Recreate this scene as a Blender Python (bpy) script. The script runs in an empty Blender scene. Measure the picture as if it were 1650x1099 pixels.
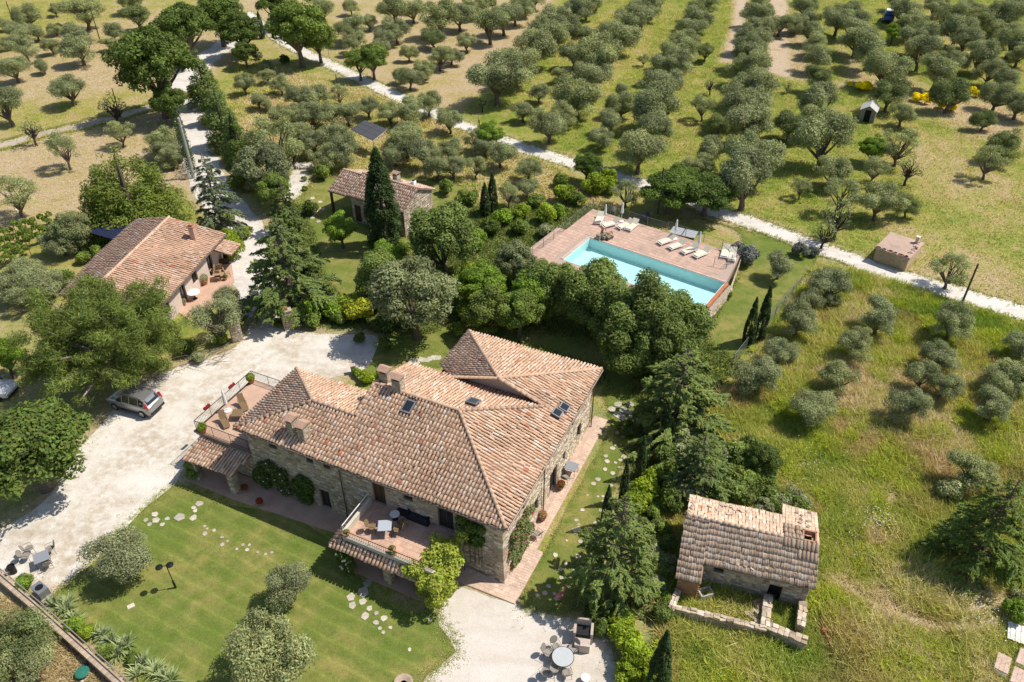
import bpy, math, random
import numpy as np
from mathutils import Vector, Matrix
rng = np.random.default_rng(7); R = random.Random(5)
PI = math.pi
S = bpy.context.scene
COL = S.collection
# ---------------------------------------------------------------- camera, sky, sun, exposure
CAM_H, FPX, PITCH, CX, CY = 43.0, 1283.0, math.radians(37.5), 825.0, 549.5
cam = bpy.data.cameras.new('camera'); co = bpy.data.objects.new('camera', cam); COL.objects.link(co)
cam.sensor_width = 36.0; cam.lens = 36.0 * FPX / 1650.0; cam.clip_end = 3000; cam.clip_start = 0.5
co.location = (0, 0, CAM_H); co.rotation_euler = (PI / 2 - PITCH, 0, 0)
S.camera = co
SUN = Vector((1.47, 0.30, 2.25)).normalized()
W = bpy.data.worlds.new('World'); S.world = W; W.use_nodes = True
wn = W.node_tree; bg = wn.nodes['Background']; sky = wn.nodes.new('ShaderNodeTexSky')
sky.sky_type = 'NISHITA'; sky.sun_disc = False; sky.sun_elevation = math.asin(SUN.z); sky.sun_rotation = math.atan2(SUN.x, SUN.y)
wn.links.new(sky.outputs[0], bg.inputs[0]); bg.inputs[1].default_value = 0.12
sl = bpy.data.lights.new('sun', 'SUN'); so = bpy.data.objects.new('sun', sl); COL.objects.link(so)
sl.energy = 5.0; sl.angle = math.radians(0.5); sl.color = (1.0, 0.94, 0.84)
so.rotation_euler = SUN.to_track_quat('Z', 'Y').to_euler(); so.location = (40, 10, 90)
S.view_settings.view_transform = 'Standard'; S.view_settings.look = 'None'; S.view_settings.gamma = 1.0
S.view_settings.exposure = 0.03; S.view_settings.use_curve_mapping = False

# ---------------------------------------------------------------- photo point -> place on the ground (or at height z)
_fw = np.array([0, math.cos(PITCH), -math.sin(PITCH)]); _up = np.array([0, math.sin(PITCH), math.cos(PITCH)]); _rt = np.array([1., 0, 0])
def G(px, py, z=0.0):
    d = _rt * (px - CX) + _up * (CY - py) + _fw * FPX
    return np.array([0, 0, CAM_H]) + d * ((z - CAM_H) / d[2])
def PXY(p):
    v = np.array(p, float) - np.array([0, 0, CAM_H]); w = v @ _fw
    return CX + FPX * (v @ _rt) / w, CY - FPX * (v @ _up) / w
def mpp(p):                                            # metres per photo pixel at a place
    return ((np.array(p) - np.array([0, 0, CAM_H])) @ _fw) / FPX
def height_to(base, ty):                               # height above base whose top shows at photo row ty
    a, b = 0.0, 30.0
    for _ in range(40):
        m = (a + b) / 2
        if PXY((base[0], base[1], base[2] + m))[1] > ty: a = m
        else: b = m
    return a

# ---------------------------------------------------------------- materials
MATS = {}
def nodes_of(m):
    m.use_nodes = True; nt = m.node_tree; b = nt.nodes['Principled BSDF']; return nt, b
def N(nt, t, **kw):
    n = nt.nodes.new(t)
    for k, v in kw.items():
        if k in ('op',): n.operation = v
        elif k == 'blend': n.blend_type = v
        elif k == 'dt': n.data_type = v
        else: n.inputs[k].default_value = v
    return n
def noise(nt, scale, detail=3, rough=.55, vec=None):
    n = N(nt, 'ShaderNodeTexNoise'); n.inputs['Scale'].default_value = scale; n.inputs['Detail'].default_value = detail; n.inputs['Roughness'].default_value = rough
    if vec is not None: nt.links.new(vec, n.inputs['Vector'])
    return n
def mixc(nt, fac, a, b, blend='MIX'):
    m = nt.nodes.new('ShaderNodeMix'); m.data_type = 'RGBA'; m.blend_type = blend
    for i, s in ((0, fac), (6, a), (7, b)):
        if isinstance(s, (int, float)): m.inputs[i].default_value = s
        elif isinstance(s, tuple): m.inputs[i].default_value = (*s, 1) if len(s) == 3 else s
        else: nt.links.new(s, m.inputs[i])
    return m.outputs[2]
def ramp(nt, fac, stops, interp='LINEAR'):
    r = nt.nodes.new('ShaderNodeValToRGB'); e = r.color_ramp.elements; r.color_ramp.interpolation = interp
    while len(e) < len(stops): e.new(0.5)
    for i, (p, c) in enumerate(stops):
        e[i].position = p; e[i].color = (c, c, c, 1) if isinstance(c, (int, float)) else (*c, 1)
    nt.links.new(fac, r.inputs[0]); return r.outputs[0]
def math2(nt, op, a, b):
    m = nt.nodes.new('ShaderNodeMath'); m.operation = op
    for i, s in ((0, a), (1, b)):
        if isinstance(s, (int, float)): m.inputs[i].default_value = s
        else: nt.links.new(s, m.inputs[i])
    return m.outputs[0]
def bump(nt, b, h, strength=.4, dist=.05):
    n = nt.nodes.new('ShaderNodeBump'); n.inputs['Strength'].default_value = strength; n.inputs['Distance'].default_value = dist
    nt.links.new(h, n.inputs['Height']); nt.links.new(n.outputs[0], b.inputs['Normal'])
def mat(name, col, rough=.8, metal=0.0, var=.25, scale=6.0, bmp=.25, spec=.3, vc=False):
    if name in MATS: return MATS[name]
    m = bpy.data.materials.new(name); nt, b = nodes_of(m); MATS[name] = m
    b.inputs['Roughness'].default_value = rough; b.inputs['Metallic'].default_value = metal; b.inputs['Specular IOR Level'].default_value = spec
    tc = nt.nodes.new('ShaderNodeTexCoord'); n1 = noise(nt, scale, 4, .6, tc.outputs['Object']); n2 = noise(nt, scale * 6, 2, .6, tc.outputs['Object'])
    k = math2(nt, 'ADD', math2(nt, 'MULTIPLY', n1.outputs[0], .7), math2(nt, 'MULTIPLY', n2.outputs[0], .3))
    f = ramp(nt, k, [(.3, 1 - var), (.7, 1 + var)])
    if vc:
        n5 = noise(nt, .45, 4, .65, tc.outputs['Object']); f = mixc(nt, 1.0, f, ramp(nt, n5.outputs[0], [(.28, (.76, .77, .76)), (.45, (.98, .98, .98)), (.7, (1.12, 1.11, 1.08))]), 'MULTIPLY')
        a = nt.nodes.new('ShaderNodeVertexColor'); a.layer_name = 'Col'; base = a.outputs[0]
    else: base = tuple(col)
    nt.links.new(mixc(nt, 1.0, base, f, 'MULTIPLY'), b.inputs['Base Color'])
    if bmp: bump(nt, b, k, bmp, .03)
    return m
def leafmat(name, col, trans=.28, rough=.55, hue=.12):
    if name in MATS: return MATS[name]
    m = bpy.data.materials.new(name); nt, b = nodes_of(m); MATS[name] = m
    a = nt.nodes.new('ShaderNodeVertexColor'); a.layer_name = 'Col'
    oi = nt.nodes.new('ShaderNodeObjectInfo')
    f = ramp(nt, oi.outputs['Random'], [(0, (1 - hue, 1 - hue, 1 - hue * .5)), (.5, (1, 1, 1)), (1, (1 + hue, 1 + hue * .8, 1))])
    c = mixc(nt, 1.0, mixc(nt, 1.0, tuple(col), a.outputs[0], 'MULTIPLY'), f, 'MULTIPLY')
    nt.links.new(c, b.inputs['Base Color']); b.inputs['Roughness'].default_value = rough; b.inputs['Specular IOR Level'].default_value = .12
    t = nt.nodes.new('ShaderNodeBsdfTranslucent'); nt.links.new(mixc(nt, 1.0, c, (1.2, 1.3, .6), 'MULTIPLY'), t.inputs[0])
    x = nt.nodes.new('ShaderNodeMixShader'); x.inputs[0].default_value = trans
    nt.links.new(b.outputs[0], x.inputs[1]); nt.links.new(t.outputs[0], x.inputs[2])
    nt.links.new(x.outputs[0], nt.nodes['Material Output'].inputs[0]); return m

# ---------------------------------------------------------------- mesh helpers
def np_mesh(name, V, quads, mats, col=None, smooth=False):
    """V (n,3), quads (m,k) all with the same corner count"""
    me = bpy.data.meshes.new(name); V = np.ascontiguousarray(V, np.float32); Q = np.ascontiguousarray(quads, np.int32); k = Q.shape[1]
    me.vertices.add(len(V)); me.vertices.foreach_set('co', V.ravel()); me.loops.add(Q.size); me.loops.foreach_set('vertex_index', Q.ravel())
    me.polygons.add(len(Q)); me.polygons.foreach_set('loop_start', np.arange(0, Q.size, k, dtype=np.int32))
    if col is not None:
        ca = me.color_attributes.new('Col', 'FLOAT_COLOR', 'POINT')
        c4 = np.ones((len(V), 4), np.float32); c4[:, :3] = col; ca.data.foreach_set('color', c4.ravel())
    me.update(calc_edges=True)
    if smooth: me.polygons.foreach_set('use_smooth', np.ones(len(Q), bool))
    for m in (mats if isinstance(mats, (list, tuple)) else [mats]): me.materials.append(m)
    return me
def link(name, me, parent=None, loc=None, rz=0.0):
    o = bpy.data.objects.new(name, me); COL.objects.link(o)
    if parent is not None: o.parent = parent
    if loc is not None: o.location = loc
    if rz: o.rotation_euler = (0, 0, rz)
    return o
def tag(o, label, cat, group=None):
    o['label'] = label; o['category'] = cat
    if group: o['group'] = group
    return o
def thing(name, label, cat, loc=(0, 0, 0), rz=0.0, group=None):
    o = bpy.data.objects.new(name, None); o.empty_display_size = .3; COL.objects.link(o); o.location = loc; o.rotation_euler = (0, 0, rz)
    return tag(o, label, cat, group)
def structure(o): o['kind'] = 'structure'; return o
def stuff(o): o['kind'] = 'stuff'; return o
KIDS = {}
def dup(root, loc, rz, label, group=None):
    r = root.copy(); COL.objects.link(r); r.location = loc; r.rotation_euler = (0, 0, rz); r['label'] = label
    if group: r['group'] = group
    for ch in list(root.children):
        c = ch.copy(); COL.objects.link(c); c.parent = r
        for g in list(ch.children):
            d = g.copy(); COL.objects.link(d); d.parent = c
    return r
class MB:
    def __init__(s): s.v = []; s.f = []; s.c = []
    def add(s, V, F, col=(1, 1, 1)):
        n = len(s.v); s.v += [tuple(map(float, p)) for p in V]; s.f += [tuple(i + n for i in f) for f in F]; s.c += [tuple(col)] * len(V); return s
    def box(s, c, d, rz=0.0, col=(1, 1, 1), rx=0.0, ry=0.0):
        M = Matrix.Rotation(rz, 3, 'Z') @ Matrix.Rotation(ry, 3, 'Y') @ Matrix.Rotation(rx, 3, 'X')
        P = [Vector(c) + M @ Vector((x * d[0] / 2, y * d[1] / 2, z * d[2] / 2)) for z in (-1, 1) for y in (-1, 1) for x in (-1, 1)]
        return s.add(P, [(0, 2, 3, 1), (4, 5, 7, 6), (0, 1, 5, 4), (2, 6, 7, 3), (0, 4, 6, 2), (1, 3, 7, 5)], col)
    def prism(s, poly, z0, z1, col=(1, 1, 1)):
        n = len(poly); P = [(p[0], p[1], z0) for p in poly] + [(p[0], p[1], z1) for p in poly]
        return s.add(P, [tuple(range(n - 1, -1, -1)), tuple(range(n, 2 * n))] + [(i, (i + 1) % n, n + (i + 1) % n, n + i) for i in range(n)], col)
    def slab(s, poly3, th, col=(1, 1, 1)):             # polygon in space thickened downward
        n = len(poly3); P = [tuple(p) for p in poly3] + [(p[0], p[1], p[2] - th) for p in poly3]
        return s.add(P, [tuple(range(n)), tuple(range(2 * n - 1, n - 1, -1))] + [(i, n + i, n + (i + 1) % n, (i + 1) % n) for i in range(n)], col)
    def tube(s, path, r, n=6, col=(1, 1, 1)):
        P = [Vector(p) for p in path]; r = r if isinstance(r, (list, tuple)) else [r] * len(P); V = []; F = []
        for i, p in enumerate(P):
            t = (P[min(i + 1, len(P) - 1)] - P[max(i - 1, 0)]).normalized(); a = t.orthogonal().normalized(); b = t.cross(a)
            if i == 0: a0 = a
            else:
                a = (a0 - t * a0.dot(t)).normalized(); b = t.cross(a); a0 = a
            V += [p + (a * math.cos(2 * PI * k / n) + b * math.sin(2 * PI * k / n)) * r[i] for k in range(n)]
        for i in range(len(P) - 1):
            F += [(i * n + k, i * n + (k + 1) % n, (i + 1) * n + (k + 1) % n, (i + 1) * n + k) for k in range(n)]
        F += [tuple(range(n - 1, -1, -1)), tuple(range((len(P) - 1) * n, len(P) * n))]
        return s.add(V, F, col)
    def lathe(s, prof, c=(0, 0, 0), n=14, col=(1, 1, 1)):
        V = [(c[0] + r * math.cos(2 * PI * k / n), c[1] + r * math.sin(2 * PI * k / n), c[2] + z) for r, z in prof for k in range(n)]
        F = [(i * n + k, i * n + (k + 1) % n, (i + 1) * n + (k + 1) % n, (i + 1) * n + k) for i in range(len(prof) - 1) for k in range(n)]
        F += [tuple(range(n - 1, -1, -1)), tuple(range((len(prof) - 1) * n, len(prof) * n))]
        return s.add(V, F, col)
    def mesh(s, name, m, smooth=False):
        me = bpy.data.meshes.new(name); me.from_pydata(s.v, [], s.f)
        ca = me.color_attributes.new('Col', 'FLOAT_COLOR', 'POINT'); ca.data.foreach_set('color', np.array([(*c, 1) for c in s.c], np.float32).ravel())
        me.materials.append(m); me.update()
        if smooth: me.polygons.foreach_set('use_smooth', np.ones(len(me.polygons), bool)); me.set_sharp_from_angle(angle=math.radians(40))
        return me
    def build(s, name, m, parent=None, loc=None, rz=0.0, smooth=False):
        return link(name, s.mesh(name, m, smooth), parent, loc, rz)

# ---------------------------------------------------------------- ground zones
def pts(l, z=0.0): return np.array([G(x, y, z)[:2] for x, y in l])
def inside(P, poly):
    x, y = P[:, 0], P[:, 1]; c = np.zeros(len(P), bool); n = len(poly)
    for i in range(n):
        (x0, y0), (x1, y1) = poly[i], poly[(i + 1) % n]
        with np.errstate(divide='ignore', invalid='ignore'):
            c ^= ((y0 > y) != (y1 > y)) & (x < (x1 - x0) * (y - y0) / (y1 - y0 + 1e-12) + x0)
    return c
def dist(P, poly, closed=True):
    d = np.full(len(P), 1e9); n = len(poly)
    for i in range(n if closed else n - 1):
        a = poly[i]; b = poly[(i + 1) % n]; ab = b - a; t = np.clip(((P - a) @ ab) / (ab @ ab + 1e-9), 0, 1)
        d = np.minimum(d, np.linalg.norm(P - a - t[:, None] * ab, axis=1))
    return d
def smoothpoly(p, closed=True, step=1.0, jit=0.0, seed=0):
    r = np.random.default_rng(seed); n = len(p); out = []
    for i in range(n if closed else n - 1):
        p0, p1, p2, p3 = (p[(i + k) % n] if closed else p[min(max(i + k, 0), n - 1)] for k in (-1, 0, 1, 2))
        m = max(2, int(np.linalg.norm(p2 - p1) / step))
        for t in np.arange(m) / m:
            out.append(.5 * ((2 * p1) + (p2 - p0) * t + (2 * p0 - 5 * p1 + 4 * p2 - p3) * t * t + (3 * p1 - p0 - 3 * p2 + p3) * t ** 3))
    if not closed: out.append(p[-1])
    out = np.array(out)
    if jit:
        a = r.normal(size=(len(out), 2)); k = np.array([.25, .5, .25]); b = np.stack([np.convolve(np.r_[a[-1:, i], a[:, i], a[:1, i]], k, 'valid') for i in (0, 1)], 1)
        out = out + b * jit
    return out
YARD = [(-80, 940), (-60, 880), (20, 845), (80, 800), (120, 735), (160, 690), (200, 640), (255, 605), (320, 580), (372, 562), (398, 530), (405, 505), (450, 510), (470, 533), (540, 538), (610, 542), (604, 575), (575, 600), (520, 612), (430, 640), (352, 690), (306, 740), (286, 775), (240, 812), (180, 868), (140, 915), (98, 945), (70, 962), (30, 940), (0, 925)]
PARK = [(745, 946), (790, 964), (836, 976), (880, 990), (945, 1002), (985, 1040), (1005, 1110), (990, 1180), (680, 1180), (690, 1090), (735, 1052), (708, 1005), (712, 975)]
LAWN = [(286, 778), (345, 806), (440, 826), (520, 858), (560, 905), (640, 985), (700, 985), (712, 1005), (738, 1050), (690, 1090), (680, 1180), (260, 1180), (225, 1099), (150, 1030), (85, 965), (98, 945), (140, 915), (180, 868), (240, 812)]
LAWNR = [(836, 974), (880, 892), (905, 830), (950, 750), (985, 690), (972, 640), (990, 620), (1035, 650), (1025, 700), (1000, 740), (985, 790), (960, 850), (930, 920), (930, 985), (880, 988)]
LAWNB = [(575, 600), (604, 575), (612, 545), (690, 535), (745, 520), (1000, 560), (1020, 620), (975, 640), (960, 590), (760, 540), (720, 590), (650, 585), (600, 615)]
LAWNC = [(500, 300), (530, 285), (720, 290), (770, 330), (720, 350), (660, 395), (630, 420), (620, 470), (560, 480), (520, 440), (505, 380), (490, 330)]
LAWNP = [(1140, 545), (1165, 490), (1195, 425), (1190, 375), (1120, 350), (1300, 400), (1310, 430), (1270, 480), (1215, 560), (1170, 570)]
DRIVE = [(432, 512), (418, 480), (408, 430), (398, 385), (375, 345), (345, 310), (326, 270), (316, 225), (307, 190), (300, 160), (296, 135), (320, 105), (360, 75), (395, 55), (420, 40)]
TRACK = [(-60, 250), (0, 235), (70, 215), (150, 198), (230, 176), (297, 150)]
ROAD = [(395, 20), (420, 40), (470, 74), (545, 110), (640, 155), (740, 200), (850, 240), (930, 265), (1040, 300), (1110, 325), (1170, 346), (1250, 373), (1330, 404), (1440, 441), (1550, 475), (1650, 505), (1760, 540)]
SQUARE = [(470, 275), (495, 272), (500, 300), (480, 320), (462, 330), (455, 300)]
def ribbon(l, w, jit=.12, seed=1):
    p = smoothpoly(pts(l), False, 1.5); t = np.gradient(p, axis=0); t /= np.linalg.norm(t, axis=1)[:, None]; nn = np.stack([-t[:, 1], t[:, 0]], 1); r = np.random.default_rng(seed)
    w = np.broadcast_to(w, (len(p),)) if np.ndim(w) else np.full(len(p), w)
    return p, np.r_[p + nn * (w / 2 + r.normal(size=len(p)) * jit)[:, None], (p - nn * (w / 2 + r.normal(size=len(p)) * jit)[:, None])[::-1]]
POLY = {k: smoothpoly(pts(v), True, .8, .16, i) for i, (k, v) in enumerate(dict(yard=YARD, park=PARK, lawn=LAWN, lawnr=LAWNR, lawnb=LAWNB, lawnc=LAWNC, lawnp=LAWNP, square=SQUARE).items())}
drive_c, POLY['drive'] = ribbon(DRIVE, 4.2, .18, 2); track_c, POLY['track'] = ribbon(TRACK, 3.0, .2, 3); road_c, POLY['road'] = ribbon(ROAD, 2.75, .07, 4)
# painted vegetation kind: (polygon, greenness, lushness, bare soil, soft edge metres)
ZONES = [
    ([(-400, -60), (570, -60), (420, 60), (330, 125), (330, 300), (140, 350), (-400, 470)], .14, .0, .12, 4),
    ([(-100, 150), (60, 165), (220, 140), (250, 165), (60, 215), (-100, 235)], .42, .0, .0, 3),
    ([(-60, 10), (150, -40), (330, -60), (330, 5), (120, 45), (-60, 120)], .45, .1, .0, 4),
    ([(400, 100), (640, 165), (900, 272), (1000, 335), (780, 330), (480, 290), (350, 240)], .30, .0, .10, 3),
    ([(520, -60), (960, -60), (770, 180), (640, 150), (540, 100)], .20, .0, .10, 3),
    ([(870, -30), (940, -30), (850, 90), (740, 185), (670, 165), (780, 80)], .10, .0, .05, 2),
    ([(940, -60), (1800, -60), (1800, 500), (1440, 430), (1100, 310), (740, 190), (800, 130)], .66, .18, .0, 2),
    ([(1187, -30), (1210, -30), (1200, 50), (1180, 102), (1160, 100), (1180, 40)], .0, .0, .9, 1),
    ([(1238, -30), (1268, -30), (1272, 60), (1278, 128), (1232, 116), (1240, 60)], .0, .0, .9, 1),
    ([(1275, 50), (1300, 60), (1310, 130), (1370, 132), (1350, 70), (1400, 120), (1365, 140), (1280, 128)], .12, .0, .5, 2),
    ([(1380, 120), (1440, 115), (1500, 145), (1560, 140), (1660, 190), (1660, 240), (1560, 215), (1470, 175), (1400, 140)], .12, .0, .35, 3), ([(1440, 190), (1560, 230), (1650, 300), (1650, 400), (1520, 330), (1430, 240)], .38, .0, .08, 4), ([(900, 60), (1000, 20), (1060, 60), (950, 180), (880, 180)], .45, .0, .0, 4), ([(1390, 330), (1560, 380), (1660, 440), (1660, 500), (1480, 440)], .36, .0, .1, 3), ([(1480, -10), (1560, 40), (1640, 120), (1600, 130), (1500, 60)], .4, .0, .15, 3),
    ([(1180, 350), (1210, 358), (1310, 402), (1300, 410), (1200, 385), (1110, 345)], .05, .0, .45, 1.5),
    ([(1320, 425), (1440, 458), (1560, 492), (1700, 545), (1700, 600), (1540, 530), (1440, 500), (1330, 470)], .95, .9, .0, 2),
    ([(1210, 560), (1330, 430), (1440, 500), (1700, 590), (1700, 1200), (1060, 1200), (1060, 760)], .56, .2, .0, 3),
    ([(1270, 500), (1400, 500), (1480, 560), (1500, 640), (1330, 640), (1250, 600)], .28, .0, .15, 3), ([(1470, 640), (1560, 620), (1660, 680), (1660, 780), (1500, 740)], .3, .0, .1, 3), ([(1380, 640), (1440, 640), (1450, 700), (1400, 740)], .22, .0, .1, 2),
    ([(1060, 960), (1400, 1000), (1500, 1120), (1060, 1180)], .85, .35, .0, 3),
    ([(1380, 760), (1560, 930), (1640, 960), (1640, 1000), (1480, 980), (1400, 900)], .15, .0, .1, 3),
    ([(-200, 960), (20, 960), (240, 1120), (240, 1300), (-300, 1300)], .08, .0, .15, 1),
    ([(300, 520), (620, 540), (1000, 560), (1200, 560), (1250, 470), (1000, 340), (860, 330), (760, 330), (480, 320), (440, 400)], .75, .45, .15, 2),
    ([(940, 640), (1060, 700), (1100, 1000), (960, 1100)], .6, .3, .3, 2),
    ([(-200, 470), (60, 420), (200, 640), (100, 780), (-200, 880)], .55, .2, .2, 3)]
for tr_ in ([(1415, 940), (1450, 985), (1500, 1008), (1560, 1012), (1640, 985), (1700, 950)], [(1440, 915), (1500, 965), (1560, 985), (1640, 955)], [(1425, 900), (1410, 860), (1440, 800), (1450, 740)], [(1330, 930), (1400, 960), (1430, 1000)]):
    q = ribbon(tr_, .9, .12, 9)[1]; ZONES.append(([PXY((x, y, 0)) for x, y in q], .02, 0, .58, .5))
ZP = [(pts(z[0]),) + tuple(z[1:]) for z in ZONES]
def zone(P):
    v = np.tile(np.array([.5, .15, .0]), (len(P), 1))
    for poly, g, l, b, s in ZP:
        d = dist(P, poly); w = np.where(inside(P, poly), .5 + d / (2 * s), .5 - d / (2 * s)); w = np.clip(w, 0, 1); w = w * w * (3 - 2 * w)
        v = v * (1 - w[:, None]) + np.array([g, l, b]) * w[:, None]
    for k, s in (('yard', 1.6), ('drive', 1.2), ('road', .8), ('track', 1.0), ('park', .9)):
        d = dist(P, POLY[k]); w = np.where(inside(P, POLY[k]), 1, np.clip(1 - d / s, 0, 1)); v[:, 2] = np.maximum(v[:, 2], w * .8)
    return v
def ground_mat():
    m = bpy.data.materials.new('meadow_ground'); nt, b = nodes_of(m)
    a = nt.nodes.new('ShaderNodeVertexColor'); a.layer_name = 'Col'; sp = nt.nodes.new('ShaderNodeSeparateColor'); nt.links.new(a.outputs[0], sp.inputs[0])
    geo = nt.nodes.new('ShaderNodeNewGeometry'); P = geo.outputs['Position']
    n0 = noise(nt, .06, 3, .6, P); n1 = noise(nt, .35, 4, .6, P); n2 = noise(nt, 1.6, 4, .65, P); n3 = noise(nt, 9, 3, .6, P)
    k = math2(nt, 'ADD', math2(nt, 'MULTIPLY', n0.outputs[0], .5), math2(nt, 'ADD', math2(nt, 'MULTIPLY', n1.outputs[0], 1.0), math2(nt, 'MULTIPLY', n2.outputs[0], .8)))
    k = math2(nt, 'SUBTRACT', k, 1.15)
    g = math2(nt, 'ADD', sp.outputs[0], math2(nt, 'MULTIPLY', k, 1.35))
    c = ramp(nt, g, [(.0, (.46, .35, .215)), (.25, (.41, .325, .155)), (.5, (.32, .30, .075)), (.75, (.22, .26, .045)), (1.0, (.13, .18, .028))])
    lush = math2(nt, 'MULTIPLY', sp.outputs[1], ramp(nt, n1.outputs[0], [(.35, .3), (.6, 1.0)]))
    c = mixc(nt, lush, c, (.115, .18, .025))
    bare = math2(nt, 'MULTIPLY', sp.outputs[2], ramp(nt, n2.outputs[0], [(.3, .55), (.5, 1.0)]))
    c = mixc(nt, bare, c, (.52, .41, .30))
    n6 = noise(nt, .5, 5, .7, P); c = mixc(nt, math2(nt, 'MULTIPLY', ramp(nt, n6.outputs[0], [(.54, 0.), (.66, .75)]), ramp(nt, sp.outputs[1], [(.3, 1.), (.7, 0.)])), c, (.42, .285, .14))
    f = ramp(nt, n3.outputs[0], [(.25, .62), (.5, 1.0), (.75, 1.3)]); c = mixc(nt, 1.0, c, f, 'MULTIPLY')
    n4 = noise(nt, 2.6, 5, .7, P); c = mixc(nt, 1.0, c, ramp(nt, n4.outputs[0], [(.3, .72), (.6, 1.1)]), 'MULTIPLY')
    nt.links.new(c, b.inputs['Base Color']); b.inputs['Roughness'].default_value = .95; b.inputs['Specular IOR Level'].default_value = .1
    bump(nt, b, math2(nt, 'ADD', n2.outputs[0], n3.outputs[0]), .7, .12); return m
gx = np.r_[-900, -500, -300, -200, -150, np.arange(-112, 112.1, .7), 150, 200, 300, 500, 900]
gy = np.r_[-400, -150, -50, 0, np.arange(12, 182, .7), 200, 240, 300, 450, 700, 1200]
XX, YY = np.meshgrid(gx, gy); GP = np.stack([XX.ravel(), YY.ravel()], 1); nx, ny = len(gx), len(gy)
ii = (np.arange(ny - 1)[:, None] * nx + np.arange(nx - 1)[None]).ravel()
structure(link('ground', np_mesh('ground', np.c_[GP, np.zeros(len(GP))], np.stack([ii, ii + 1, ii + 1 + nx, ii + nx], 1), ground_mat(), zone(GP))))

# ---------------------------------------------------------------- sheets: gravel, roads, lawns
def gravel_mat(name, c1, c2, dirt, amount, fine=22, rut=35):
    m = bpy.data.materials.new(name); nt, b = nodes_of(m); geo = nt.nodes.new('ShaderNodeNewGeometry'); P = geo.outputs['Position']
    n1 = noise(nt, .22, 4, .6, P); n2 = noise(nt, 1.4, 5, .7, P); n3 = noise(nt, fine, 3, .7, P); v = nt.nodes.new('ShaderNodeTexVoronoi'); v.inputs['Scale'].default_value = fine * .6; nt.links.new(P, v.inputs['Vector'])
    c = mixc(nt, ramp(nt, n3.outputs[0], [(.3, 0.), (.7, 1.)]), c1, c2)
    d = math2(nt, 'MULTIPLY', ramp(nt, n1.outputs[0], [(.38, 0.), (.60, 1.)]), ramp(nt, n2.outputs[0], [(.36, 0.), (.58, 1.)]))
    c = mixc(nt, math2(nt, 'MULTIPLY', d, amount), c, dirt)
    sp = ramp(nt, math2(nt, 'ADD', n2.outputs[0], math2(nt, 'MULTIPLY', n3.outputs[0], .5)), [(.9, 0.), (.98, 1.)])
    c = mixc(nt, math2(nt, 'MULTIPLY', sp, .5), c, (.18, .15, .09))
    mp = nt.nodes.new('ShaderNodeMapping'); mp.inputs['Rotation'].default_value = (0, 0, math.radians(-rut)); mp.inputs['Scale'].default_value = (.14, .7, 1); nt.links.new(P, mp.inputs[0]); nr = noise(nt, 1.0, 3, .5, mp.outputs[0])
    c = mixc(nt, 1.0, c, ramp(nt, nr.outputs[0], [(.30, (.88, .855, .82)), (.55, (1, 1, 1)), (.75, (1.03, 1.03, 1.03))]), 'MULTIPLY')
    c = mixc(nt, 1.0, c, ramp(nt, v.outputs['Distance'], [(0., .8), (.5, 1.08)]), 'MULTIPLY')
    nt.links.new(c, b.inputs['Base Color']); b.inputs['Roughness'].default_value = .95; b.inputs['Specular IOR Level'].default_value = .15
    bump(nt, b, math2(nt, 'ADD', n3.outputs[0], math2(nt, 'MULTIPLY', n2.outputs[0], 1.5)), .5, .04); return m
def lawn_mat(name, stripes=True):
    m = bpy.data.materials.new(name); nt, b = nodes_of(m); geo = nt.nodes.new('ShaderNodeNewGeometry'); P = geo.outputs['Position']
    n1 = noise(nt, .16, 3, .6, P); n2 = noise(nt, .9, 4, .65, P); n3 = noise(nt, 14, 3, .7, P); n4 = noise(nt, 5, 3, .6, P)
    c = mixc(nt, ramp(nt, n2.outputs[0], [(.3, 0.), (.7, 1.)]), (.115, .165, .028), (.17, .205, .045))
    dry = math2(nt, 'MULTIPLY', ramp(nt, n1.outputs[0], [(.40, 0.), (.58, 1.)]), ramp(nt, n2.outputs[0], [(.35, .05), (.6, .62)]))
    c = mixc(nt, dry, c, (.34, .27, .095))
    if stripes:
        mp = nt.nodes.new('ShaderNodeMapping'); mp.inputs['Rotation'].default_value = (0, 0, math.radians(-62)); nt.links.new(P, mp.inputs[0])
        w = nt.nodes.new('ShaderNodeTexWave'); w.inputs['Scale'].default_value = .33; w.inputs['Distortion'].default_value = 1.2; w.inputs['Detail'].default_value = 2; nt.links.new(mp.outputs[0], w.inputs['Vector'])
        c = mixc(nt, 1.0, c, ramp(nt, w.outputs['Fac'], [(.0, .94), (.85, 1.0), (.97, 1.12)]), 'MULTIPLY')
    c = mixc(nt, 1.0, c, ramp(nt, n3.outputs[0], [(.25, .68), (.75, 1.3)]), 'MULTIPLY')
    c = mixc(nt, 1.0, c, ramp(nt, n4.outputs[0], [(.3, .88), (.7, 1.1)]), 'MULTIPLY')
    nt.links.new(c, b.inputs['Base Color']); b.inputs['Roughness'].default_value = .9; b.inputs['Specular IOR Level'].default_value = .1
    bump(nt, b, n3.outputs[0], .6, .05); return m
GR = gravel_mat('pale_gravel', (.74, .70, .64), (.57, .53, .47), (.46, .39, .30), .95)
GR2 = gravel_mat('white_gravel', (.72, .67, .61), (.52, .47, .41), (.42, .36, .28), .3, 28)
RD = gravel_mat('road_gravel', (.70, .665, .62), (.57, .53, .48), (.42, .37, .29), .4, 22, -32)
TR = gravel_mat('track_dirt', (.5, .43, .35), (.40, .33, .26), (.33, .26, .15), .8)
LM = lawn_mat('mown_lawn'); LM2 = lawn_mat('garden_lawn', False)
def sheet(name, key, z, m):
    p = POLY[key]; me = bpy.data.meshes.new(name); me.from_pydata([(x, y, z) for x, y in p], [], [tuple(range(len(p)))]); me.materials.append(m); me.update()
    if me.polygons[0].normal.z < 0: me.flip_normals()
    return structure(link(name, me))
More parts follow.
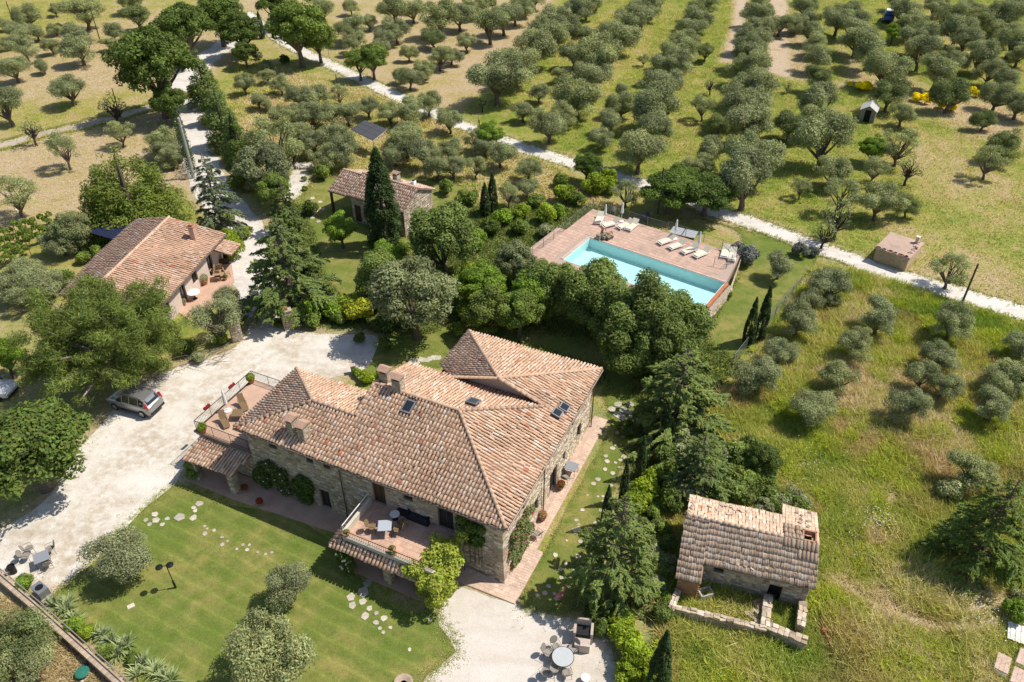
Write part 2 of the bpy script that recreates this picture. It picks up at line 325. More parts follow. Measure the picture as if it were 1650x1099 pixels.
lawn = sheet('lawn', 'lawn', .004, LM); lawn_side = sheet('lawn', 'lawnr', .004, LM2)
for k in ('lawnb', 'lawnc', 'lawnp'): sheet('lawn', k, .009 if k == 'lawnb' else .004, LM2)
sheet('dirt_track', 'track', .006, TR); sheet('driveway', 'drive', .010, RD); sheet('gravel_yard', 'yard', .014, GR); sheet('gravel_patch', 'park', .008, GR2); sheet('gravel_square', 'square', .012, RD); sheet('road', 'road', .016, RD)

# ---------------------------------------------------------------- trees and plants
def unit(a): return a / (np.linalg.norm(a, axis=1, keepdims=True) + 1e-9)
def leaf_quads(c, nrm, a, b, along=None):
    n = len(c); u = rng.normal(size=(n, 3)) if along is None else along
    u = unit(u - nrm * (u * nrm).sum(1, keepdims=True)); v = np.cross(nrm, u)
    a = np.broadcast_to(a, n)[:, None]; b = np.broadcast_to(b, n)[:, None]
    V = np.stack([c - u * a, c + v * b, c + u * a, c - v * b], 1).reshape(-1, 3)
    return V, np.arange(4 * n).reshape(n, 4)
def leaf_tint(n, base=None, lo=.76, hi=1.24, warm=.08):
    t = rng.uniform(lo, hi, n); t = t if base is None else t * base; h = rng.normal(size=n) * warm
    return np.repeat(np.stack([t * (1 + h), t, t * (1 - h * .6)], 1), 4, 0)
def blob_leaves(bl, n, size, asp=.5, tilt=.7, shell=(.72, 1.06), drop=.5, grav=0.0):
    bl = np.array(bl, float); w = bl[:, 3] * bl[:, 4] + bl[:, 4] * bl[:, 5]; idx = rng.choice(len(bl), n, p=w / w.sum())
    d = unit(rng.normal(size=(n, 3))); low = (d[:, 2] < -.35) & (rng.random(n) < drop); d[low, 2] *= -1
    c = bl[idx, :3] + d * bl[idx, 3:6] * rng.uniform(*shell, n)[:, None]
    nrm = unit(d + tilt * rng.normal(size=(n, 3)) + np.array([0, 0, .35])); s = size * rng.uniform(.65, 1.35, n)
    al = rng.normal(size=(n, 3)); al[:, 2] -= grav
    V, Q = leaf_quads(c, nrm, s, s * asp, al); return V, Q, leaf_tint(n, bl[idx, 6])
def lumps(n, W, H, zc, br, top=1.0, flat=.75, inner=.55):
    """clump centres over an ellipsoid crown of width W, height H centred at zc"""
    out = []; k = 0
    while len(out) < n and k < 5000:
        k += 1; d = unit(rng.normal(size=(1, 3)))[0]
        if d[2] < -.62: continue
        r = rng.uniform(inner, 1.0); s = br * rng.uniform(.65, 1.3); R0 = np.array([W / 2 - s * .8, W / 2 - s * .8, H / 2 - s * .6])
        p = d * R0 * r * rng.uniform(.85, 1.12); out.append((p[0], p[1], zc + p[2], s, s, s * flat, rng.uniform(.72, 1.28)))
    return out
def limbs(bl, base_r, fork, seed, count=7, n=6, bend=.25):
    r = random.Random(seed); mb = MB(); top = Vector((r.uniform(-.15, .15), r.uniform(-.15, .15), fork))
    mb.tube([(0, 0, -.15), (r.uniform(-.06, .06), r.uniform(-.06, .06), fork * .5), top], [base_r * 1.35, base_r, base_r * .85], n + 2)
    for b in r.sample(bl, min(count, len(bl))):
        e = Vector(b[:3]); m = top.lerp(e, .5) + Vector((r.uniform(-1, 1), r.uniform(-1, 1), r.uniform(-.2, .8))) * bend
        mb.tube([top - Vector((0, 0, .1)), m, e], [base_r * .62, base_r * .36, base_r * .12], n)
    return mb
BARK = mat('bark', (.14, .11, .085), .95, var=.35, scale=5, bmp=.6); BARKP = mat('pale_bark', (.30, .26, .22), .95, var=.3, scale=5, bmp=.5); BARKD = mat('dark_bark', (.07, .055, .045), .95, var=.3, bmp=.5)
LEAF = {}
for nm, c, tr in (('olive', (.315, .34, .165), .22), ('olive_dark', (.205, .245, .09), .22), ('oak', (.125, .175, .04), .25), ('oak_light', (.215, .285, .06), .28), ('holm', (.225, .25, .12), .2), ('bay', (.185, .24, .06), .24), ('bright', (.23, .34, .045), .3),
                  ('lime', (.28, .36, .035), .3), ('yellowlime', (.40, .42, .035), .3), ('pine', (.15, .195, .045), .15), ('leyland', (.165, .21, .038), .2), ('cedar', (.185, .24, .07), .2), ('bluecedar', (.22, .26, .13), .2), ('cypress', (.052, .085, .026), .15),
                  ('broom', (.95, .80, .01), .2), ('lavender', (.20, .21, .18), .15), ('vine', (.19, .26, .045), .3), ('agave', (.30, .35, .17), .15), ('creeper', (.48, .53, .09), .3), ('fig', (.12, .18, .035), .28)):
    LEAF[nm] = leafmat('leaf_' + nm, c, tr)
PROTO = {}
def proto(kind, W, hc, H, trunk, bark, crown, leaf):
    PROTO.setdefault(kind, []).append(dict(W=W, hc=hc, H=H, trunk=trunk.mesh('trunk', bark, True) if trunk else None, crown=np_mesh('crown', crown[0], crown[1], LEAF[leaf], crown[2]), base=kind))
def recolor(new, old, leaf):
    for p in PROTO[old]:
        m = p['crown'].copy(); m.materials[0] = LEAF[leaf]; q = dict(p); q['crown'] = m; PROTO.setdefault(new, []).append(q)
def many(n, W, H, zc, br, k):
    out = []; a0 = rng.uniform(0, 2 * PI)
    for j in range(k):
        a = a0 + j * 2 * PI / k + rng.normal() * .35; o = W * rng.uniform(.15, .24); f = rng.uniform(.58, .76); dz = rng.uniform(-.4, .3)
        for b in lumps(n // k, W * f, H * rng.uniform(.72, .95), zc + dz, br * .9, inner=.6): out.append((b[0] + math.cos(a) * o, b[1] + math.sin(a) * o) + b[2:])
    return out
for s in range(9):                                     # olives
    W_, H_ = rng.uniform(4.4, 5.0), rng.uniform(3.3, 3.8); bl = many(40, W_, H_ * 1.12, 2.25, .72, (2, 3, 3, 4, 2, 3, 5, 3, 4)[s]); proto('olive', W_, 2.3, 4.5, limbs(bl, .19, .8, s, 10), BARK, blob_leaves(bl, 19000, .078, .4, .65, (.5, 1.14)), 'olive')
recolor('olive_dark', 'olive', 'olive_dark')
for s in range(3):                                     # thin olives one can look through
    bl = lumps(26, 4.6, 3.4, 2.6, .55, flat=.7, inner=.7); proto('olive_thin', 4.6, 2.5, 4.4, limbs(bl, .15, .8, 20 + s, 16, bend=.4), BARK, blob_leaves(bl, 6500, .075, .4, .8, (.4, 1.15)), 'olive')
for s in range(3):                                     # nearly bare
    bl = lumps(26, 3.8, 3.0, 2.4, .4, inner=.7); proto('bare', 3.8, 2.3, 4.0, limbs(bl, .15, 1.0, 40 + s, 24, bend=.5), BARKD, blob_leaves(bl, 420, .12, .4, .9), 'olive')
for s in range(3):                                     # oaks
    bl = lumps(62, 9, 7.4, 5.8, 1.15, flat=.7, inner=.6); proto('oak', 9, 5.6, 9.8, limbs(bl, .36, 2.2, 60 + s, 14, bend=.6), BARK, blob_leaves(bl, 20000, .16, .6, .6, (.6, 1.08)), 'oak')
recolor('oak_light', 'oak', 'oak_light'); recolor('bright', 'oak', 'bright'); recolor('fig', 'oak', 'fig')
for s in range(2):                                     # holm oaks: dense rounded
    bl = lumps(60, 8, 7.5, 4.6, 1.0, flat=.8, inner=.75); proto('holm', 8, 4.5, 8.4, limbs(bl, .3, 1.5, 80 + s, 8, bend=.4), BARK, blob_leaves(bl, 20000, .14, .5, .55, (.6, 1.08)), 'holm')
for s in range(3):                                     # bays: upright lumps
    bl = lumps(36, 6.6, 9, 5.0, .95, flat=1.2, inner=.72); proto('bay', 6.6, 4.8, 9.8, limbs(bl, .22, 1.0, 90 + s, 8, bend=.3), BARK, blob_leaves(bl, 18000, .15, .45, .6, (.6, 1.08), grav=.4), 'bay')
bl = lumps(300, 15, 10.4, 4.9, .84, flat=.7, inner=.4)  # one wide open pine
proto('pine', 15, 5.4, 10.5, limbs(bl, .34, 2.6, 100, 90, bend=.6), BARKP, blob_leaves(bl, 80000, .2, .13, .75, (.3, 1.15), -.5), 'pine')
def cone_blobs(n, W, H, z0, br, up=1.5, power=.8, lo=.78):
    out = []
    for i in range(n):
        f = 1 - math.sqrt(rng.random()) * .985; a = rng.uniform(0, 2 * PI); r = (W / 2) * ((1 - f) ** power) * rng.uniform(lo, 1.0); s = br * (.5 + .75 * (1 - f)) * rng.uniform(.75, 1.25)
        out.append((math.cos(a) * max(r - s * .5, 0), math.sin(a) * max(r - s * .5, 0), z0 + f * (H - z0) - s * .2, s, s, s * up, rng.uniform(.85, 1.15)))
    return out
for s in range(2):                                     # broad yellow-green cypress
    bl = cone_blobs(210, 9.8, 10.4, .5, .8, 1.15, .55, .6); mb = MB().tube([(0, 0, -.1), (0, 0, 9)], [.35, .08], 8); proto('leyland', 9.4, 4.5, 11, mb, BARK, blob_leaves(bl, 34000, .16, .3, .6, grav=-1.0), 'leyland')
for s in range(3):                                     # narrower dark conifers
    bl = cone_blobs(80, 4.9, 11, .5, .62, 1.25, .85); mb = MB().tube([(0, 0, -.1), (0, 0, 10)], [.25, .06], 8); proto('conifer', 4.6, 4.5, 11, mb, BARK, blob_leaves(bl, 10500, .17, .32, .7, grav=-.6), 'cedar')
recolor('conifer_green', 'conifer', 'oak')
for s in range(2):                                     # column cypress
    bl = []
    for i in range(210):
        f = rng.random() ** .9; r = 1.08 * min(1, (1 - f) ** .6 * 1.25 + .06) * min(1, f * 4 + .72); a = rng.uniform(0, 2 * PI); q = .24 * (.75 + .4 * (1 - f)); bl.append((math.cos(a) * max(r - q, 0), math.sin(a) * max(r - q, 0), .4 + f * 10.2, q, q, q * 2.6, rng.uniform(.8, 1.2)))
    proto('cypress', 2.2, 5, 11.2, MB().tube([(0, 0, -.1), (0, 0, 9)], [.18, .05], 7), BARK, blob_leaves(bl, 14000, .11, .35, .5, grav=-1.5), 'cypress')
def cedar(seed, W, H, n_wh, dens, z0=.9):
    r = random.Random(seed); C = []; NR = []; AL = []; TN = []; mb = MB().tube([(0, 0, -.1), (0, 0, H * .5), (.1, 0, H * .97)], [.3, .2, .04], 8)
    for i in range(n_wh):
        f = (i + r.uniform(-.4, .4)) / n_wh; f = min(max(f, 0), .98); z = z0 + f * (H - z0) * .97; L0 = (W / 2) * ((1 - f) ** .7) + .3; a0 = r.uniform(0, 2 * PI); nb = 4 if f < .75 else 3
        for j in range(nb):
            a = a0 + j * 2 * PI / nb + r.uniform(-.5, .5); L = L0 * r.uniform(.55, 1.15); dr = r.uniform(.12, .32) * L; rise = r.uniform(.03, .18) * L; dx, dy = math.cos(a), math.sin(a); tint = r.uniform(.82, 1.2)
            for k in range(max(2, int(L * 2.4))):      # sprays: side shoots that droop from the arm
                u = r.uniform(.18, 1.0) ** .8; sd = r.choice((-1, 1)); sl = L * r.uniform(.22, .42) * math.sin(min(u, 1) * PI * .75 + .45); ang = a + sd * r.uniform(.45, 1.0); m = max(10, int(dens * sl)); v = rng.uniform(0, 1, m)
                bx, by = dx * u * L, dy * u * L; bz = z + rise * math.sin(u * PI * .7) * 1.4 - dr * u ** 2.4; ex, ey = math.cos(ang) * sl, math.sin(ang) * sl; wd = rng.normal(size=m) * .11 * (1.15 - v)
                C.append(np.stack([bx + ex * v - ey / sl * wd, by + ey * v + ex / sl * wd, bz - .28 * sl * v ** 2 + rng.normal(size=m) * .045 - np.abs(wd) * .3 - (rng.random(m) < .25) * rng.uniform(0, .25, m)], 1)); NR.append(unit(np.array([dx * .2, dy * .2, 1.]) + .38 * rng.normal(size=(m, 3)))); AL.append(np.stack([np.full(m, ex), np.full(m, ey), np.full(m, -.45 * sl)], 1) / sl + .4 * rng.normal(size=(m, 3))); TN.append(np.full(m, tint * r.uniform(.9, 1.1)))
            mb.tube([(0, 0, z), (dx * L * .5, dy * L * .5, z + rise), (dx * L * .92, dy * L * .92, z + rise - dr * .8)], [.07 * L0 / 3 + .02, .035, .012], 4)
    C = np.concatenate(C); NR = np.concatenate(NR); AL = np.concatenate(AL); s = .15 * rng.uniform(.7, 1.3, len(C)); V, Q = leaf_quads(C, NR, s, s * .3, AL)
    return mb, (V, Q, leaf_tint(len(C), np.concatenate(TN)))
for s in range(3):
    mb, cr = cedar(200 + s, 8.6, 11, 22, 105); proto('cedar', 8.6, 4.6, 11, mb, BARK, cr, 'cedar')
recolor('bluecedar', 'cedar', 'bluecedar'); recolor('youngcedar', 'cedar', 'oak_light')
for s in range(4):                                     # shrubs
    bl = lumps(16, 1.7, 1.3, .68, .34, flat=.85, inner=.6); mb = MB()
    for b in bl[:5]: mb.tube([(0, 0, -.05), (b[0] * .5, b[1] * .5, b[2] * .5), b[:3]], [.035, .025, .01], 4)
    proto('shrub', 1.8, .65, 1.35, mb, BARK, blob_leaves(bl, 2600, .085, .55, .75), 'lime')
for nm, lf in (('shrub_dark', 'oak'), ('shrub_green', 'oak_light'), ('shrub_yellow', 'yellowlime'), ('shrub_bright', 'bright'), ('shrub_grey', 'lavender'), ('shrub_broom', 'broom'), ('shrub_olive', 'olive'), ('shrub_bay', 'bay')): recolor(nm, 'shrub', lf)
NAMES = dict(olive='olive_tree', olive_dark='olive_tree', olive_thin='olive_tree', bare='bare_tree', oak='oak_tree', oak_light='oak_tree', bright='leafy_tree', fig='fig_tree', holm='holm_oak', bay='bay_tree', pine='pine_tree', leyland='conifer_tree', conifer='conifer_tree',
             conifer_green='conifer_tree', cypress='cypress_tree', cedar='cedar_tree', bluecedar='cedar_tree', youngcedar='cedar_tree')
TREES = []
def plant_at(kind, xy, sxy, sz, label, group=None, cat=None, vi=None, z=0.0):
    p = PROTO[kind][R.randrange(len(PROTO[kind])) if vi is None else vi % len(PROTO[kind])]; sh = kind.startswith('shrub')
    t = thing(NAMES.get(kind, 'shrub'), label, cat or ('shrub' if sh else 'tree'), (xy[0], xy[1], z), R.uniform(0, 2 * PI), group); t.scale = (sxy * R.uniform(.92, 1.09), sxy * R.uniform(.92, 1.09), sz * R.uniform(.94, 1.1))
    if p['trunk']: link('stem' if sh else 'trunk', p['trunk'], t)
    link('crown', p['crown'], t); TREES.append((xy[0], xy[1], sxy * p['W'] / 2)); return t
def T(kind, cx, cy, r, label, group=None, vi=None, sq=1.0):
    """tree whose crown shows centred at photo point (cx, cy) with radius r photo pixels"""
    p = PROTO[kind][0]; hc = 2.0
    for _ in range(4):
        g = G(cx, cy, hc); s = 2 * r * (1.12 if kind.startswith('shrub') else 1.05 if kind == 'pine' else 1.3 if kind in ('olive', 'olive_dark') else 1.22) * mpp(g) / p['W']; hc = p['hc'] * s * sq
    return plant_at(kind, G(cx, cy, hc), s, s * sq, label, group, vi=vi)
def TB(kind, bx, by, ty, w, label, group=None, vi=None):
    """tree with its foot at photo point (bx, by), its tip at photo row ty and w photo pixels wide"""
    p = PROTO[kind][0]; g = G(bx, by); return plant_at(kind, g, (1.35 if kind == 'cypress' else 1.18) * w * mpp(g) / p['W'], height_to(g, ty) / p['H'], label, group, vi=vi)
ORD = 'first second third fourth fifth sixth seventh eighth ninth tenth eleventh twelfth thirteenth fourteenth fifteenth sixteenth seventeenth eighteenth nineteenth twentieth'.split()
def ordn(i):
    if i < 20: return ORD[i]
    t, u = divmod(i + 1, 10); return ('twentieth thirtieth fortieth fiftieth'.split()[t - 2]) if u == 0 else 'twenty thirty forty fifty'.split()[t - 2] + '-' + ORD[u - 1]
def row(phrase, lst, kind='olive', group=None, what='olive'):
    """a row of trees given from its near end to its far end"""
    for i, a in enumerate(lst):
        k = a[3] if len(a) > 3 else kind; T(k, a[0], a[1], a[2] * (1.05 if a[1] < 180 else 1.08), f'{ordn(i)} {what} from the near end of the {phrase}', group or f'olive trees of the {phrase}')
def cluster(phrase, lst, kind='olive', group=None, what=None, W=dict(olive='rounded olive tree', olive_dark='dark olive tree', olive_thin='thin olive tree', bare='nearly bare tree', bright='bright leafy tree', oak='dark oak', oak_light='light green oak')):
    for i, a in enumerate(sorted(lst, key=lambda q: q[0])):
        k = a[3] if len(a) > 3 else kind; T(k, a[0], a[1], a[2], f'{what or W.get(k, "leafy shrub")}, {ordn(i)} from the left {phrase}', group or f'trees {phrase}')
# olive rows of the big grove, near end first
row('row along the mown strip', [(790, 40, 24), (812, 28, 22), (830, 15, 20), (847, 6, 16), (862, -4, 15)])
row('row right of the mown strip', [(800, 122, 37), (832, 102, 30), (863, 72, 30), (884, 50, 27), (902, 35, 24), (924, 20, 22), (945, 8, 18), (962, -4, 16)])
row('row through the middle of the grove', [(932, 150, 33), (956, 118, 26), (968, 88, 34), (992, 56, 27), (1012, 36, 25), (1034, 21, 21), (1052, 8, 18), (1066, -5, 16)])
row('row that ends at the dark fig', [(1032, 238, 34), (1050, 208, 28), (1062, 165, 37), (1070, 132, 27), (1080, 104, 25), (1094, 84, 23), (1104, 64, 21), (1112, 45, 20), (1122, 27, 19), (1132, 10, 18), (1142, -4, 15)])
row('dense row left of the bare earth strips', [(1204, 288, 42), (1214, 248, 38), (1206, 195, 33), (1204, 168, 29), (1210, 137, 31), (1206, 108, 26), (1211, 84, 25), (1216, 60, 22), (1221, 38, 21), (1225, 18, 20), (1229, -2, 18)])
row('row right of the bare earth strips', [(1355, 312, 27, 'olive_thin'), (1342, 270, 27), (1332, 222, 40), (1318, 190, 27), (1324, 163, 28), (1320, 125, 21, 'olive_dark'), (1318, 90, 21), (1311, 66, 20), (1307, 48, 18), (1303, 28, 17), (1299, 8, 16)])
row('row behind the grey hut', [(1434, 150, 24, 'olive_dark'), (1430, 106, 29), (1404, 76, 29), (1384, 56, 27), (1378, 38, 22), (1352, 30, 21), (1374, 14, 18)])
row('row beside the blue van', [(1486, 82, 25), (1480, 60, 24), (1470, 37, 22), (1456, 16, 20), (1448, -3, 16)])
row('row left of the far right corner', [(1535, 148, 27, 'olive_dark'), (1512, 112, 27), (1541, 95, 20), (1580, 86, 26), (1556, 62, 20), (1545, 42, 24), (1530, 25, 20), (1508, 8, 16)])
row('last row at the far right', [(1645, 162, 24), (1610, 150, 24), (1620, 124, 21), (1595, 114, 20), (1645, 82, 20), (1632, 65, 23), (1618, 48, 20), (1622, 20, 25), (1585, 27, 20), (1565, 12, 18), (1645, 8, 22)])
cluster('on the meadow between the big olive rows', [(777, 165, 11, 'bare'), (843, 175, 18), (886, 202, 25), (906, 183, 21), (868, 148, 15), (905, 118, 14), (926, 84, 22), (940, 56, 18), (1002, 166, 22), (985, 195, 20), (970, 220, 17), (1000, 143, 13), (1137, 82, 14, 'olive_dark'), (1146, 136, 12, 'bare'), (1134, 170, 20, 'olive_thin'), (1160, 196, 17, 'olive_dark'), (1148, 240, 23), (1126, 266, 20), (1037, 95, 9, 'olive_thin')], group='small trees between the rows')
cluster('between the two dense rows behind the hut', [(1258, 36, 18), (1285, 34, 16), (1276, 196, 25, 'olive_dark'), (1292, 300, 17, 'olive_thin'), (1270, 140, 8, 'olive_thin'), (1440, 52, 12, 'bright')])
cluster('on the open meadow above the brick shed', [(1418, 320, 32), (1410, 270, 21, 'olive_thin'), (1463, 333, 16, 'olive_dark'), (1408, 236, 20, 'bright'), (1452, 232, 30, 'olive_thin'), (1466, 272, 20, 'bare'), (1456, 180, 20), (1588, 190, 18, 'olive_dark'), (1622, 236, 24, 'olive_dark'), (1596, 258, 26, 'olive_thin'), (1352, 352, 28, 'bare'), (1535, 432, 30, 'olive_thin'), (1330, 375, 20, 'bare')])
cluster('on the dry slope above the dirt track', [(6, 36, 11), (42, 22, 19), (88, 14, 10), (133, 14, 27), (30, 48, 17), (56, 46, 15), (88, 44, 11), (37, 72, 22), (122, 50, 22), (126, 74, 25), (82, 72, 13), (20, 106, 22), (68, 104, 12), (109, 142, 24), (8, 168, 30), (180, 47, 16), (176, 68, 11), (218, 24, 20, 'olive_dark'), (212, 2, 16), (8, 70, 10)])
cluster('on the dry field below the dirt track', [(50, 210, 18, 'bare'), (184, 176, 21, 'bare'), (102, 240, 27, 'olive_thin'), (20, 310, 34, 'olive_thin'), (192, 212, 20, 'olive_thin'), (258, 224, 26), (270, 245, 20)])
cluster('in the orchard above the white road', [(565, 8, 13), (594, 34, 13), (520, 12, 18), (635, 15, 22), (665, 14, 18), (706, 28, 27), (740, 22, 22), (765, 10, 16), (785, 2, 13), (563, 46, 20), (571, 68, 16), (638, 48, 18), (620, 60, 16), (616, 76, 15), (658, 80, 15), (698, 58, 17, 'olive_dark'), (708, 92, 18), (727, 86, 15), (752, 68, 14), (684, 110, 15), (660, 124, 17), (645, 120, 12), (600, 96, 22, 'oak_light'), (578, 100, 20, 'oak_light')])
cluster('in the orchard below the white road', [(393, 135, 15), (430, 120, 12), (452, 135, 14), (415, 160, 13), (430, 165, 11), (454, 186, 17), (480, 150, 20), (512, 160, 22), (502, 190, 22), (533, 180, 22), (478, 216, 20), (505, 232, 21), (535, 222, 24), (556, 244, 24), (525, 255, 18), (560, 180, 20), (592, 172, 16), (628, 180, 18), (660, 180, 22), (690, 166, 18), (725, 192, 20), (645, 212, 20), (655, 225, 26), (682, 242, 25), (636, 246, 20), (724, 242, 18), (704, 268, 20), (730, 268, 18), (765, 222, 18, 'olive_thin'), (766, 266, 18, 'olive_thin'), (806, 246, 22), (852, 270, 19), (782, 236, 16), (480, 180, 16), (545, 150, 16, 'olive_thin'), (820, 312, 20, 'olive_thin'), (850, 300, 17), (470, 240, 20)], group='olive trees below the white road')
cluster('on the meadow above the ruined barn', [(1258, 425, 23), (1338, 455, 28), (1308, 482, 20), (1288, 516, 27), (1418, 512, 29), (1382, 556, 26), (1535, 520, 29), (1255, 568, 22), (1280, 565, 16), (1220, 600, 31), (1352, 606, 26), (1310, 652, 32), (1516, 574, 25), (1488, 606, 24), (1522, 620, 24), (1464, 652, 29), (1612, 612, 26), (1602, 656, 28), (1645, 600, 32), (1648, 555, 22), (1570, 760, 34), (1340, 480, 14)], group='olive trees of the meadow by the barn')
# big trees of the garden and the drive
T('oak', 245, 105, 58, 'large dark oak overhanging the drive at the dirt track junction'); T('oak', 296, 46, 40, 'rounded oak behind the large dark oak by the drive'); T('oak', 350, 22, 34, 'oak in the group at the top of the drive, nearest the photo edge')
T('oak', 386, 48, 30, 'smaller oak right of the drive in the top group'); T('oak_light', 478, 44, 42, 'light green oak standing above the upper drive bend'); T('oak_light', 512, 62, 26, 'lower light green oak with thin foliage beside the upper bend'); T('oak', 440, 6, 26, 'dark oak cut by the photo edge above the upper bend'); T('oak', 393, 82, 18, 'small dark oak right of the drive below the top group')
T('oak', 270, 165, 26, 'low dark oak shoot below the large oak by the drive')
TB('leyland', 220, 362, 218, 146, 'broad yellow-green conifer behind the house with the plain terracotta roof', vi=0)
for i, a in enumerate([(336, 172, 84, 50), (350, 200, 118, 44), (366, 238, 128, 56), (388, 262, 168, 46), (398, 300, 186, 52)]): TB('conifer' if i < 4 else 'conifer_green', *a, f'{ordn(i)} tall conifer from the top along the right side of the drive', 'conifers along the drive', vi=i)
TB('cypress', 392, 285, 190, 16, 'slim cypress among the conifers along the drive', vi=0); TB('cypress', 423, 62, 18, 9, 'slim small cypress beside the upper drive bend', vi=1)
T('olive_thin', 436, 228, 40, 'tall loose grey-green tree right of the drive conifers', vi=0, sq=1.3); T('holm', 425, 275, 38, 'dark green tree right of the drive below the loose grey one', vi=1); T('oak_light', 440, 305, 26, 'green tree beside the pale gravel square'); 
TB('bluecedar', 358, 375, 252, 74, 'blue-green cedar between the drive and the terracotta roofed house', vi=1); TB('cedar', 466, 375, 285, 52, 'narrow cedar below the pale gravel square', vi=2)
TB('cedar', 474, 498, 335, 140, 'spreading cedar over the gate pillar of the gravel yard', vi=0)
T('pine', 162, 534, 136, 'huge open pine with pale branches shading the silver car', vi=0)
T('oak', 38, 718, 86, 'large rounded oak at the left edge below the white car', vi=1, sq=.8)
T('holm', 116, 372, 27, 'dark evergreen tree behind the dark blue awning', vi=0); T('olive', 95, 385, 24, 'grey olive beside the dark evergreen at the vine rows', vi=1)
cluster('left of the huge pine', [(36, 440, 32), (72, 452, 26), (10, 455, 30), (40, 475, 24, 'olive_thin')]); T('bright', 6, 575, 30, 'bright green hedge tree at the left edge beside the huge pine')
T('olive_thin', 345, 512, 40, 'feathery olive left of the gate, in front of the patio', vi=2); T('olive', 372, 488, 26, 'grey olive right of the patio with wooden furniture', vi=4)
T('olive', 188, 888, 47, 'wide olive at the gravel edge of the front lawn', vi=3); T('olive', 458, 940, 33, 'upper olive of the pair on the front lawn', vi=5, sq=1.35); T('olive', 438, 1058, 58, 'large olive of the front lawn at the bottom edge', vi=2, sq=1.15); T('olive_dark', 10, 1035, 56, 'dark olive below the retaining wall at the left edge', vi=1); T('olive', 40, 1075, 40, 'grey olive below the retaining wall in the bottom left corner', vi=4)
TB('cypress', 622, 398, 230, 42, 'tall dark cypress in front of the stone cottage', vi=0)
TB('cypress', 782, 348, 290, 13, 'left cypress of the slim pair beyond the cottage', vi=1); TB('cypress', 794, 342, 278, 14, 'right cypress of the slim pair beyond the cottage', vi=0)
TB('cypress', 1203, 556, 480, 14, 'left cypress of the slim pair below the pool', vi=1); TB('cypress', 1222, 548, 466, 15, 'right cypress of the slim pair below the pool', vi=0)
T('bay', 714, 388, 46, 'dark rounded evergreen right of the cottage gable', vi=0, sq=.75); T('holm', 666, 482, 58, 'large grey-green holm oak behind the gravel yard', vi=1); T('bay', 612, 448, 34, 'dark tree between the cottage cypress and the holm oak', vi=1, sq=.8); T('bright', 625, 412, 24, 'small bright tree at the foot of the cottage cypress')
T('holm', 830, 425, 30, 'pale feathery tree between the garden path and the pool', vi=0); T('bright', 858, 468, 38, 'bright green tree in front of the near pool corner', vi=0); T('bright', 772, 455, 36, 'bright green tree right of the holm oak', vi=2); T('oak_light', 838, 500, 36, 'low light green tree behind the hip roof', vi=1); T('bay', 785, 500, 34, 'dark tree right behind the hip roof corner', vi=2, sq=.8); T('bay', 890, 470, 36, 'dark green tree between bright tree and bays', vi=0, sq=.8)
for i, a in enumerate([(957, 474, 46), (985, 505, 42), (1038, 524, 50), (1094, 530, 42), (1010, 550, 44), (1065, 560, 42)]): T('bay', *a, ('tallest dark bay in front of the pool', 'second dark bay in front of the pool', 'broad bay right of the tallest bay by the pool', 'rightmost leafy bay at the near pool edge', 'lower bay behind the hip roof ridge', 'lower right bay above the cedar branches')[i], 'dark bay trees in front of the pool', vi=i, sq=.85)
T('fig', 1080, 308, 44, 'left half of the broad dark fig beside the road', vi=0, sq=.6); T('fig', 1140, 312, 44, 'right part of the broad dark fig touching the road', vi=1, sq=.6); T('fig', 1100, 290, 32, 'rear crown of the broad dark fig group', vi=2, sq=.7)
T('fig', 946, 266, 20, 'dark leafy fig on the near verge of the white road', vi=1); T('bright', 790, 216, 20, 'leafy green bush tree growing at the white road', vi=1); T('olive_thin', 1010, 308, 22, 'olive at the road beside the lime shrubs above the pool', vi=1)
TB('cedar', 1086, 690, 566, 150, 'wide cedar with feathery arms below the bay trees', vi=1); TB('cedar', 1120, 795, 690, 96, 'lower cedar left of the barn ivy', vi=2); TB('cedar', 988, 952, 800, 138, 'bushy cedar beside the stepping stone path', vi=2); TB('youngcedar', 1568, 905, 765, 128, 'young cedar alone on the right meadow', vi=0)
T('oak', 1232, 738, 26, 'small dark tree in the ivy behind the barn'); T('bright', 548, 368, 24, 'small reddish green tree on the cottage lawn', vi=1)
for i, a in enumerate([(975, 848, 785, 13), (1003, 808, 742, 12), (1030, 768, 705, 13), (1067, 722, 655, 15), (1055, 1120, 1020, 30)]): TB('cypress', *a, ('young cypress before the bushy cedar', 'second young cypress along the stepping stones', 'third young cypress along the stepping stones', 'tallest young cypress beside the feathery cedar', 'cypress cut by the bottom edge beside the lime hedge')[i], 'young cypresses along the side lawn', vi=i)
def shrubs(phrase, lst, kind, what, group=None):
    for i, a in enumerate(sorted(lst, key=lambda q: q[0])): T(a[3] if len(a) > 3 else kind, a[0], a[1], a[2], f'{what}, {ordn(i)} from the left {phrase}', group or f'shrubs {phrase}')
shrubs('in the hedge right of the gravel patch', [(1000, 1000, 22), (1008, 1030, 28), (1025, 1060, 30), (1012, 1085, 26), (985, 985, 18, 'shrub_dark'), (1040, 1085, 20), (955, 985, 16, 'shrub_dark'), (968, 1012, 16, 'shrub_dark')], 'shrub', 'lime green hedge bush')
shrubs('below the cedars on the side lawn', [(1040, 790, 24), (1022, 812, 20), (1052, 770, 20), (1010, 690, 16, 'shrub_dark'), (1080, 760, 24, 'shrub_dark'), (1085, 800, 26, 'shrub_dark'), (1070, 735, 18, 'shrub_green')], 'shrub', 'leafy bush')
shrubs('behind the flower bed at the yard', [(492, 500, 20, 'shrub_bright'), (515, 488, 20, 'shrub_bright'), (535, 498, 20, 'shrub_bright'), (560, 492, 24, 'shrub'), (578, 500, 24, 'shrub_yellow'), (598, 480, 16, 'shrub'), (545, 512, 14, 'shrub_green'), (505, 515, 16, 'shrub_green'), (620, 520, 20, 'shrub_dark')], 'shrub', 'rounded green bush')
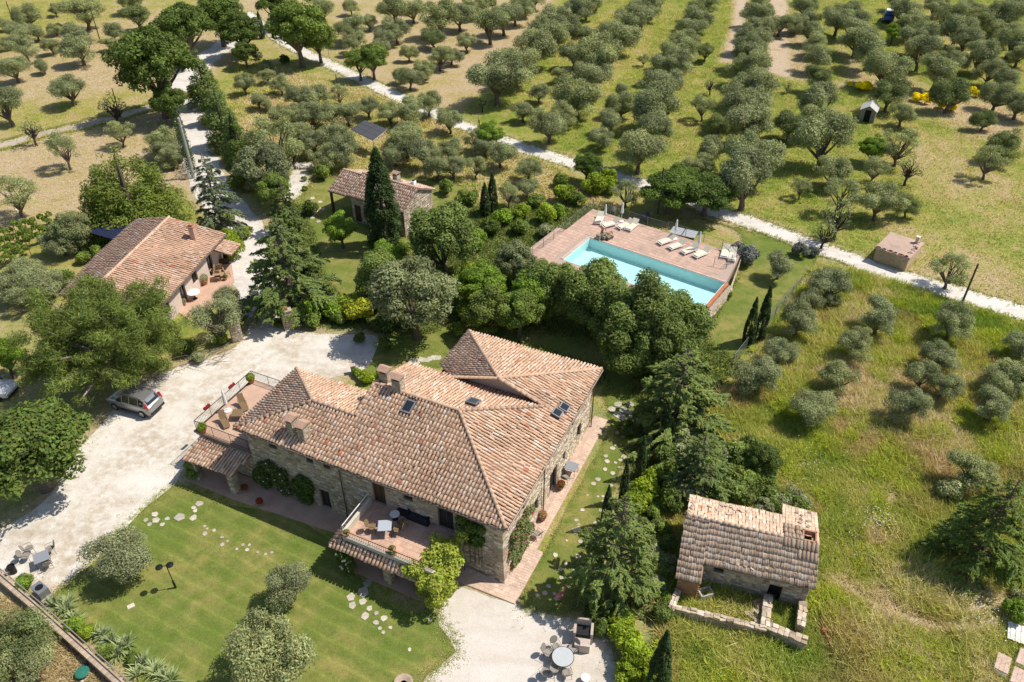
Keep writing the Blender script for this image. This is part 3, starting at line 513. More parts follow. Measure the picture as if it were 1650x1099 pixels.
shrubs('in the garden above the pool', [(880, 346, 18), (842, 340, 15), (910, 312, 18), (958, 296, 20), (980, 288, 18), (865, 322, 14, 'shrub_green'), (900, 340, 14, 'shrub_bright'), (930, 320, 14, 'shrub_green'), (985, 305, 12, 'shrub'), (760, 318, 14, 'shrub_green'), (810, 350, 18, 'shrub_bright'), (838, 365, 16, 'shrub_green'), (790, 365, 18, 'shrub_dark'), (765, 385, 20, 'shrub_bright'), (880, 372, 14, 'shrub_olive'), (905, 290, 14, 'shrub_green')], 'shrub', 'lime or green garden bush')
shrubs('on the cottage lawn', [(490, 288, 5), (491, 303, 5), (519, 277, 15), (720, 302, 14), (746, 318, 14), (650, 400, 12), (690, 410, 16), (700, 345, 12)], 'shrub_green', 'clipped dark green bush')
shrubs('beside the drive at the patio', [(372, 382, 18), (378, 402, 18), (392, 372, 14), (365, 350, 14), (468, 360, 16, 'shrub_bright'), (500, 335, 14, 'shrub_dark')], 'shrub', 'lime green bush')
shrubs('along the fence right of the pool', [(1205, 412, 18), (1190, 398, 13), (1172, 475, 8, 'shrub_dark'), (1040, 350, 10), (987, 340, 8), (1290, 402, 15), (1310, 405, 10)], 'shrub_grey', 'grey lavender bush')
shrubs('on the far meadow', [(1369, 135, 5), (1388, 139, 9), (1398, 138, 9), (1446, 137, 4), (1478, 156, 9), (1492, 159, 10), (1518, 168, 8), (1534, 172, 8), (1567, 144, 7), (1574, 152, 6)], 'shrub_broom', 'yellow flowering broom')
shrubs('behind the barn and along its scrub', [(1150, 800, 20, 'shrub_dark'), (1175, 790, 18, 'shrub_bay'), (1210, 785, 22, 'shrub_bay'), (1240, 795, 20, 'shrub_bay'), (1265, 800, 16, 'shrub_bay'), (1190, 770, 22, 'shrub_bay'), (1160, 770, 20, 'shrub_dark'), (1230, 770, 20, 'shrub_bay'), (1130, 775, 18, 'shrub_dark'), (1290, 812, 14, 'shrub_olive')], 'shrub_bay', 'grey-green bramble bush')
sr = random.Random(11); SCR = []
for k in range(46): SCR.append((sr.uniform(1075, 1215), sr.uniform(695, 800), sr.uniform(16, 28), sr.choice(['shrub_bay', 'shrub_dark', 'shrub_bay', 'shrub_green', 'shrub_olive'])))
for k in range(22): SCR.append((sr.uniform(1045, 1082), sr.uniform(800, 990), sr.uniform(10, 18), sr.choice(['shrub_green', 'shrub_dark', 'shrub_bay', 'shrub_olive'])))
for k in range(14): SCR.append((sr.uniform(1215, 1300), sr.uniform(785, 822), sr.uniform(10, 18), sr.choice(['shrub_bay', 'shrub_olive', 'shrub_green'])))
SCR = [q for q in SCR if not (q[1] > 770 and q[0] > 1112 and q[1] - q[2] * .2 > 796 + (q[0] - 1112) * .2)]
for x, y, r_, k in SCR: T(k, x, y, r_, {'shrub_bay': 'dark green bush in the tangled scrub between farmhouse and barn', 'shrub_dark': 'small-leaved dark bush in the tangled scrub between farmhouse and barn', 'shrub_green': 'fresh green bush in the tangled scrub between farmhouse and barn', 'shrub_olive': 'grey-green bush in the tangled scrub between farmhouse and barn'}[k], 'scrub bushes between the farmhouse and the barn')
shrubs('among the garden trees near the pool', [(760, 440, 24, 'shrub'), (800, 465, 20, 'shrub_bright'), (815, 515, 18, 'shrub'), (750, 500, 18, 'shrub_bright'), (870, 505, 22, 'shrub'), (845, 440, 20, 'shrub'), (700, 450, 16, 'shrub_bright'), (785, 530, 16, 'shrub_green'), (735, 530, 14, 'shrub_green')], 'shrub', 'light green bush')
shrubs('on the meadow at the right edge', [(1640, 985, 22, 'shrub_bright'), (1645, 960, 14, 'shrub_olive'), (1530, 790, 20, 'shrub_olive'), (1540, 850, 18, 'shrub_dark')], 'shrub_green', 'wild bush')
shrubs('round the house with the terracotta patio', [(330, 505, 12, 'shrub_olive'), (300, 560, 16, 'shrub_dark'), (350, 545, 14, 'shrub_green'), (320, 575, 12, 'shrub_olive'), (160, 405, 14), (135, 415, 12), (100, 450, 18), (250, 585, 12, 'shrub_dark')], 'shrub_green', 'low green bush')
shrubs('behind the house back door', [(590, 608, 13, 'shrub'), (575, 600, 9, 'shrub_bright'), (610, 603, 8, 'shrub')], 'shrub', 'flowering pale bush')
shrubs('by the poles on the upper drive', [(285, 250, 14), (272, 262, 14), (260, 245, 14), (458, 95, 9, 'shrub_dark'), (430, 105, 10), (415, 90, 8, 'shrub_olive')], 'shrub_olive', 'grey bush')
shrubs('on the right of the gate under the cedar', [(450, 520, 10), (620, 555, 14, 'shrub_dark'), (580, 545, 10, 'shrub_dark')], 'shrub_dark', 'dark low bush')

# ---------------------------------------------------------------- masonry and tile builders
VC = mat('mottled_clay', (1, 1, 1), .9, var=.22, scale=9, bmp=.3, vc=True); STONE = mat('rubble_stone', (1, 1, 1), .95, var=.3, scale=7, bmp=.5, vc=True)
MORTAR = mat('mortar', (.36, .30, .23), .95, var=.3, scale=4, bmp=.5); DARK = mat('dark_interior', (.012, .011, .010), .8, var=.1); WOOD = mat('dark_wood', (.09, .05, .03), .7, var=.3, scale=8); PLASTER = mat('pinkish_plaster', (.50, .40, .33), .9, var=.12, scale=2)
CREAM = mat('cream_plaster', (.58, .52, .43), .9, var=.12, scale=1.5); TERRA = mat('terracotta_paving', (.52, .345, .25), .9, var=.16, scale=1.2, bmp=.2); BRICKP = mat('brick_paving', (.52, .38, .30), .9, var=.2, scale=2.5, bmp=.3)
METAL = mat('dark_iron', (.03, .03, .032), .5, .6, var=.2); GREYM = mat('grey_metal', (.42, .43, .45), .4, .7, var=.1); WHITE = mat('white_paint', (.78, .77, .74), .6, var=.06); GUTTER = mat('copper_gutter', (.22, .17, .14), .5, .5, var=.2)
GLASS = mat('window_glass', (.02, .025, .03), .06, var=.1, bmp=0, spec=.6); POT = mat('terracotta_pot', (.42, .20, .12), .85, var=.2)
TILEC = [(.62, .41, .28), (.58, .375, .25), (.64, .45, .32), (.53, .33, .215), (.65, .50, .375), (.50, .345, .24), (.62, .42, .29), (.59, .385, .26)]
TILEW = np.array([4, 4, 3, 2, 2, 1.2, 4, 4]); TILEW = TILEW / TILEW.sum()
def tile_shape(L, r0=.09, r1=.077, seg=5):
    V = []; F = []
    for (t, r, th, off) in ((0, r0, 0, .035), (L, r1, 0, .0)):
        for k in range(seg + 1):
            a = PI * k / seg; V.append((r * math.cos(a), t, r * .92 * math.sin(a) + off))
    for k in range(seg + 1):
        a = PI * k / seg; V.append(((r0 - .022) * math.cos(a), 0, (r0 - .022) * .92 * math.sin(a) + .035 - .01))
    n = seg + 1
    for k in range(seg): F.append((k + 1, k, n + k, n + k + 1)); F.append((k, k + 1, 2 * n + k + 1, 2 * n + k))
    return np.array(V), np.array(F)
def plane_tiles(poly, colw=.25, roww=.36, over=.06, skip=None):
    """[(pos, s, t, n, length)] cover tiles of a roof plane given as a polygon in space"""
    P = np.array(poly, float); n = np.zeros(3)
    for i in range(len(P)): n += np.cross(P[i], P[(i + 1) % len(P)])
    n /= np.linalg.norm(n); n = n if n[2] > 0 else -n; t = np.array([0, 0, 1.]) - n * n[2]; t /= np.linalg.norm(t); s = np.cross(t, n)
    o = P[np.argmin(P[:, 2])]; U = (P - o) @ s; Vv = (P - o) @ t; out = []
    m = int((U.max() - U.min()) / colw)
    for k in range(m + 1):
        c = U.min() + (k + .5) * (U.max() - U.min()) / (m + 1); xs = []
        for i in range(len(P)):
            a, b = (U[i], Vv[i]), (U[(i + 1) % len(P)], Vv[(i + 1) % len(P)])
            if (a[0] > c) != (b[0] > c): xs.append(a[1] + (b[1] - a[1]) * (c - a[0]) / (b[0] - a[0]))
        xs.sort()
        for a, b in zip(xs[::2], xs[1::2]):
            y = a - over; i = 0
            while y < b - .08:
                L = min(roww * 1.14, b - y + .02); j = rng.normal(size=3) * .5
                q = o + s * (c + j[0] * .026) + t * (y + j[1] * .05) + n * (.018 * abs(j[2]) + .03 * math.sin(c * .9 + y * .7))
                if skip is None or not skip(q): ya = rng.normal() * .045; out.append((q, s * math.cos(ya) + t * math.sin(ya), t * math.cos(ya) - s * math.sin(ya), n, L))
                y += roww
    return out
def tile_colour(): 
    u = rng.random()
    if u < .010: return np.array([.52, .19, .11]) * rng.uniform(.85, 1.15)
    if u < .06: return np.array([.66, .55, .46])
    return np.array(TILEC[rng.choice(8, p=TILEW)]) * rng.uniform(.88, 1.12)
def lay_tiles(tiles, parent, near=0, key=None, name='roof_tile', full=.41):
    """the nearest tiles each an object, the rest joined"""
    if near:
        tiles = sorted(tiles, key=key); Vs, Fs = tile_shape(full); var = []
        for i in range(12): var.append(np_mesh('roof_tile', Vs, Fs, VC, np.tile(np.array(TILEC[i % 8]) * (1.08 - .012 * i), (len(Vs), 1)), True))
        for q, s, t, n, L in tiles[:near]:
            o = link(name, var[R.randrange(12)], parent); o.matrix_local = Matrix(((s[0], t[0], n[0], q[0]), (s[1], t[1], n[1], q[1]), (s[2], t[2], n[2], q[2]), (0, 0, 0, 1))) @ Matrix.Diagonal((1, L / full, 1, 1))
        tiles = tiles[near:]
    Vs, Fs = tile_shape(1.0); VV = []; FF = []; CC = []
    for i, (q, s, t, n, L) in enumerate(tiles):
        VV.append(q + Vs[:, :1] * s + Vs[:, 1:2] * t * L + Vs[:, 2:] * n); FF.append(Fs + i * len(Vs)); CC.append(np.tile(tile_colour(), (len(Vs), 1)))
    return stuff(link('roof_tiling', np_mesh('roof_tiling', np.concatenate(VV), np.concatenate(FF), VC, np.concatenate(CC), True), parent))
def ridge(parent, a, b, r=.13, step=.40, name='ridge_tile'):
    a, b = np.array(a, float), np.array(b, float); d = b - a; L = np.linalg.norm(d); t = d / L; s = np.cross(t, [0, 0, 1.]); s /= np.linalg.norm(s); n = np.cross(s, t); k = max(1, int(L / step)); Vs, Fs = tile_shape(step * 1.12, r, r * .88)
    key = ('ridge', r, step)
    if key not in MATS: MATS[key] = [np_mesh('ridge_tile', Vs, Fs, VC, np.tile(tile_colour() * .95, (len(Vs), 1)), True) for _ in range(5)]
    for i in range(k):
        q = a + t * (i * L / k) + n * (.02 + .01 * rng.random()); o = link(name, MATS[key][R.randrange(5)], parent)
        o.matrix_local = Matrix(((s[0], t[0], n[0], q[0]), (s[1], t[1], n[1], q[1]), (s[2], t[2], n[2], q[2]), (0, 0, 0, 1)))
STC = [(.43, .34, .25), (.36, .28, .20), (.50, .42, .32), (.29, .225, .165), (.46, .35, .23), (.54, .475, .38), (.39, .33, .265)]
def stonework(parent, o, ax, out, L, z0, z1, holes=(), batter=None, hs=(.13, .24), ls=(.18, .5), proud=.035, name='stonework', bright=1.0, top=None):
    """rubble stones standing proud of a wall that starts at o, runs along ax for L metres and faces out"""
    o = np.array(o, float); ax = np.array(ax, float); out = np.array(out, float); V = []; F = []; C = []; z = z0; k = 0
    while z < z1 - .05:
        h = min(rng.uniform(*hs), z1 - z); x = -rng.uniform(0, .2)
        while x < L - .06:
            l = rng.uniform(*ls); a, b = max(x, 0) + .012, min(x + l, L) - .012; x += l
            if b - a < .05: continue
            zz0 = z + .012 + rng.uniform(0, .02); zz1 = z + h - .012 - rng.uniform(0, .02)
            if any(b > q[0] and a < q[1] and zz1 > q[2] and zz0 < q[3] for q in holes): continue
            if top is not None and zz1 > top((a + b) / 2): continue
            p = proud * rng.uniform(.45, 1.25); ins = min(.03, (b - a) * .2, (zz1 - zz0) * .2)
            for (xx, yy, dd) in ((a, zz0, 0), (b, zz0, 0), (b, zz1, 0), (a, zz1, 0), (a + ins, zz0 + ins, p), (b - ins, zz0 + ins, p), (b - ins, zz1 - ins, p), (a + ins, zz1 - ins, p)):
                off = dd + (batter(xx, yy) if batter else 0); V.append(o + ax * (xx + rng.normal() * .006) + out * off + np.array([0, 0, yy + rng.normal() * .006]))
            F += [tuple(8 * k + i for i in f) for f in ((4, 5, 6, 7), (0, 1, 5, 4), (1, 2, 6, 5), (2, 3, 7, 6), (3, 0, 4, 7))]
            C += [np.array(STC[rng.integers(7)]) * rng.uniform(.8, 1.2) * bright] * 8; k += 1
        z += h
    if not k: return None
    F = np.array(F)
    if np.cross(ax, [0, 0, 1.]) @ out < 0: F = F[:, ::-1]
    return stuff(link(name, np_mesh(name, np.array(V), F, STONE, np.array(C)), parent))
def wall_grid(mb, o, ax, out, L, z0, z1, holes, depth=.28, batter=None):
    """wall face with real openings and reveals"""
    o = Vector(o); ax = Vector(ax); out = Vector(out); xs = sorted({0, L} | {v for h in holes for v in h[:2]} | ({L * i / 8 for i in range(9)} if batter else set())); zs = sorted({z0, z1} | {v for h in holes for v in h[2:4]} | ({.6, 1.2, 1.8, 2.4} if batter else set()))
    pt = lambda x, z, d=0: o + ax * x + Vector((0, 0, z)) + out * ((batter(x, z) if batter else 0) - d)
    flip = ax.cross(Vector((0, 0, 1))).dot(out) < 0
    def q(*p): mb.add(list(p)[::-1] if flip else p, [(0, 1, 2, 3)])
    for x0, x1 in zip(xs, xs[1:]):
        for a, b in zip(zs, zs[1:]):
            if any(x0 >= h[0] - 1e-6 and x1 <= h[1] + 1e-6 and a >= h[2] - 1e-6 and b <= h[3] + 1e-6 for h in holes): continue
            q(pt(x0, a), pt(x1, a), pt(x1, b), pt(x0, b))
    for h in holes:
        x0, x1, a, b = h[:4]
        q(pt(x0, a), pt(x0, a, depth), pt(x0, b, depth), pt(x0, b))
        q(pt(x1, b), pt(x1, b, depth), pt(x1, a, depth), pt(x1, a)); q(pt(x0, b), pt(x0, b, depth), pt(x1, b, depth), pt(x1, b)); q(pt(x1, a), pt(x1, a, depth), pt(x0, a, depth), pt(x0, a))
def opening(parent, kind, o, ax, out, h, depth=.2, frame=WOOD, pane=GLASS, bars=1, label=None):
    """window or door set back in its opening: frame with the leaf or pane as sub-part"""
    o = Vector(o); ax = Vector(ax); out = Vector(out); x0, x1, a, b = h[:4]; P = lambda x, z, d: o + ax * x + Vector((0, 0, z)) - out * d; mb = MB(); w = .07
    def bar(xa, xb, za, zb, d0=depth - .06, d1=depth):
        c = [P(x, z, d) for d in (d0, d1) for z in (za, zb) for x in (xa, xb)]; mb.add(c, [(0, 1, 3, 2), (4, 6, 7, 5), (0, 2, 6, 4), (1, 5, 7, 3), (0, 4, 5, 1), (2, 3, 7, 6)])
    bar(x0, x0 + w, a, b); bar(x1 - w, x1, a, b); bar(x0 + w, x1 - w, b - w, b); bar(x0 + w, x1 - w, a, a + w)
    for i in range(bars): m = x0 + (x1 - x0) * (i + 1) / (bars + 1); bar(m - .03, m + .03, a + w, b - w)
    f = mb.build(kind, frame, parent); g = MB(); g.add([P(x0, a, depth - .02), P(x1, a, depth - .02), P(x1, b, depth - .02), P(x0, b, depth - .02)], [(0, 1, 2, 3)]); g.build('pane', pane, f)
    if label: f['label'] = label
    return f
CAMP = np.array([0, 0, CAM_H])

# ---------------------------------------------------------------- the farmhouse (local frame: x along the front, y into the house)
TH = math.atan2(-.4255, .905); HO = np.array([-.36, 30.5, 0]); HX = np.array([math.cos(TH), math.sin(TH), 0]); HY = np.array([-math.sin(TH), math.cos(TH), 0])
def HL(px, py, z):                                     # photo point at height z in house coordinates
    p = G(px, py, z) - HO; return np.array([p @ HX, p @ HY, z])
def HW(x, y, z=0.0): return HO + HX * x + HY * y + np.array([0, 0, z])
house = thing('farmhouse', 'large stone farmhouse with hipped terracotta roofs and two terraces', 'farmhouse', tuple(HO), TH)
hcam = np.array([(CAMP - HO) @ HX, (CAMP - HO) @ HY, CAM_H])
near = lambda q: np.linalg.norm(q[0] - hcam)
E0 = 5.6
PLANES = [
    [(-20.4, 0, E0), (0, 0, E0), (-6.2, 5.95, 7.7), (-12.75, 5.95, 7.7), (-12.75, 3.4, 6.8), (-16.2, 3.4, 6.8)],
    [(-20.4, 6.85, E0), (-20.4, 0, E0), (-16.2, 3.4, 6.8)],
    [(-20.4, 6.85, E0), (-16.2, 3.4, 6.8), (-12.75, 3.4, 6.8), (-12.75, 6.85, E0)],
    [(-12.75, 5.95, 7.7), (-6.2, 5.95, 7.7), (-1.7, 10.4, 6.15), (-12.75, 10.4, 6.15)],
    [(0, 0, E0), (0, 10.4, E0), (-1.7, 10.4, 6.15), (-6.2, 5.95, 7.7)],
    [(0, 10.4, E0), (0, 16.4, E0), (-5.45, 10.25, 7.44), (-1.2, 10.25, 6.0)],
    [(-11.05, 11.9, E0), (-9.3, 10.25, 6.17), (-5.45, 10.25, 7.44), (-11.05, 16.4, E0)],
    [(0, 16.4, E0), (-11.05, 16.4, E0), (-5.45, 10.25, 7.44)]]
roofm = MB()
for p in PLANES: roofm.slab([(x, y, z - .02) for x, y, z in p], .13, (.27, .175, .125))
roof = roofm.build('roof', VC, house)
SKY = [(-9.55, 5.05, 7.38, .75, 1.0), (-6.05, 7.6, 7.1, .8, .9), (-.95, 10.15, 5.92, .7, .7), (-.75, 10.95, 5.85, .7, .7)]
skip = lambda q: any(abs(q[0] - s[0]) < s[3] * .5 and abs(q[1] + .15 - s[1]) < s[4] * .5 for s in SKY)
tl = [t for p in PLANES for t in plane_tiles(p, skip=skip)]
lay_tiles(tl, roof, 300, near)
for a, b in (((0, 0, E0), (-6.2, 5.95, 7.72)), ((-6.2, 5.95, 7.72), (-12.75, 5.95, 7.72)), ((-20.4, 0, E0), (-16.2, 3.4, 6.82)), ((-20.4, 6.85, E0), (-16.2, 3.4, 6.82)), ((-16.2, 3.4, 6.82), (-12.75, 3.4, 6.82)), ((-6.2, 5.95, 7.72), (-1.7, 10.4, 6.17)),
             ((0, 16.4, E0), (-5.45, 10.25, 7.46)), ((-11.05, 16.4, E0), (-5.45, 10.25, 7.46)), ((-5.45, 10.2, 7.44), (-1.3, 10.2, 6.02)), ((-5.45, 10.2, 7.44), (-9.3, 10.2, 6.17)), ((-12.75, 3.4, 6.8), (-12.75, 5.95, 7.7)), ((-12.75, 10.4, 6.15), (-12.75, 5.95, 7.7))): ridge(house, a, b)
for i, (x, y, z, w, l) in enumerate(SKY):

    tilt = (math.atan(.353), 0) if i == 0 else (-math.atan(.35), 0) if i == 1 else (0, math.atan(.339)); z += .16
    s = MB().box((0, 0, 0), (w, l, .1)).build('skylight', mat('lead_frame', (.20, .20, .21), .6, .3), house, (x, y, z)); s.rotation_euler = (tilt[0], tilt[1], 0)
    g = MB().box((0, 0, .058), (w * .74, l * .76, .012)).build('pane', GLASS, s)
# walls: stone core with real openings
FRONT = [(1.86, 2.56, 4.3, 4.95), (4.98, 5.55, 4.25, 4.85), (6.33, 6.93, 4.3, 4.9), (5.55, 6.35, .1, 2.0), (10.15, 11.1, 2.8, 4.85), (12.5, 13.2, 4.2, 4.85), (15.0, 16.1, 2.8, 4.9), (2.1, 2.9, .9, 1.8), (12.0, 13.3, .1, 2.1), (14.6, 15.6, .1, 2.1)]   # x from the left corner -19.95
RIGHT = [(7.55, 8.75, .05, 2.2), (4.85, 5.4, 1.15, 2.25), (12.65, 13.4, 1.0, 2.3), (9.9, 10.3, 1.3, 2.1), (2.6, 3.2, 3.4, 4.3), (11.0, 11.6, 3.5, 4.4)]
bf = lambda x, z: .30 * max(0, (2.3 - z) / 2.3) * min(1, max(0, (x - 15.2) / 3.5)); br_ = lambda y, z: .26 * max(0, (2.3 - z) / 2.3) * min(1, max(0, 1 - (y - .5) / 6.5))
fo, fx, fn = (-19.95, .45, 0), (1, 0, 0), (0, -1, 0); ro, rx, rn = (-.45, .45, 0), (0, 1, 0), (1, 0, 0)
mb = MB(); wall_grid(mb, fo, fx, fn, 19.5, -.2, 5.55, FRONT, batter=bf); front = mb.build('front_wall', MORTAR, house)
mb = MB(); wall_grid(mb, ro, rx, rn, 15.5, -.2, 5.55, RIGHT, batter=br_); right = mb.build('side_wall', MORTAR, house)
bfg = lambda x, z: bf(x, z) + .0; stonework(front, fo, fx, fn, 19.5, 0, 5.5, FRONT, bfg); stonework(right, ro, rx, rn, 15.5, 0, 5.5, RIGHT, br_, bright=1.35)  # side wall stones coloured lighter: sunlight on that face put into their colour
mb = MB(); wall_grid(mb, (-19.95, 6.45, 0), (0, -1, 0), (-1, 0, 0), 6.0, -.2, 5.55, [(2.2, 3.1, 3.0, 5.0)]); west = mb.build('end_wall', MORTAR, house); stonework(west, (-19.95, 6.45, 0), (0, -1, 0), (-1, 0, 0), 6.0, 0, 5.5, [(2.2, 3.1, 3.0, 5.0)])
opening(house, 'door', (-19.95, 6.45, 0), (0, -1, 0), (-1, 0, 0), (2.2, 3.1, 3.0, 5.0), pane=WOOD)
mb = MB()
for a, ax, out, L, z1 in (((-12.5, 6.45, 0), (-1, 0, 0), (0, 1, 0), 7.45, 5.55), ((-12.5, 10.35, 0), (0, -1, 0), (-1, 0, 0), 9.6, 6.1), ((-10.6, 15.95, 0), (0, -1, 0), (-1, 0, 0), 5.6, 5.55), ((-.45, 15.95, 0), (-1, 0, 0), (0, 1, 0), 10.15, 5.55), ((-10.6, 10.35, 0), (-1, 0, 0), (0, 1, 0), 1.9, 6.05)): wall_grid(mb, a, ax, out, L, -.2, z1, [])
mb.build('rear_wall', MORTAR, house)
MB().add([(-10.4, 10.48, 5.3), (-1.0, 10.48, 5.5), (-1.2, 10.48, 5.92), (-5.45, 10.48, 7.33), (-9.4, 10.48, 6.05)], [(0, 1, 2, 3, 4)]).build('gable_wall', PLASTER, house)
MB().add([(-12.62, .6, 5.5), (-12.62, 10.3, 5.5), (-12.62, 10.3, 6.0), (-12.62, 5.95, 7.55), (-12.62, .6, 5.7)], [(4, 3, 2, 1, 0)]).build('gable_wall', MORTAR, house)
for i, h in enumerate(FRONT):
    d = h[3] - h[2] > 1.5; opening(house, 'door' if d else 'window', fo, fx, fn, h, pane=GLASS if i not in (4, 8, 9) else WOOD)
for i, h in enumerate(RIGHT): opening(house, 'door' if i == 0 else 'window', ro, rx, rn, h)
for k in range(22):                                    # corner stones that follow the flared foot of the wall
    z0_ = k * .25; zc_ = z0_ + .125; ox, oy = br_(0, zc_), bf(19.5, zc_); a_, b_ = (.62, .34) if k % 2 else (.36, .6)
    MB().box((0, 0, 0), (a_, b_, .225), rng.normal() * .02, np.array(STC[rng.integers(7)]) * rng.uniform(.95, 1.25), rx=math.atan(.13) * (oy > .01) * -1, ry=-math.atan(.11) * (ox > .01)).build('corner_stone', STONE, house, (-.45 + ox + .04 - a_ / 2, .45 - oy - .04 + b_ / 2, zc_))
mb = MB()
for h in FRONT[:7]: mb.box((-19.95 + (h[0] + h[1]) / 2, .42, h[3] + .09), (h[1] - h[0] + .4, .12, .16), col=(.40, .33, .25))
mb.build('lintel_course', STONE, house)
for x, y, dx, dy in ((-10.2, -.10, 20.4, 0), (.10, 8.2, 0, 16.4)): MB().tube([(x - dx / 2, y - dy / 2, E0 - .08), (x + dx / 2, y + dy / 2, E0 - .08)], .07, 8).build('gutter', GUTTER, house)
for x, y, z0 in ((-.30, 6.55, 0), (-.30, 15.9, 0), (-12.2, .32, 0)): MB().tube([(x, y, z0), (x, y, E0 - .2), (x + (.3 if x > -5 else 0), y - (0 if x > -5 else .35), E0 - .05)], .05, 6).build('downpipe', GUTTER, house)
def chimney(parent, x, y, zb, w, d, h, rot=0.0, m=MORTAR, stones=True):
    c = MB().box((0, 0, h / 2 - .5), (w, d, h + 1.0)).build('chimney', m, parent, (x, y, zb), rot)
    if stones:
        for o, ax, out, L in (((-w / 2, -d / 2, 0), (1, 0, 0), (0, -1, 0), w), ((w / 2, -d / 2, 0), (0, 1, 0), (1, 0, 0), d)): stonework(c, o, ax, out, L, 0, h - .02, hs=(.08, .16), ls=(.12, .3), proud=.02, bright=1.1)
    k = MB()
    for sx in (-1, 1):                                 # open cap: two posts each side and a little tiled gable
        for sy in (-1, 1): k.box((sx * (w / 2 - .06), sy * (d / 2 - .06), h + .12), (.11, .11, .24), col=(.42, .28, .2))
    k.add([(-w / 2 - .08, -d / 2 - .08, h + .24), (w / 2 + .08, -d / 2 - .08, h + .24), (w / 2 + .08, d / 2 + .08, h + .24), (-w / 2 - .08, d / 2 + .08, h + .24), (-w / 2 - .08, 0, h + .46), (w / 2 + .08, 0, h + .46)], [(0, 1, 5, 4), (2, 3, 4, 5), (1, 2, 5), (3, 0, 4), (3, 2, 1, 0)], (.45, .29, .21))
    k.build('chimney_cap', VC, c); MB().box((0, 0, h + .03), (w * .7, d * .7, .06)).build('flue', DARK, c); return c
chimney(house, -16.15, 1.15, 5.98, .5, .72, 1.0); chimney(house, -15.2, 1.05, 5.95, .5, .72, .9); chimney(house, -12.25, 6.6, 7.4, .66, .6, 1.0); chimney(house, -10.95, 6.15, 7.55, .66, .6, 1.0)
# front terrace over the porch
tz = 2.75; PAV = [(-9.85, -2.75), (-3.5, -2.75), (-3.5, .45), (-9.85, .45)]
terr = MB().prism(PAV, tz - .25, tz).build('terrace_floor', TERRA, house)
mb = MB(); n = 0
for i in range(15):
    for j in range(8): mb.box((-9.62 + i * .42, -2.5 + j * .4, tz + .004), (.405, .385, .016), col=np.array((.55, .365, .27)) * rng.uniform(.88, 1.1))
stuff(mb.build('paving_tiling', VC, terr))
MB().box((-6.65, -2.85, tz + .12), (6.6, .2, .34)).build('parapet', CREAM, house); MB().box((-9.95, -1.25, tz + .25), (.2, 3.0, .6)).build('parapet', CREAM, house)
def railing(parent, a, b, z, h=.75, step=.13, m=METAL, name='railing'):
    a, b = Vector((*a, z)), Vector((*b, z)); L = (b - a).length; k = int(L / step); mb = MB(); mb.tube([a + Vector((0, 0, h)), b + Vector((0, 0, h))], .025, 5); mb.tube([a + Vector((0, 0, .08)), b + Vector((0, 0, .08))], .016, 4)
    for i in range(k + 1):
        p = a.lerp(b, i / k); mb.tube([p, p + Vector((0, 0, h))], .022 if i % 12 == 0 else .009, 4)
    return mb.build(name, m, parent)
railing(house, (-9.6, -2.85), (-3.5, -2.85), tz + .29, .45)
MB().tube([(-9.95, -2.8, tz + .5), (-9.95, -2.8, tz + 1.1), (-9.95, .2, tz + 1.1), (-10.7, .2, tz + 1.1)], .03, 6).build('handrail', WHITE, house)
PENT = [[(-10.75, -3.45, 2.28), (-3.6, -3.45, 2.28), (-3.6, -2.95, 2.62), (-10.15, -2.95, 2.62)], [(-10.75, .3, 2.28), (-10.75, -3.45, 2.28), (-10.1, -2.95, 2.62), (-10.1, .3, 2.62)]]
pm = MB()
for p in PENT: pm.slab([(x, y, z - .02) for x, y, z in p], .1, (.27, .175, .125))
pent = pm.build('porch_roof', VC, house); pt_ = [t for p in PENT for t in plane_tiles(p, .27, .36)]
for q, s, t, nn, L in pt_: 
    Vs, Fs = tile_shape(L, .11, .095); o = link('porch_tile', np_mesh('porch_tile', Vs, Fs, VC, np.tile(tile_colour(), (len(Vs), 1)), True), pent); o.matrix_local = Matrix(((s[0], t[0], nn[0], q[0]), (s[1], t[1], nn[1], q[1]), (s[2], t[2], nn[2], q[2]), (0, 0, 0, 1)))
for x in (-9.9, -6.9, -3.9):
    p = MB().box((x, -2.75, 1.2), (.5, .5, 2.5)).build('pillar', MORTAR, house)
    stonework(p, (x - .25, -3.0, 0), (1, 0, 0), (0, -1, 0), .5, 0, 2.4); stonework(p, (x + .25, -3.0, 0), (0, 1, 0), (1, 0, 0), .5, 0, 2.4)
MB().box((-6.8, -3.1, 2.35), (7.0, .16, .2)).build('beam', WOOD, house)
MB().prism([(-10.6, -3.2), (-3.7, -3.2), (-3.7, .44), (-10.6, .44)], -.1, .03).build('porch_floor', TERRA, house)
# left terrace with lean-to
lz = 2.95; MB().prism([(-25.0, .45), (-20.0, .45), (-20.0, 6.75), (-25.0, 6.75)], lz - .3, lz).build('terrace_floor', TERRA, house)
mb = MB(); wall_grid(mb, (-24.9, 6.65, 0), (0, -1, 0), (-1, 0, 0), 6.1, -.2, lz - .3, [(1.5, 3.2, .0, 2.2)]); wall_grid(mb, (-24.9, .55, 0), (1, 0, 0), (0, -1, 0), 4.9, -.2, lz - .3, [(1.2, 2.4, .05, 2.1)]); wall_grid(mb, (-19.9, 6.65, 0), (-1, 0, 0), (0, 1, 0), 5, -.2, lz - .3, []); lw = mb.build('annex_wall', MORTAR, house)
stonework(lw, (-24.9, 6.65, 0), (0, -1, 0), (-1, 0, 0), 6.1, 0, lz - .32, [(1.5, 3.2, .0, 2.2)]); stonework(lw, (-24.9, .55, 0), (1, 0, 0), (0, -1, 0), 4.9, 0, lz - .32, [(1.2, 2.4, .05, 2.1)])
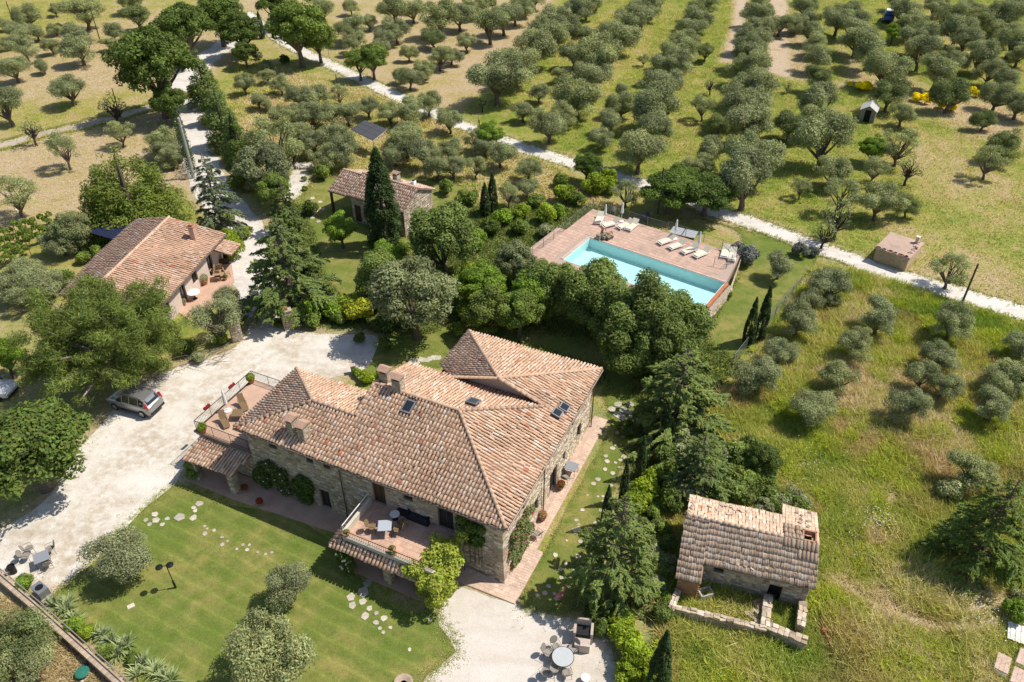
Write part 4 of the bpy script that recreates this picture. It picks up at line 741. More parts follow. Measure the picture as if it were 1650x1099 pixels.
opening(house, 'door', (-24.9, .55, 0), (1, 0, 0), (0, -1, 0), (1.2, 2.4, .05, 2.1), pane=WOOD); opening(house, 'door', (-24.9, 6.65, 0), (0, -1, 0), (-1, 0, 0), (1.5, 3.2, .0, 2.2), pane=WOOD)
MB().box((-22.5, .42, lz - .02), (5.2, .12, .14)).box((-25.03, 3.6, lz - .02), (.12, 6.4, .14)).build('terrace_edge', GUTTER, house)
railing(house, (-24.95, .55), (-20.1, .55), lz, .95); railing(house, (-24.95, .55), (-24.95, 6.7), lz, .95); railing(house, (-24.95, 6.7), (-20.0, 6.7), lz, .95)
LT = [(-24.6, -1.55, 2.12), (-20.35, -1.35, 2.12), (-20.1, .4, 2.62), (-24.6, .4, 2.62)]; lt = MB().slab([(x, y, z - .02) for x, y, z in LT], .1, (.27, .175, .125)).build('porch_roof', VC, house); lay_tiles(plane_tiles(LT), lt)
for x in (-24.15, -20.75):
    p = MB().box((x, -1.05, 1.05), (.5, .5, 2.1)).build('pillar', MORTAR, house); stonework(p, (x - .25, -1.3, 0), (1, 0, 0), (0, -1, 0), .5, 0, 2.05, bright=1.15); stonework(p, (x + .25, -1.3, 0), (0, 1, 0), (1, 0, 0), .5, 0, 2.05)
# paving round the house
def houseplate(name, poly, z0, z1, m): return structure(MB().prism(poly, z0, z1).build(name, m, None, tuple(HO), TH))
houseplate('footpath', [(-24.9, -1.7), (-20.4, -1.7), (-11.0, -1.0), (-11.0, .44), (-24.9, .44)], -.2, .05, TERRA)
sidepath = houseplate('footpath', [(-3.6, -1.0), (1.05, -.95), (1.1, 3.3), (.6, 3.3), (.65, 17.2), (-.5, 17.2), (-.5, .3), (-3.6, .3)], -.2, .07, BRICKP)
mb = MB()
def pavers(x0, x1, y0, y1, w, l):
    y = y0
    while y < y1:
        x = x0 + (0 if int((y - y0) / l) % 2 else -w / 2)
        while x < x1:
            a, b = max(x, x0), min(x + w, x1)
            if b - a > .05: mb.box(((a + b) / 2, y + l / 2, .075 + rng.uniform(0, .006)), (b - a - .012, l - .012, .02), col=np.array((.62, .455, .355)) * rng.uniform(.85, 1.1))
            x += w
        y += l
pavers(-.05, .6, 3.3, 17.0, .32, .2); pavers(-.05, 1.05, -.4, 3.3, .32, .2); pavers(-3.5, 1.0, -.95, -.1, .36, .28)
stuff(mb.build('paver_course', VC, sidepath))

# ---------------------------------------------------------------- ruined barn
BT = math.atan2(-.295, .955); BO = np.array([18.1, 28.8, 0]); BX = np.array([math.cos(BT), math.sin(BT), 0]); BY = np.array([-math.sin(BT), math.cos(BT), 0])
barn = thing('barn', 'small ruined stone barn with weathered tile roof and a hole by its chimney', 'barn', tuple(BO), BT)
bcam = np.array([(CAMP - BO) @ BX, (CAMP - BO) @ BY, CAM_H])
def LB(p): p = np.array(p) - BO; return np.array([p @ BX, p @ BY])
BP = [[(-8.05, -1.45, 1.95), (-6.5, -1.45, 1.95), (-6.5, -.25, 2.38), (0, -.15, 2.4), (0, 2.25, 3.5), (-8.05, 2.25, 3.5)], [(-2.1, 4.7, 2.72), (-8.05, 4.75, 2.68), (-8.05, 2.25, 3.5), (-2.1, 2.25, 3.5)], [(0, 5.9, 2.35), (-2.1, 6.0, 2.35), (-2.1, 2.25, 3.5), (0, 2.25, 3.5)]]
hole = (-.95, -.2, 2.35, 3.25)
mb = MB()
for i, p in enumerate(BP[:2]): mb.slab([(x, y, z - .03) for x, y, z in p], .1, (.24, .16, .11))
zz = lambda y: 3.5 - (y - 2.25) * .309 - .03
for x0, x1, y0, y1 in ((-2.1, hole[0], 2.25, 5.95), (hole[1], 0, 2.25, 5.95), (hole[0], hole[1], hole[3], 5.95)): mb.slab([(x0, y0, zz(y0)), (x1, y0, zz(y0)), (x1, y1, zz(y1)), (x0, y1, zz(y1))], .1, (.24, .16, .11))
broof = mb.build('roof', VC, barn)
TILEC[:] = [(.62, .45, .32), (.58, .42, .30), (.65, .49, .36), (.53, .375, .26), (.66, .52, .385), (.50, .375, .27), (.60, .42, .30), (.62, .46, .34)]
def flat_tile(L=.44, w=.21):                          # interlocking pan tile with a side roll and a lower lip
    V = []; F = []
    prof = [(-.5, .0), (-.4, .01), (.25, .01), (.33, .03), (.43, .032), (.5, .008)]
    for t, dz in ((0, .062), (L, 0)): V += [(x * w, t, z + dz) for x, z in prof]
    V += [(x * w, 0, z) for x, z in prof]; n = len(prof)
    for k in range(n - 1): F.append((k, k + 1, n + k + 1, n + k)); F.append((2 * n + k, 2 * n + k + 1, k + 1, k))
    return np.array(V), np.array(F)
ft = []; skipb = lambda q: hole[0] - .1 < q[0] < hole[1] + .1 and hole[2] - .2 < q[1] < hole[3] + .1
for i, p in enumerate(BP):
    ft += [(i, t) for t in plane_tiles(p, .215, .38, .04, skipb)]
ft.sort(key=lambda a: np.linalg.norm(a[1][0] - bcam)); Vs, Fs = flat_tile()
var = [np_mesh('roof_tile', Vs, Fs, VC, np.tile(tile_colour(), (len(Vs), 1))) for _ in range(14)]
LICH = mat('lichen', (.45, .26, .03), .95)
for i, (pl, (q, s, t, n, L)) in enumerate(ft[:300]):
    o = link('roof_tile', var[R.randrange(14)], broof); o.matrix_local = Matrix(((s[0], t[0], n[0], q[0]), (s[1], t[1], n[1], q[1]), (s[2], t[2], n[2], q[2]), (0, 0, 0, 1))) @ Matrix.Diagonal((1, L / .44, 1, 1))
VV, FF, CC = [], [], []
for i, (pl, (q, s, t, n, L)) in enumerate(ft[300:]):
    VV.append(q + Vs[:, :1] * s + Vs[:, 1:2] * t * L / .44 + Vs[:, 2:] * n); FF.append(Fs + i * len(Vs)); CC.append(np.tile(tile_colour() * (1.06 if pl == 1 else 1), (len(Vs), 1)))
stuff(link('roof_tiling', np_mesh('roof_tiling', np.concatenate(VV), np.concatenate(FF), VC, np.concatenate(CC)), broof))
ridge(barn, (-8.05, 2.25, 3.52), (-2.1, 2.25, 3.52), .12, .36); ridge(barn, (-2.1, 2.25, 3.52), (-1.0, 2.25, 3.52), .12, .36)
for k in range(9):                                     # heavy barrel tiles over the chimney end
    x = -2.0 + k * .23
    for y0, up in ((1.75, 1), (1.2, 1), (2.2, -1), (2.7, -1), (3.2, -1)):
        if up < 0 and x > hole[0] - .1: continue
        if up > 0 and y0 < 1.5 and x < -1.2: continue
        z = 2.4 + (y0 + .15) * .458 if up > 0 else 3.5 - (y0 - 2.25) * .309; a = math.atan(.458) if up > 0 else math.atan(.309)
        Vq, Fq = tile_shape(.6, .135, .11); o = link('barrel_tile', MATS.setdefault(('bt', k), np_mesh('barrel_tile', Vq, Fq, VC, np.tile(np.array(TILEC[k % 8]) * .66, (len(Vq), 1)), True)), broof)
        o.location = (x + rng.normal() * .015, y0, z + .085); o.rotation_euler = (a if up > 0 else -a, 0, (0 if up > 0 else 0) + rng.normal() * .05)
for k in range(34):                                    # loose stones weighting the roof edges and broken tiles
    if k < 10: x, y = -8.0 + rng.random() * .25, .2 + k * .4
    elif k < 24: x, y = -5.8 + (k - 10) * .42, .05 + rng.random() * .5
    else: x, y = -.15 - rng.random() * 1.1, 3.4 + rng.random() * 2.4
    z = 2.4 + (y + .15) * .458 if y < 2.25 else 3.5 - (y - 2.25) * .309
    m = MB().box((0, 0, 0), (rng.uniform(.14, .3), rng.uniform(.12, .22), rng.uniform(.06, .13)), rng.uniform(0, 3), col=np.array(STC[rng.integers(7)]) * .9, rx=rng.uniform(-.3, .3)); m.build('stone', STONE, broof, (x, y, z + .1))
for k in range(16):
    x, y = -7.2 + rng.random() * 3.2, 3.4 + rng.random() * 1.1; m = MB().box((0, 0, 0), (.3, .2, .025), rng.uniform(0, 3), col=(.55, .42, .32), rx=rng.uniform(-.3, .3), ry=rng.uniform(-.3, .3)); m.build('loose_tile', VC, broof, (x, y, 3.5 - (y - 2.25) * .309 + .09))
LCH = []
BH = [(1.95, 2.55, 1.35, 1.85), (5.35, 6.15, .0, 1.45)]
mb = MB(); wall_grid(mb, (-7.8, .15, 0), (1, 0, 0), (0, -1, 0), 7.6, -.2, 2.4, BH, .3); wall_grid(mb, (-.2, .15, 0), (0, 1, 0), (1, 0, 0), 5.6, -.2, 2.35, []); wall_grid(mb, (-7.8, 4.6, 0), (0, -1, 0), (-1, 0, 0), 4.45, -.2, 2.5, []); wall_grid(mb, (-7.8, 4.55, 0), (1, 0, 0), (0, 1, 0), 7.6, -.2, 2.5, [])
bw = mb.build('wall', MORTAR, barn); stonework(bw, (-7.8, .15, 0), (1, 0, 0), (0, -1, 0), 7.6, 0, 2.35, BH, bright=.95); stonework(bw, (-.2, .15, 0), (0, 1, 0), (1, 0, 0), 5.6, 0, 2.3)
for h in BH: opening(barn, 'window' if h[2] > 1 else 'door', (-7.8, .15, 0), (1, 0, 0), (0, -1, 0), h, .25, pane=DARK, bars=0)
BRK = mat('red_brick', (1, 1, 1), .95, var=.2, scale=8, vc=True); mb = MB()
fw_ = MB().box((-7.25, -1.2, .95), (1.25, .22, 1.9)).build('brick_wall', MORTAR, barn)
for r_ in range(18):
    for c_ in range(5): mb.box((-7.75 + c_ * .25 + (.1 if r_ % 2 else 0), -1.32, .07 + r_ * .104), (.235, .04, .088), col=np.array((.42, .22, .12)) * rng.uniform(.7, 1.2))
stuff(mb.build('brickwork', BRK, fw_))
c = MB()
for dx, dy, w, d in ((-.38, 0, .1, .85), (.38, 0, .1, .85), (0, -.4, .86, .1), (0, .4, .86, .1)): c.box((dx, dy, 0), (w, d, .55), col=(.46, .24, .15))
ch = c.build('chimney_stack', VC, barn, ((hole[0] + hole[1]) / 2, 2.82, 3.3)); MB().box((0, 0, -.9), (.8, .8, .05)).build('flue', DARK, ch)
def ruin(poly, label, w=.38, h=.85, seed=0):
    P = [np.array(p) for p in poly]; o = P[0]; t = thing('ruined_wall', label, 'wall', (o[0], o[1], 0)); core = MB(); V = 0
    for a, b in zip(P, P[1:]):
        d = b - a; L = np.linalg.norm(d); ang = math.atan2(d[1], d[0]); c = (a + b) / 2 - o; core.box((c[0], c[1], h / 2 - .15), (L + w * .9, w - .06, h), ang, (.36, .30, .23))
    co_ = core.build('wall_core', MORTAR, t)
    for a, b in zip(P, P[1:]):
        d = b - a; L = np.linalg.norm(d); u = d / L; nv = np.array([u[1], -u[0]]); k = 0
        stonework(co_, (*(a - o - u * w * .45 + nv * (w / 2 - .03)), 0), (*u, 0), (*nv, 0), L + w * .9, 0, h - .18); stonework(co_, (*(b - o + u * w * .45 - nv * (w / 2 - .03)), 0), (*-u, 0), (*-nv, 0), L + w * .9, 0, h - .18)
        x = 0
        while x < L:
            l = rng.uniform(.22, .45); q = a - o + u * (x + l / 2)
            for s in (-.5, .5):
                hh = rng.uniform(.1, .24); c3 = np.array(STC[rng.integers(7)]) * rng.uniform(.95, 1.35)
                MB().box((0, 0, 0), (l * .95, w * rng.uniform(.42, .55), hh), math.atan2(u[1], u[0]) + rng.normal() * .12, c3, rng.normal() * .08, rng.normal() * .08).build('coping_stone', STONE, co_, (q[0] + nv[0] * w * s * .5, q[1] + nv[1] * w * s * .5, h - .15 + hh * .3))
            x += l
    return t
g = lambda x, y, z=.8: G(x, y, z)[:2]
ruin([g(1093, 950), g(1083, 977), g(1150, 992), g(1224, 1010)], 'low ruined stone wall round the left yard of the barn'); ruin([g(1238, 962), g(1233, 1006), g(1292, 1030)], 'thick ruined wall dividing the barn yards and running to the corner', .55, .9); ruin([g(1294, 972), g(1291, 1003)], 'short ruined wall stub below the right end of the barn', .5, .9)
for i, (x, y, lb) in enumerate(((1135, 962, 'grey stone trough standing in the weeds of the left barn yard'),)):
    p = G(x, y); t = thing('stone_trough', lb, 'trough', tuple(p), .3); m = MB()
    for dx, dy, w, d in ((-.38, 0, .1, .6), (.38, 0, .1, .6), (0, -.28, .7, .08), (0, .28, .7, .08)): m.box((dx, dy, .3), (w, d, .6), col=(.42, .40, .36))
    m.build('rim', STONE, t); MB().box((0, 0, .12), (.68, .5, .1)).build('basin_floor', DARK, t)
p = G(1221, 978); t = thing('brick_stack', 'small stack of old bricks in the left barn yard', 'bricks', tuple(p), .4)
for k in range(8): MB().box((rng.normal() * .02, (k % 2) * .27 - .13, .06 + (k // 2) * .12), (.62, .24, .11), rng.normal() * .05, np.array((.45, .27, .18)) * rng.uniform(.8, 1.15)).build('brick', VC, t)
p = G(1213, 996); t = thing('rubble_heap', 'heap of fallen rubble stones against the dividing wall', 'rubble', tuple(p))
for k in range(14): MB().box((0, 0, 0), tuple(rng.uniform(.15, .38, 3)), rng.uniform(0, 3), np.array(STC[rng.integers(7)]), rng.uniform(-.5, .5)).build('stone', STONE, t, (rng.normal() * .3, rng.normal() * .25, .12 + rng.random() * .3))
RUST = mat('rusty_iron', (.34, .14, .075), .85, .2, var=.3); p = G(1336, 1022); t = thing('farm_implement', 'rusty red iron drag implement lying in the grass beside the barn', 'implement', tuple(p), 0)
a, b, c_, d = (G(x, y, .25) - p for x, y in ((1321, 998), (1342, 1045), (1328, 1016), (1358, 1018)))
MB().tube([a, c_, b], [.05, .09, .04], 6).build('beam', RUST, t); MB().tube([c_, d], .06, 6).build('drawbar', RUST, t); MB().box(tuple(d), (.12, .3, .2), .2).build('hitch', RUST, t); MB().box(tuple(c_), (.25, .2, .16), .4).build('bracket', RUST, t)
# slabs at the bottom right corner
SLABM = mat('pink_stone', (.58, .42, .34), .85, var=.1, scale=2)
def crate(poly, label, z=.55):
    P = [G(x, y, z) for x, y in poly]; o = P[0]; t = thing('stone_box', label, 'stone box', (o[0], o[1], 0)); q = [(p[0] - o[0], p[1] - o[1]) for p in P]; MB().prism(q, -.05, z - .08).build('base', STONE, t); a, b = np.array(q[0]), np.array(q[1]); dd = np.array(q[3])
    for k in range(3): MB().prism([a + (b - a) * (k / 3) + .0, a + (b - a) * ((k + .97) / 3), a + (b - a) * ((k + .97) / 3) + dd, a + (b - a) * (k / 3) + dd], z - .08, z).build('lid_panel', SLABM, t)
crate([(1609, 1050), (1631, 1061), (1623, 1087), (1602, 1075)], 'pink lidded box nearest the barn at the bottom right'); crate([(1635, 1073), (1657, 1083), (1650, 1108), (1628, 1097)], 'pink lidded box cut by the bottom right corner'); crate([(1645, 1043), (1668, 1054), (1660, 1078), (1637, 1066)], 'open pink box at the right edge above the corner box')
p = G(1643, 1018, .5); t = thing('metal_sheet', 'white corrugated metal sheet lying at the right edge', 'metal sheet', (p[0], p[1], .3), -.5)
for k in range(8): MB().box((-.5 + k * .14, 0, .02 + .03 * (k % 2)), (.13, 1.3, .02)).build('sheet_rib', WHITE, t)

# ---------------------------------------------------------------- stone cottage
TILEC[:] = [(.55, .39, .30), (.50, .34, .25), (.58, .43, .33), (.45, .29, .21), (.60, .47, .38), (.43, .31, .24), (.55, .38, .28), (.50, .34, .25)]
d = np.array([.862, -.506, 0]); COO = np.array([-11.42, 73.9, 0]); CT = math.atan2(d[1], d[0]); CXv = d; CYv = np.array([.506, .862, 0]); ez, rz_, dep = 3.25, 4.6, 5.95
cot = thing('cottage', 'small stone cottage with gabled tile roof behind the tall cypress', 'cottage', tuple(COO), CT)
CP = [[(-7.4, 0, ez), (0, 0, ez), (0, dep / 2, rz_), (-7.4, dep / 2, rz_)], [(0, dep, ez), (-7.4, dep, ez), (-7.4, dep / 2, rz_), (0, dep / 2, rz_)], [(-10.2, .1, ez - .22), (-7.4, .1, ez - .22), (-7.4, dep / 2, rz_ - .25), (-10.2, dep / 2, rz_ - .25)], [(-7.4, dep - .1, ez - .2), (-10.2, dep - .1, ez - .2), (-10.2, dep / 2, rz_ - .25), (-7.4, dep / 2, rz_ - .25)]]
mb = MB()
for p in CP: mb.slab([(x, y, z - .02) for x, y, z in p], .12, (.27, .175, .125))
cr = mb.build('roof', VC, cot); lay_tiles([t for p in CP for t in plane_tiles(p, .27, .4)], cr)
ridge(cot, (0, dep / 2, rz_ + .02), (-7.4, dep / 2, rz_ + .02)); ridge(cot, (-7.5, dep / 2, rz_ - .23), (-10.2, dep / 2, rz_ - .23))
CH = [(1.6, 2.5, .9, 2.0), (.35, 1.2, .05, 2.1)]
mb = MB(); wall_grid(mb, (-7.2, .35, 0), (1, 0, 0), (0, -1, 0), 7.0, -.2, ez, CH); wall_grid(mb, (-.2, .35, 0), (0, 1, 0), (1, 0, 0), dep - .7, -.2, ez, []); wall_grid(mb, (-7.2, dep - .35, 0), (0, -1, 0), (-1, 0, 0), dep - .7, -.2, ez, []); mb.add([(-.2, .35, ez), (-.2, dep - .35, ez), (-.2, dep / 2, rz_ - .18)], [(0, 1, 2)]); mb.add([(-7.2, .35, ez), (-7.2, dep - .35, ez), (-7.2, dep / 2, rz_ - .18)], [(2, 1, 0)])
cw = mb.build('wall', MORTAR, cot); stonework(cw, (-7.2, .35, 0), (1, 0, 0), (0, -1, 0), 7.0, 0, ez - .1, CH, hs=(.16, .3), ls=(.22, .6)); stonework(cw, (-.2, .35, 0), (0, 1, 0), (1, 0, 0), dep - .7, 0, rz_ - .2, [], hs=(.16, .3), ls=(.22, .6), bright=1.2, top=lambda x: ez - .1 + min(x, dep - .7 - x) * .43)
opening(cot, 'window', (-7.2, .35, 0), (1, 0, 0), (0, -1, 0), CH[0]); opening(cot, 'door', (-7.2, .35, 0), (1, 0, 0), (0, -1, 0), CH[1], pane=WOOD)
for y in (.35, dep - .35): MB().box((-10.0, y, 1.4), (.22, .22, 2.9)).build('post', WOOD, cot)
chimney(cot, -3.6, 4.0, 4.15, .6, .6, .75); c = MB().box((0, 0, .2), (.45, .45, .7)).build('chimney', VC, cot, (-1.6, 4.3, 4.0)); c.color = (1, 1, 1, 1); MB().box((0, 0, .57), (.3, .3, .06)).build('flue', DARK, c)
s = MB().box((0, 0, 0), (.6, .8, .1)).build('skylight', GREYM, cot, (-3.1, 3.6, 4.48)); s.rotation_euler = (-.42, 0, 0)
MB().tube([(-.05, .2, 0), (-.05, .2, ez - .1)], .05, 6).build('downpipe', GUTTER, cot)
# ---------------------------------------------------------------- house with the plain roof beside the drive
TILEC[:] = [(.61, .395, .275), (.57, .365, .25), (.63, .43, .31), (.53, .33, .22), (.61, .42, .305), (.57, .375, .265), (.61, .395, .275), (.58, .375, .255)]
LO = np.array([-34.4, 71.0, 0]); LY = np.array([-.165, -.986, 0]); LT_ = math.atan2(LY[0] * -1, LY[1]) + 0; LX = np.array([.986, -.165, 0]); LRZ = math.atan2(LX[1], LX[0])
lh = thing('house', 'low plastered house with plain terracotta roof beside the drive', 'house', tuple(LO), LRZ)
lr, le, ll = 4.2, 2.85, 14.0
LP = [[(5.7, -ll, le), (5.7, 0, le), (0, 0, lr), (0, -ll, lr)], [(-3.75, 0, le + .75), (-3.75, -6.5, le + .75), (-3.0, -ll, le + .95), (0, -ll, lr), (0, 0, lr)]]
mb = MB()
for p in LP: mb.slab([(x, y, z - .02) for x, y, z in p], .12, (.22, .135, .10))
lrf = mb.build('roof', VC, lh); lay_tiles([t for p in LP for t in plane_tiles(p, .29, .4)], lrf); ridge(lh, (0, 0, lr + .02), (0, -ll, lr + .02), .14)
LH = [(2.2, 3.2, .05, 2.1), (5.2, 6.2, .9, 2.0), (7.6, 8.6, .05, 2.1), (10.5, 11.5, .9, 2.0)]
mb = MB(); wall_grid(mb, (5.15, -ll + .4, 0), (0, 1, 0), (1, 0, 0), ll - .8, -.2, le, [(ll - .8 - b, ll - .8 - a, c, e) for a, b, c, e in LH]); wall_grid(mb, (5.15, -.4, 0), (-1, 0, 0), (0, 1, 0), 8.5, -.2, le, []); wall_grid(mb, (-3.4, -.4, 0), (0, -1, 0), (-1, 0, 0), 12, -.2, 3.4, []); wall_grid(mb, (-2.7, -ll + .4, 0), (1, 0, 0), (0, -1, 0), 7.8, -.2, 2.6, [])
mb.add([(5.15, -.4, le), (-3.4, -.4, le), (0, -.4, lr - .2)], [(0, 1, 2)]); mb.build('wall', mat('pale_plaster', (.62, .52, .45), .9, var=.1, scale=1.5), lh)
for a, b, c, e in LH: opening(lh, 'door' if c < .5 else 'window', (5.15, -ll + .4, 0), (0, 1, 0), (1, 0, 0), (ll - .8 - b, ll - .8 - a, c, e))
MB().tube([(5.75, -ll, le - .1), (5.75, 0, le - .1)], .07, 7).build('gutter', GUTTER, lh)
c = MB().box((0, 0, .2), (.5, .5, 1.6), col=(.52, .36, .28)).build('chimney', VC, lh, (3.6, -2.2, 3.6)); k = MB().box((0, 0, 1.12), (.66, .66, .08), col=(.45, .22, .15)).box((0, 0, 1.25), (.4, .4, .2), col=(.4, .2, .13)).build('chimney_cap', VC, c)
lt = MB().slab([(7.3, -2.6, 2.0), (7.3, -.4, 2.0), (5.2, -.4, 2.5), (5.2, -2.6, 2.5)], .1, (.3, .19, .14)).build('lean_to_roof', VC, lh); lay_tiles(plane_tiles([(7.3, -2.6, 2.02), (7.3, -.4, 2.02), (5.2, -.4, 2.52), (5.2, -2.6, 2.52)]), lt)
pt0 = MB().prism([G(*q)[:2] for q in ((283, 500), (318, 455), (352, 418), (374, 428), (378, 455), (345, 490), (310, 520))], -.1, .06).build('patio', TERRA, None); structure(pt0)
# dark blue awning behind it
AW = [G(145, 375, 2.4), G(178, 348, 2.4), G(236, 362, 2.4), G(205, 392, 2.4)]; o = AW[0]; t = thing('awning', 'dark blue fabric awning on posts behind the plain terracotta roof', 'awning', (o[0], o[1], 0)); q = [(p[0] - o[0], p[1] - o[1], 2.4 + (.15 if i in (1, 2) else 0)) for i, p in enumerate(AW)]
MB().slab(q, .04).build('canopy', mat('navy_fabric', (.012, .018, .05), .9), t)
for p in q: MB().tube([(p[0], p[1], 0), p], .05, 6).build('post', METAL, t)
# ---------------------------------------------------------------- brick shed at the road
SO = G(1457, 438); sv = G(1406, 420) - SO; st = math.atan2(-sv[1], -sv[0]); SW = np.linalg.norm(sv); shed = thing('brick_shed', 'small flat roofed brick shed beside the white road', 'shed', tuple(SO), st)
shed.scale = (1, 1, .86)
bwall = MB().prism([(-SW, 0), (0, 0), (0, 3.9), (-SW, 3.9)], -.1, 1.7, (.45, .33, .22)).build('wall', VC, shed); mb = MB()
for r_ in range(15):
    for c_ in range(int(SW / .25)): mb.box((-SW + .14 + c_ * .25 + (r_ % 2) * .1, -.012, .06 + r_ * .112), (.235, .03, .095), col=np.array((.46, .36, .23)) * rng.uniform(.8, 1.15))
    for c_ in range(15): mb.box((.012, .14 + c_ * .25 + (r_ % 2) * .1, .06 + r_ * .112), (.03, .235, .095), col=np.array((.52, .39, .26)) * rng.uniform(.8, 1.15))
stuff(mb.build('brickwork', BRK, bwall)); MB().prism([(-SW - .12, -.12), (.12, -.12), (.12, 4.02), (-SW - .12, 4.02)], 1.72, 1.86, (.46, .33, .26)).build('roof', VC, shed)
for k in range(40):
    e = k % 3; x, y = ((-SW + rng.random() * SW, -.02 + rng.random() * .2) if e < 2 else (-.1 - rng.random() * .3, rng.random() * 3.9)); MB().box((0, 0, 0), (.3, .2, .09), rng.uniform(-.3, .3), np.array((.50, .34, .28)) * rng.uniform(.75, 1.15)).build('loose_tile', VC, shed, (x, y, 1.91))
MB().box((-.5, 3.5, 2.2), (.3, .3, .9), col=(.55, .48, .4)).box((-.5, 3.5, 2.68), (.42, .42, .08), col=(.6, .54, .46)).build('chimney', VC, shed)
# grey hut
p = G(1397, 192); t = thing('wooden_hut', 'grey wooden hut with pale pitched roof alone on the meadow', 'hut', tuple(p), math.radians(-28)); t.scale = (.95, .95, .74); GW = mat('grey_boards', (.26, .25, .24), .9, var=.2, scale=5)
for k in range(10): MB().box((-.95 + k * .21, 1.3, 1.15), (.2, .05, 2.3)).build('board', GW, t)
for s in (-1, 1):
    for k in range(12): MB().box((s * 1.0, -1.2 + k * .22, 1.15), (.05, .21, 2.3)).build('board', GW, t)
for k in (0, 1, 2, 7, 8, 9): MB().box((-.95 + k * .21, -1.3, 1.15), (.2, .05, 2.3)).build('board', GW, t)
MB().box((0, -1.2, 1.0), (.86, .04, 2.0)).build('door', DARK, t); MB().add([(-1, -1.31, 2.3), (1, -1.31, 2.3), (0, -1.31, 3.1), (-1, -1.27, 2.3), (1, -1.27, 2.3), (0, -1.27, 3.1)], [(0, 1, 2), (5, 4, 3), (0, 3, 4, 1)]).build('gable', GW, t)
for s in (-1, 1): MB().slab([(s * 1.2, -1.5, 2.18), (s * 1.2, 1.5, 2.18), (0, 1.5, 3.16), (0, -1.5, 3.16)][::s], .05).build('roof_sheet', mat('pale_sheet', (.48, .47, .44), .6, var=.08), t)
# solar panel roof in the orchard
SP = [G(565, 208, 2.3), G(588, 193, 3.1), G(624, 208, 3.1), G(601, 226, 2.3)]; o = SP[0]; t = thing('solar_array', 'grey solar panel array on a stand in the olive orchard', 'solar panel', (o[0], o[1], 0)); q = [Vector((p - o)[:2].tolist() + [p[2]]) for p in SP]; SOL = mat('solar_cells', (.10, .10, .105), .35, var=.15, scale=12)
for i in range(3):
    for j in range(2):
        L_ = lambda u, v: (q[0].lerp(q[1], u)).lerp(q[3].lerp(q[2], u), v); MB().slab([L_((i + .02) / 3, (j + .01) / 2), L_((i + .98) / 3, (j + .01) / 2), L_((i + .98) / 3, (j + .99) / 2), L_((i + .02) / 3, (j + .99) / 2)], .05).build('panel', SOL, t)
MB().slab([p - Vector((0, 0, .06)) for p in q], .04).build('frame', WHITE, t)
for p in q: MB().tube([(p[0], p[1], 0), (p[0], p[1], p[2] - .08)], .05, 6).build('leg', GREYM, t)

# ---------------------------------------------------------------- pool terrace
PZ = 1.2; A0 = G(955, 336.5, PZ); A1 = G(1193, 411, PZ); pdv = (A1 - A0); PLN = np.linalg.norm(pdv[:2]); PT = math.atan2(pdv[1], pdv[0]); PX_ = np.array([math.cos(PT), math.sin(PT), 0]); PY_ = np.array([-math.sin(PT), math.cos(PT), 0]); PO = np.array([A0[0], A0[1], 0])
def PL(px, py, z=PZ): p = G(px, py, z) - PO; return np.array([p @ PX_, p @ PY_])
i0, i1, i2 = PL(949, 383.7), PL(1169, 454), PL(907.6, 418); x0, x1 = (i0[0] + i2[0]) / 2, i1[0]; y1 = (i0[1] + i1[1]) / 2; y0 = min(i2[1], PL(1141, 488.5)[1]); DR = PLN
def poolst(name, mb, m): return structure(mb.build(name, m, None, tuple(PO), PT))
mb = MB(); mb.prism([(0, y1), (0, 0), (DR, 0), (x1 + .1, y1)], -.1, PZ - .03).prism([(-.8, y0 - 1.5), (-.8, y1), (0, y1), (x0, y1), (x0, y0 - 1.5)], -.1, PZ - .03).prism([(x0, y0 - 1.5), (x0, y0), (x1 + .5, y0), (x1 + .5, y0 - 1.5)], -.1, PZ - .03)
deck = poolst('pool_deck', mb, mat('deck_base', (.42, .32, .26), .9)); mb = MB(); bw_ = .52
nxp = int((DR + 1.5) / bw_); nyp = int((-y0 + 1.5) / bw_)
for i in range(-2, nxp):
    for j in range(nyp + 1):
        cx_, cy_ = i * bw_ + bw_ / 2, -j * bw_ - bw_ / 2; r_ = x1 + (DR - x1) * (1 + cy_ / -y1 * -1 + 0) if cy_ > y1 else x1 + .45
        if cx_ > r_ - .1 or (cx_ < 0 and cy_ > y1): continue
        if cx_ + bw_ / 2 > x0 - .3 and cy_ - bw_ / 2 < y1 + .28 and cy_ + bw_ / 2 > y0 - .3: continue
        mb.box((cx_, cy_, PZ - .02), (bw_ - .02, bw_ - .02, .03), col=np.array((.50, .345, .27)) * rng.uniform(.9, 1.08))
stuff(mb.build('deck_paving', VC, deck))
COP = mat('coping', (1, 1, 1), .85, var=.12, vc=True); mb = MB()
k = int((x1 - x0 + .3) / .5)
for i in range(k): mb = MB().box((x0 - .15 + (i + .5) * (x1 - x0 + .15) / k, y1 + .15, PZ + .01), ((x1 - x0 + .15) / k - .015, .3, .06), col=np.array((.53, .38, .30)) * rng.uniform(.92, 1.08)); mb.build('coping_stone', COP, deck)
k = int((y1 - y0) / .5)
for i in range(k): mb = MB().box((x0 - .15, y0 + (i + .5) * (y1 - y0) / k, PZ + .01), (.3, (y1 - y0) / k - .015, .06), col=np.array((.55, .41, .33)) * rng.uniform(.92, 1.08)); mb.build('coping_stone', COP, deck)
mb = MB()
for i in range(k): mb = MB().box((x1 + .22, y0 + (i + .5) * (y1 - y0) / k, PZ - .1), (.34, (y1 - y0) / k - .01, .2), col=np.array((.46, .17, .08)) * rng.uniform(.9, 1.1)); mb.build('overflow_tile', COP, deck)
LIN = mat('pool_lining', (.55, .74, .735), .7, var=.05, scale=1.2, bmp=0); e = .06
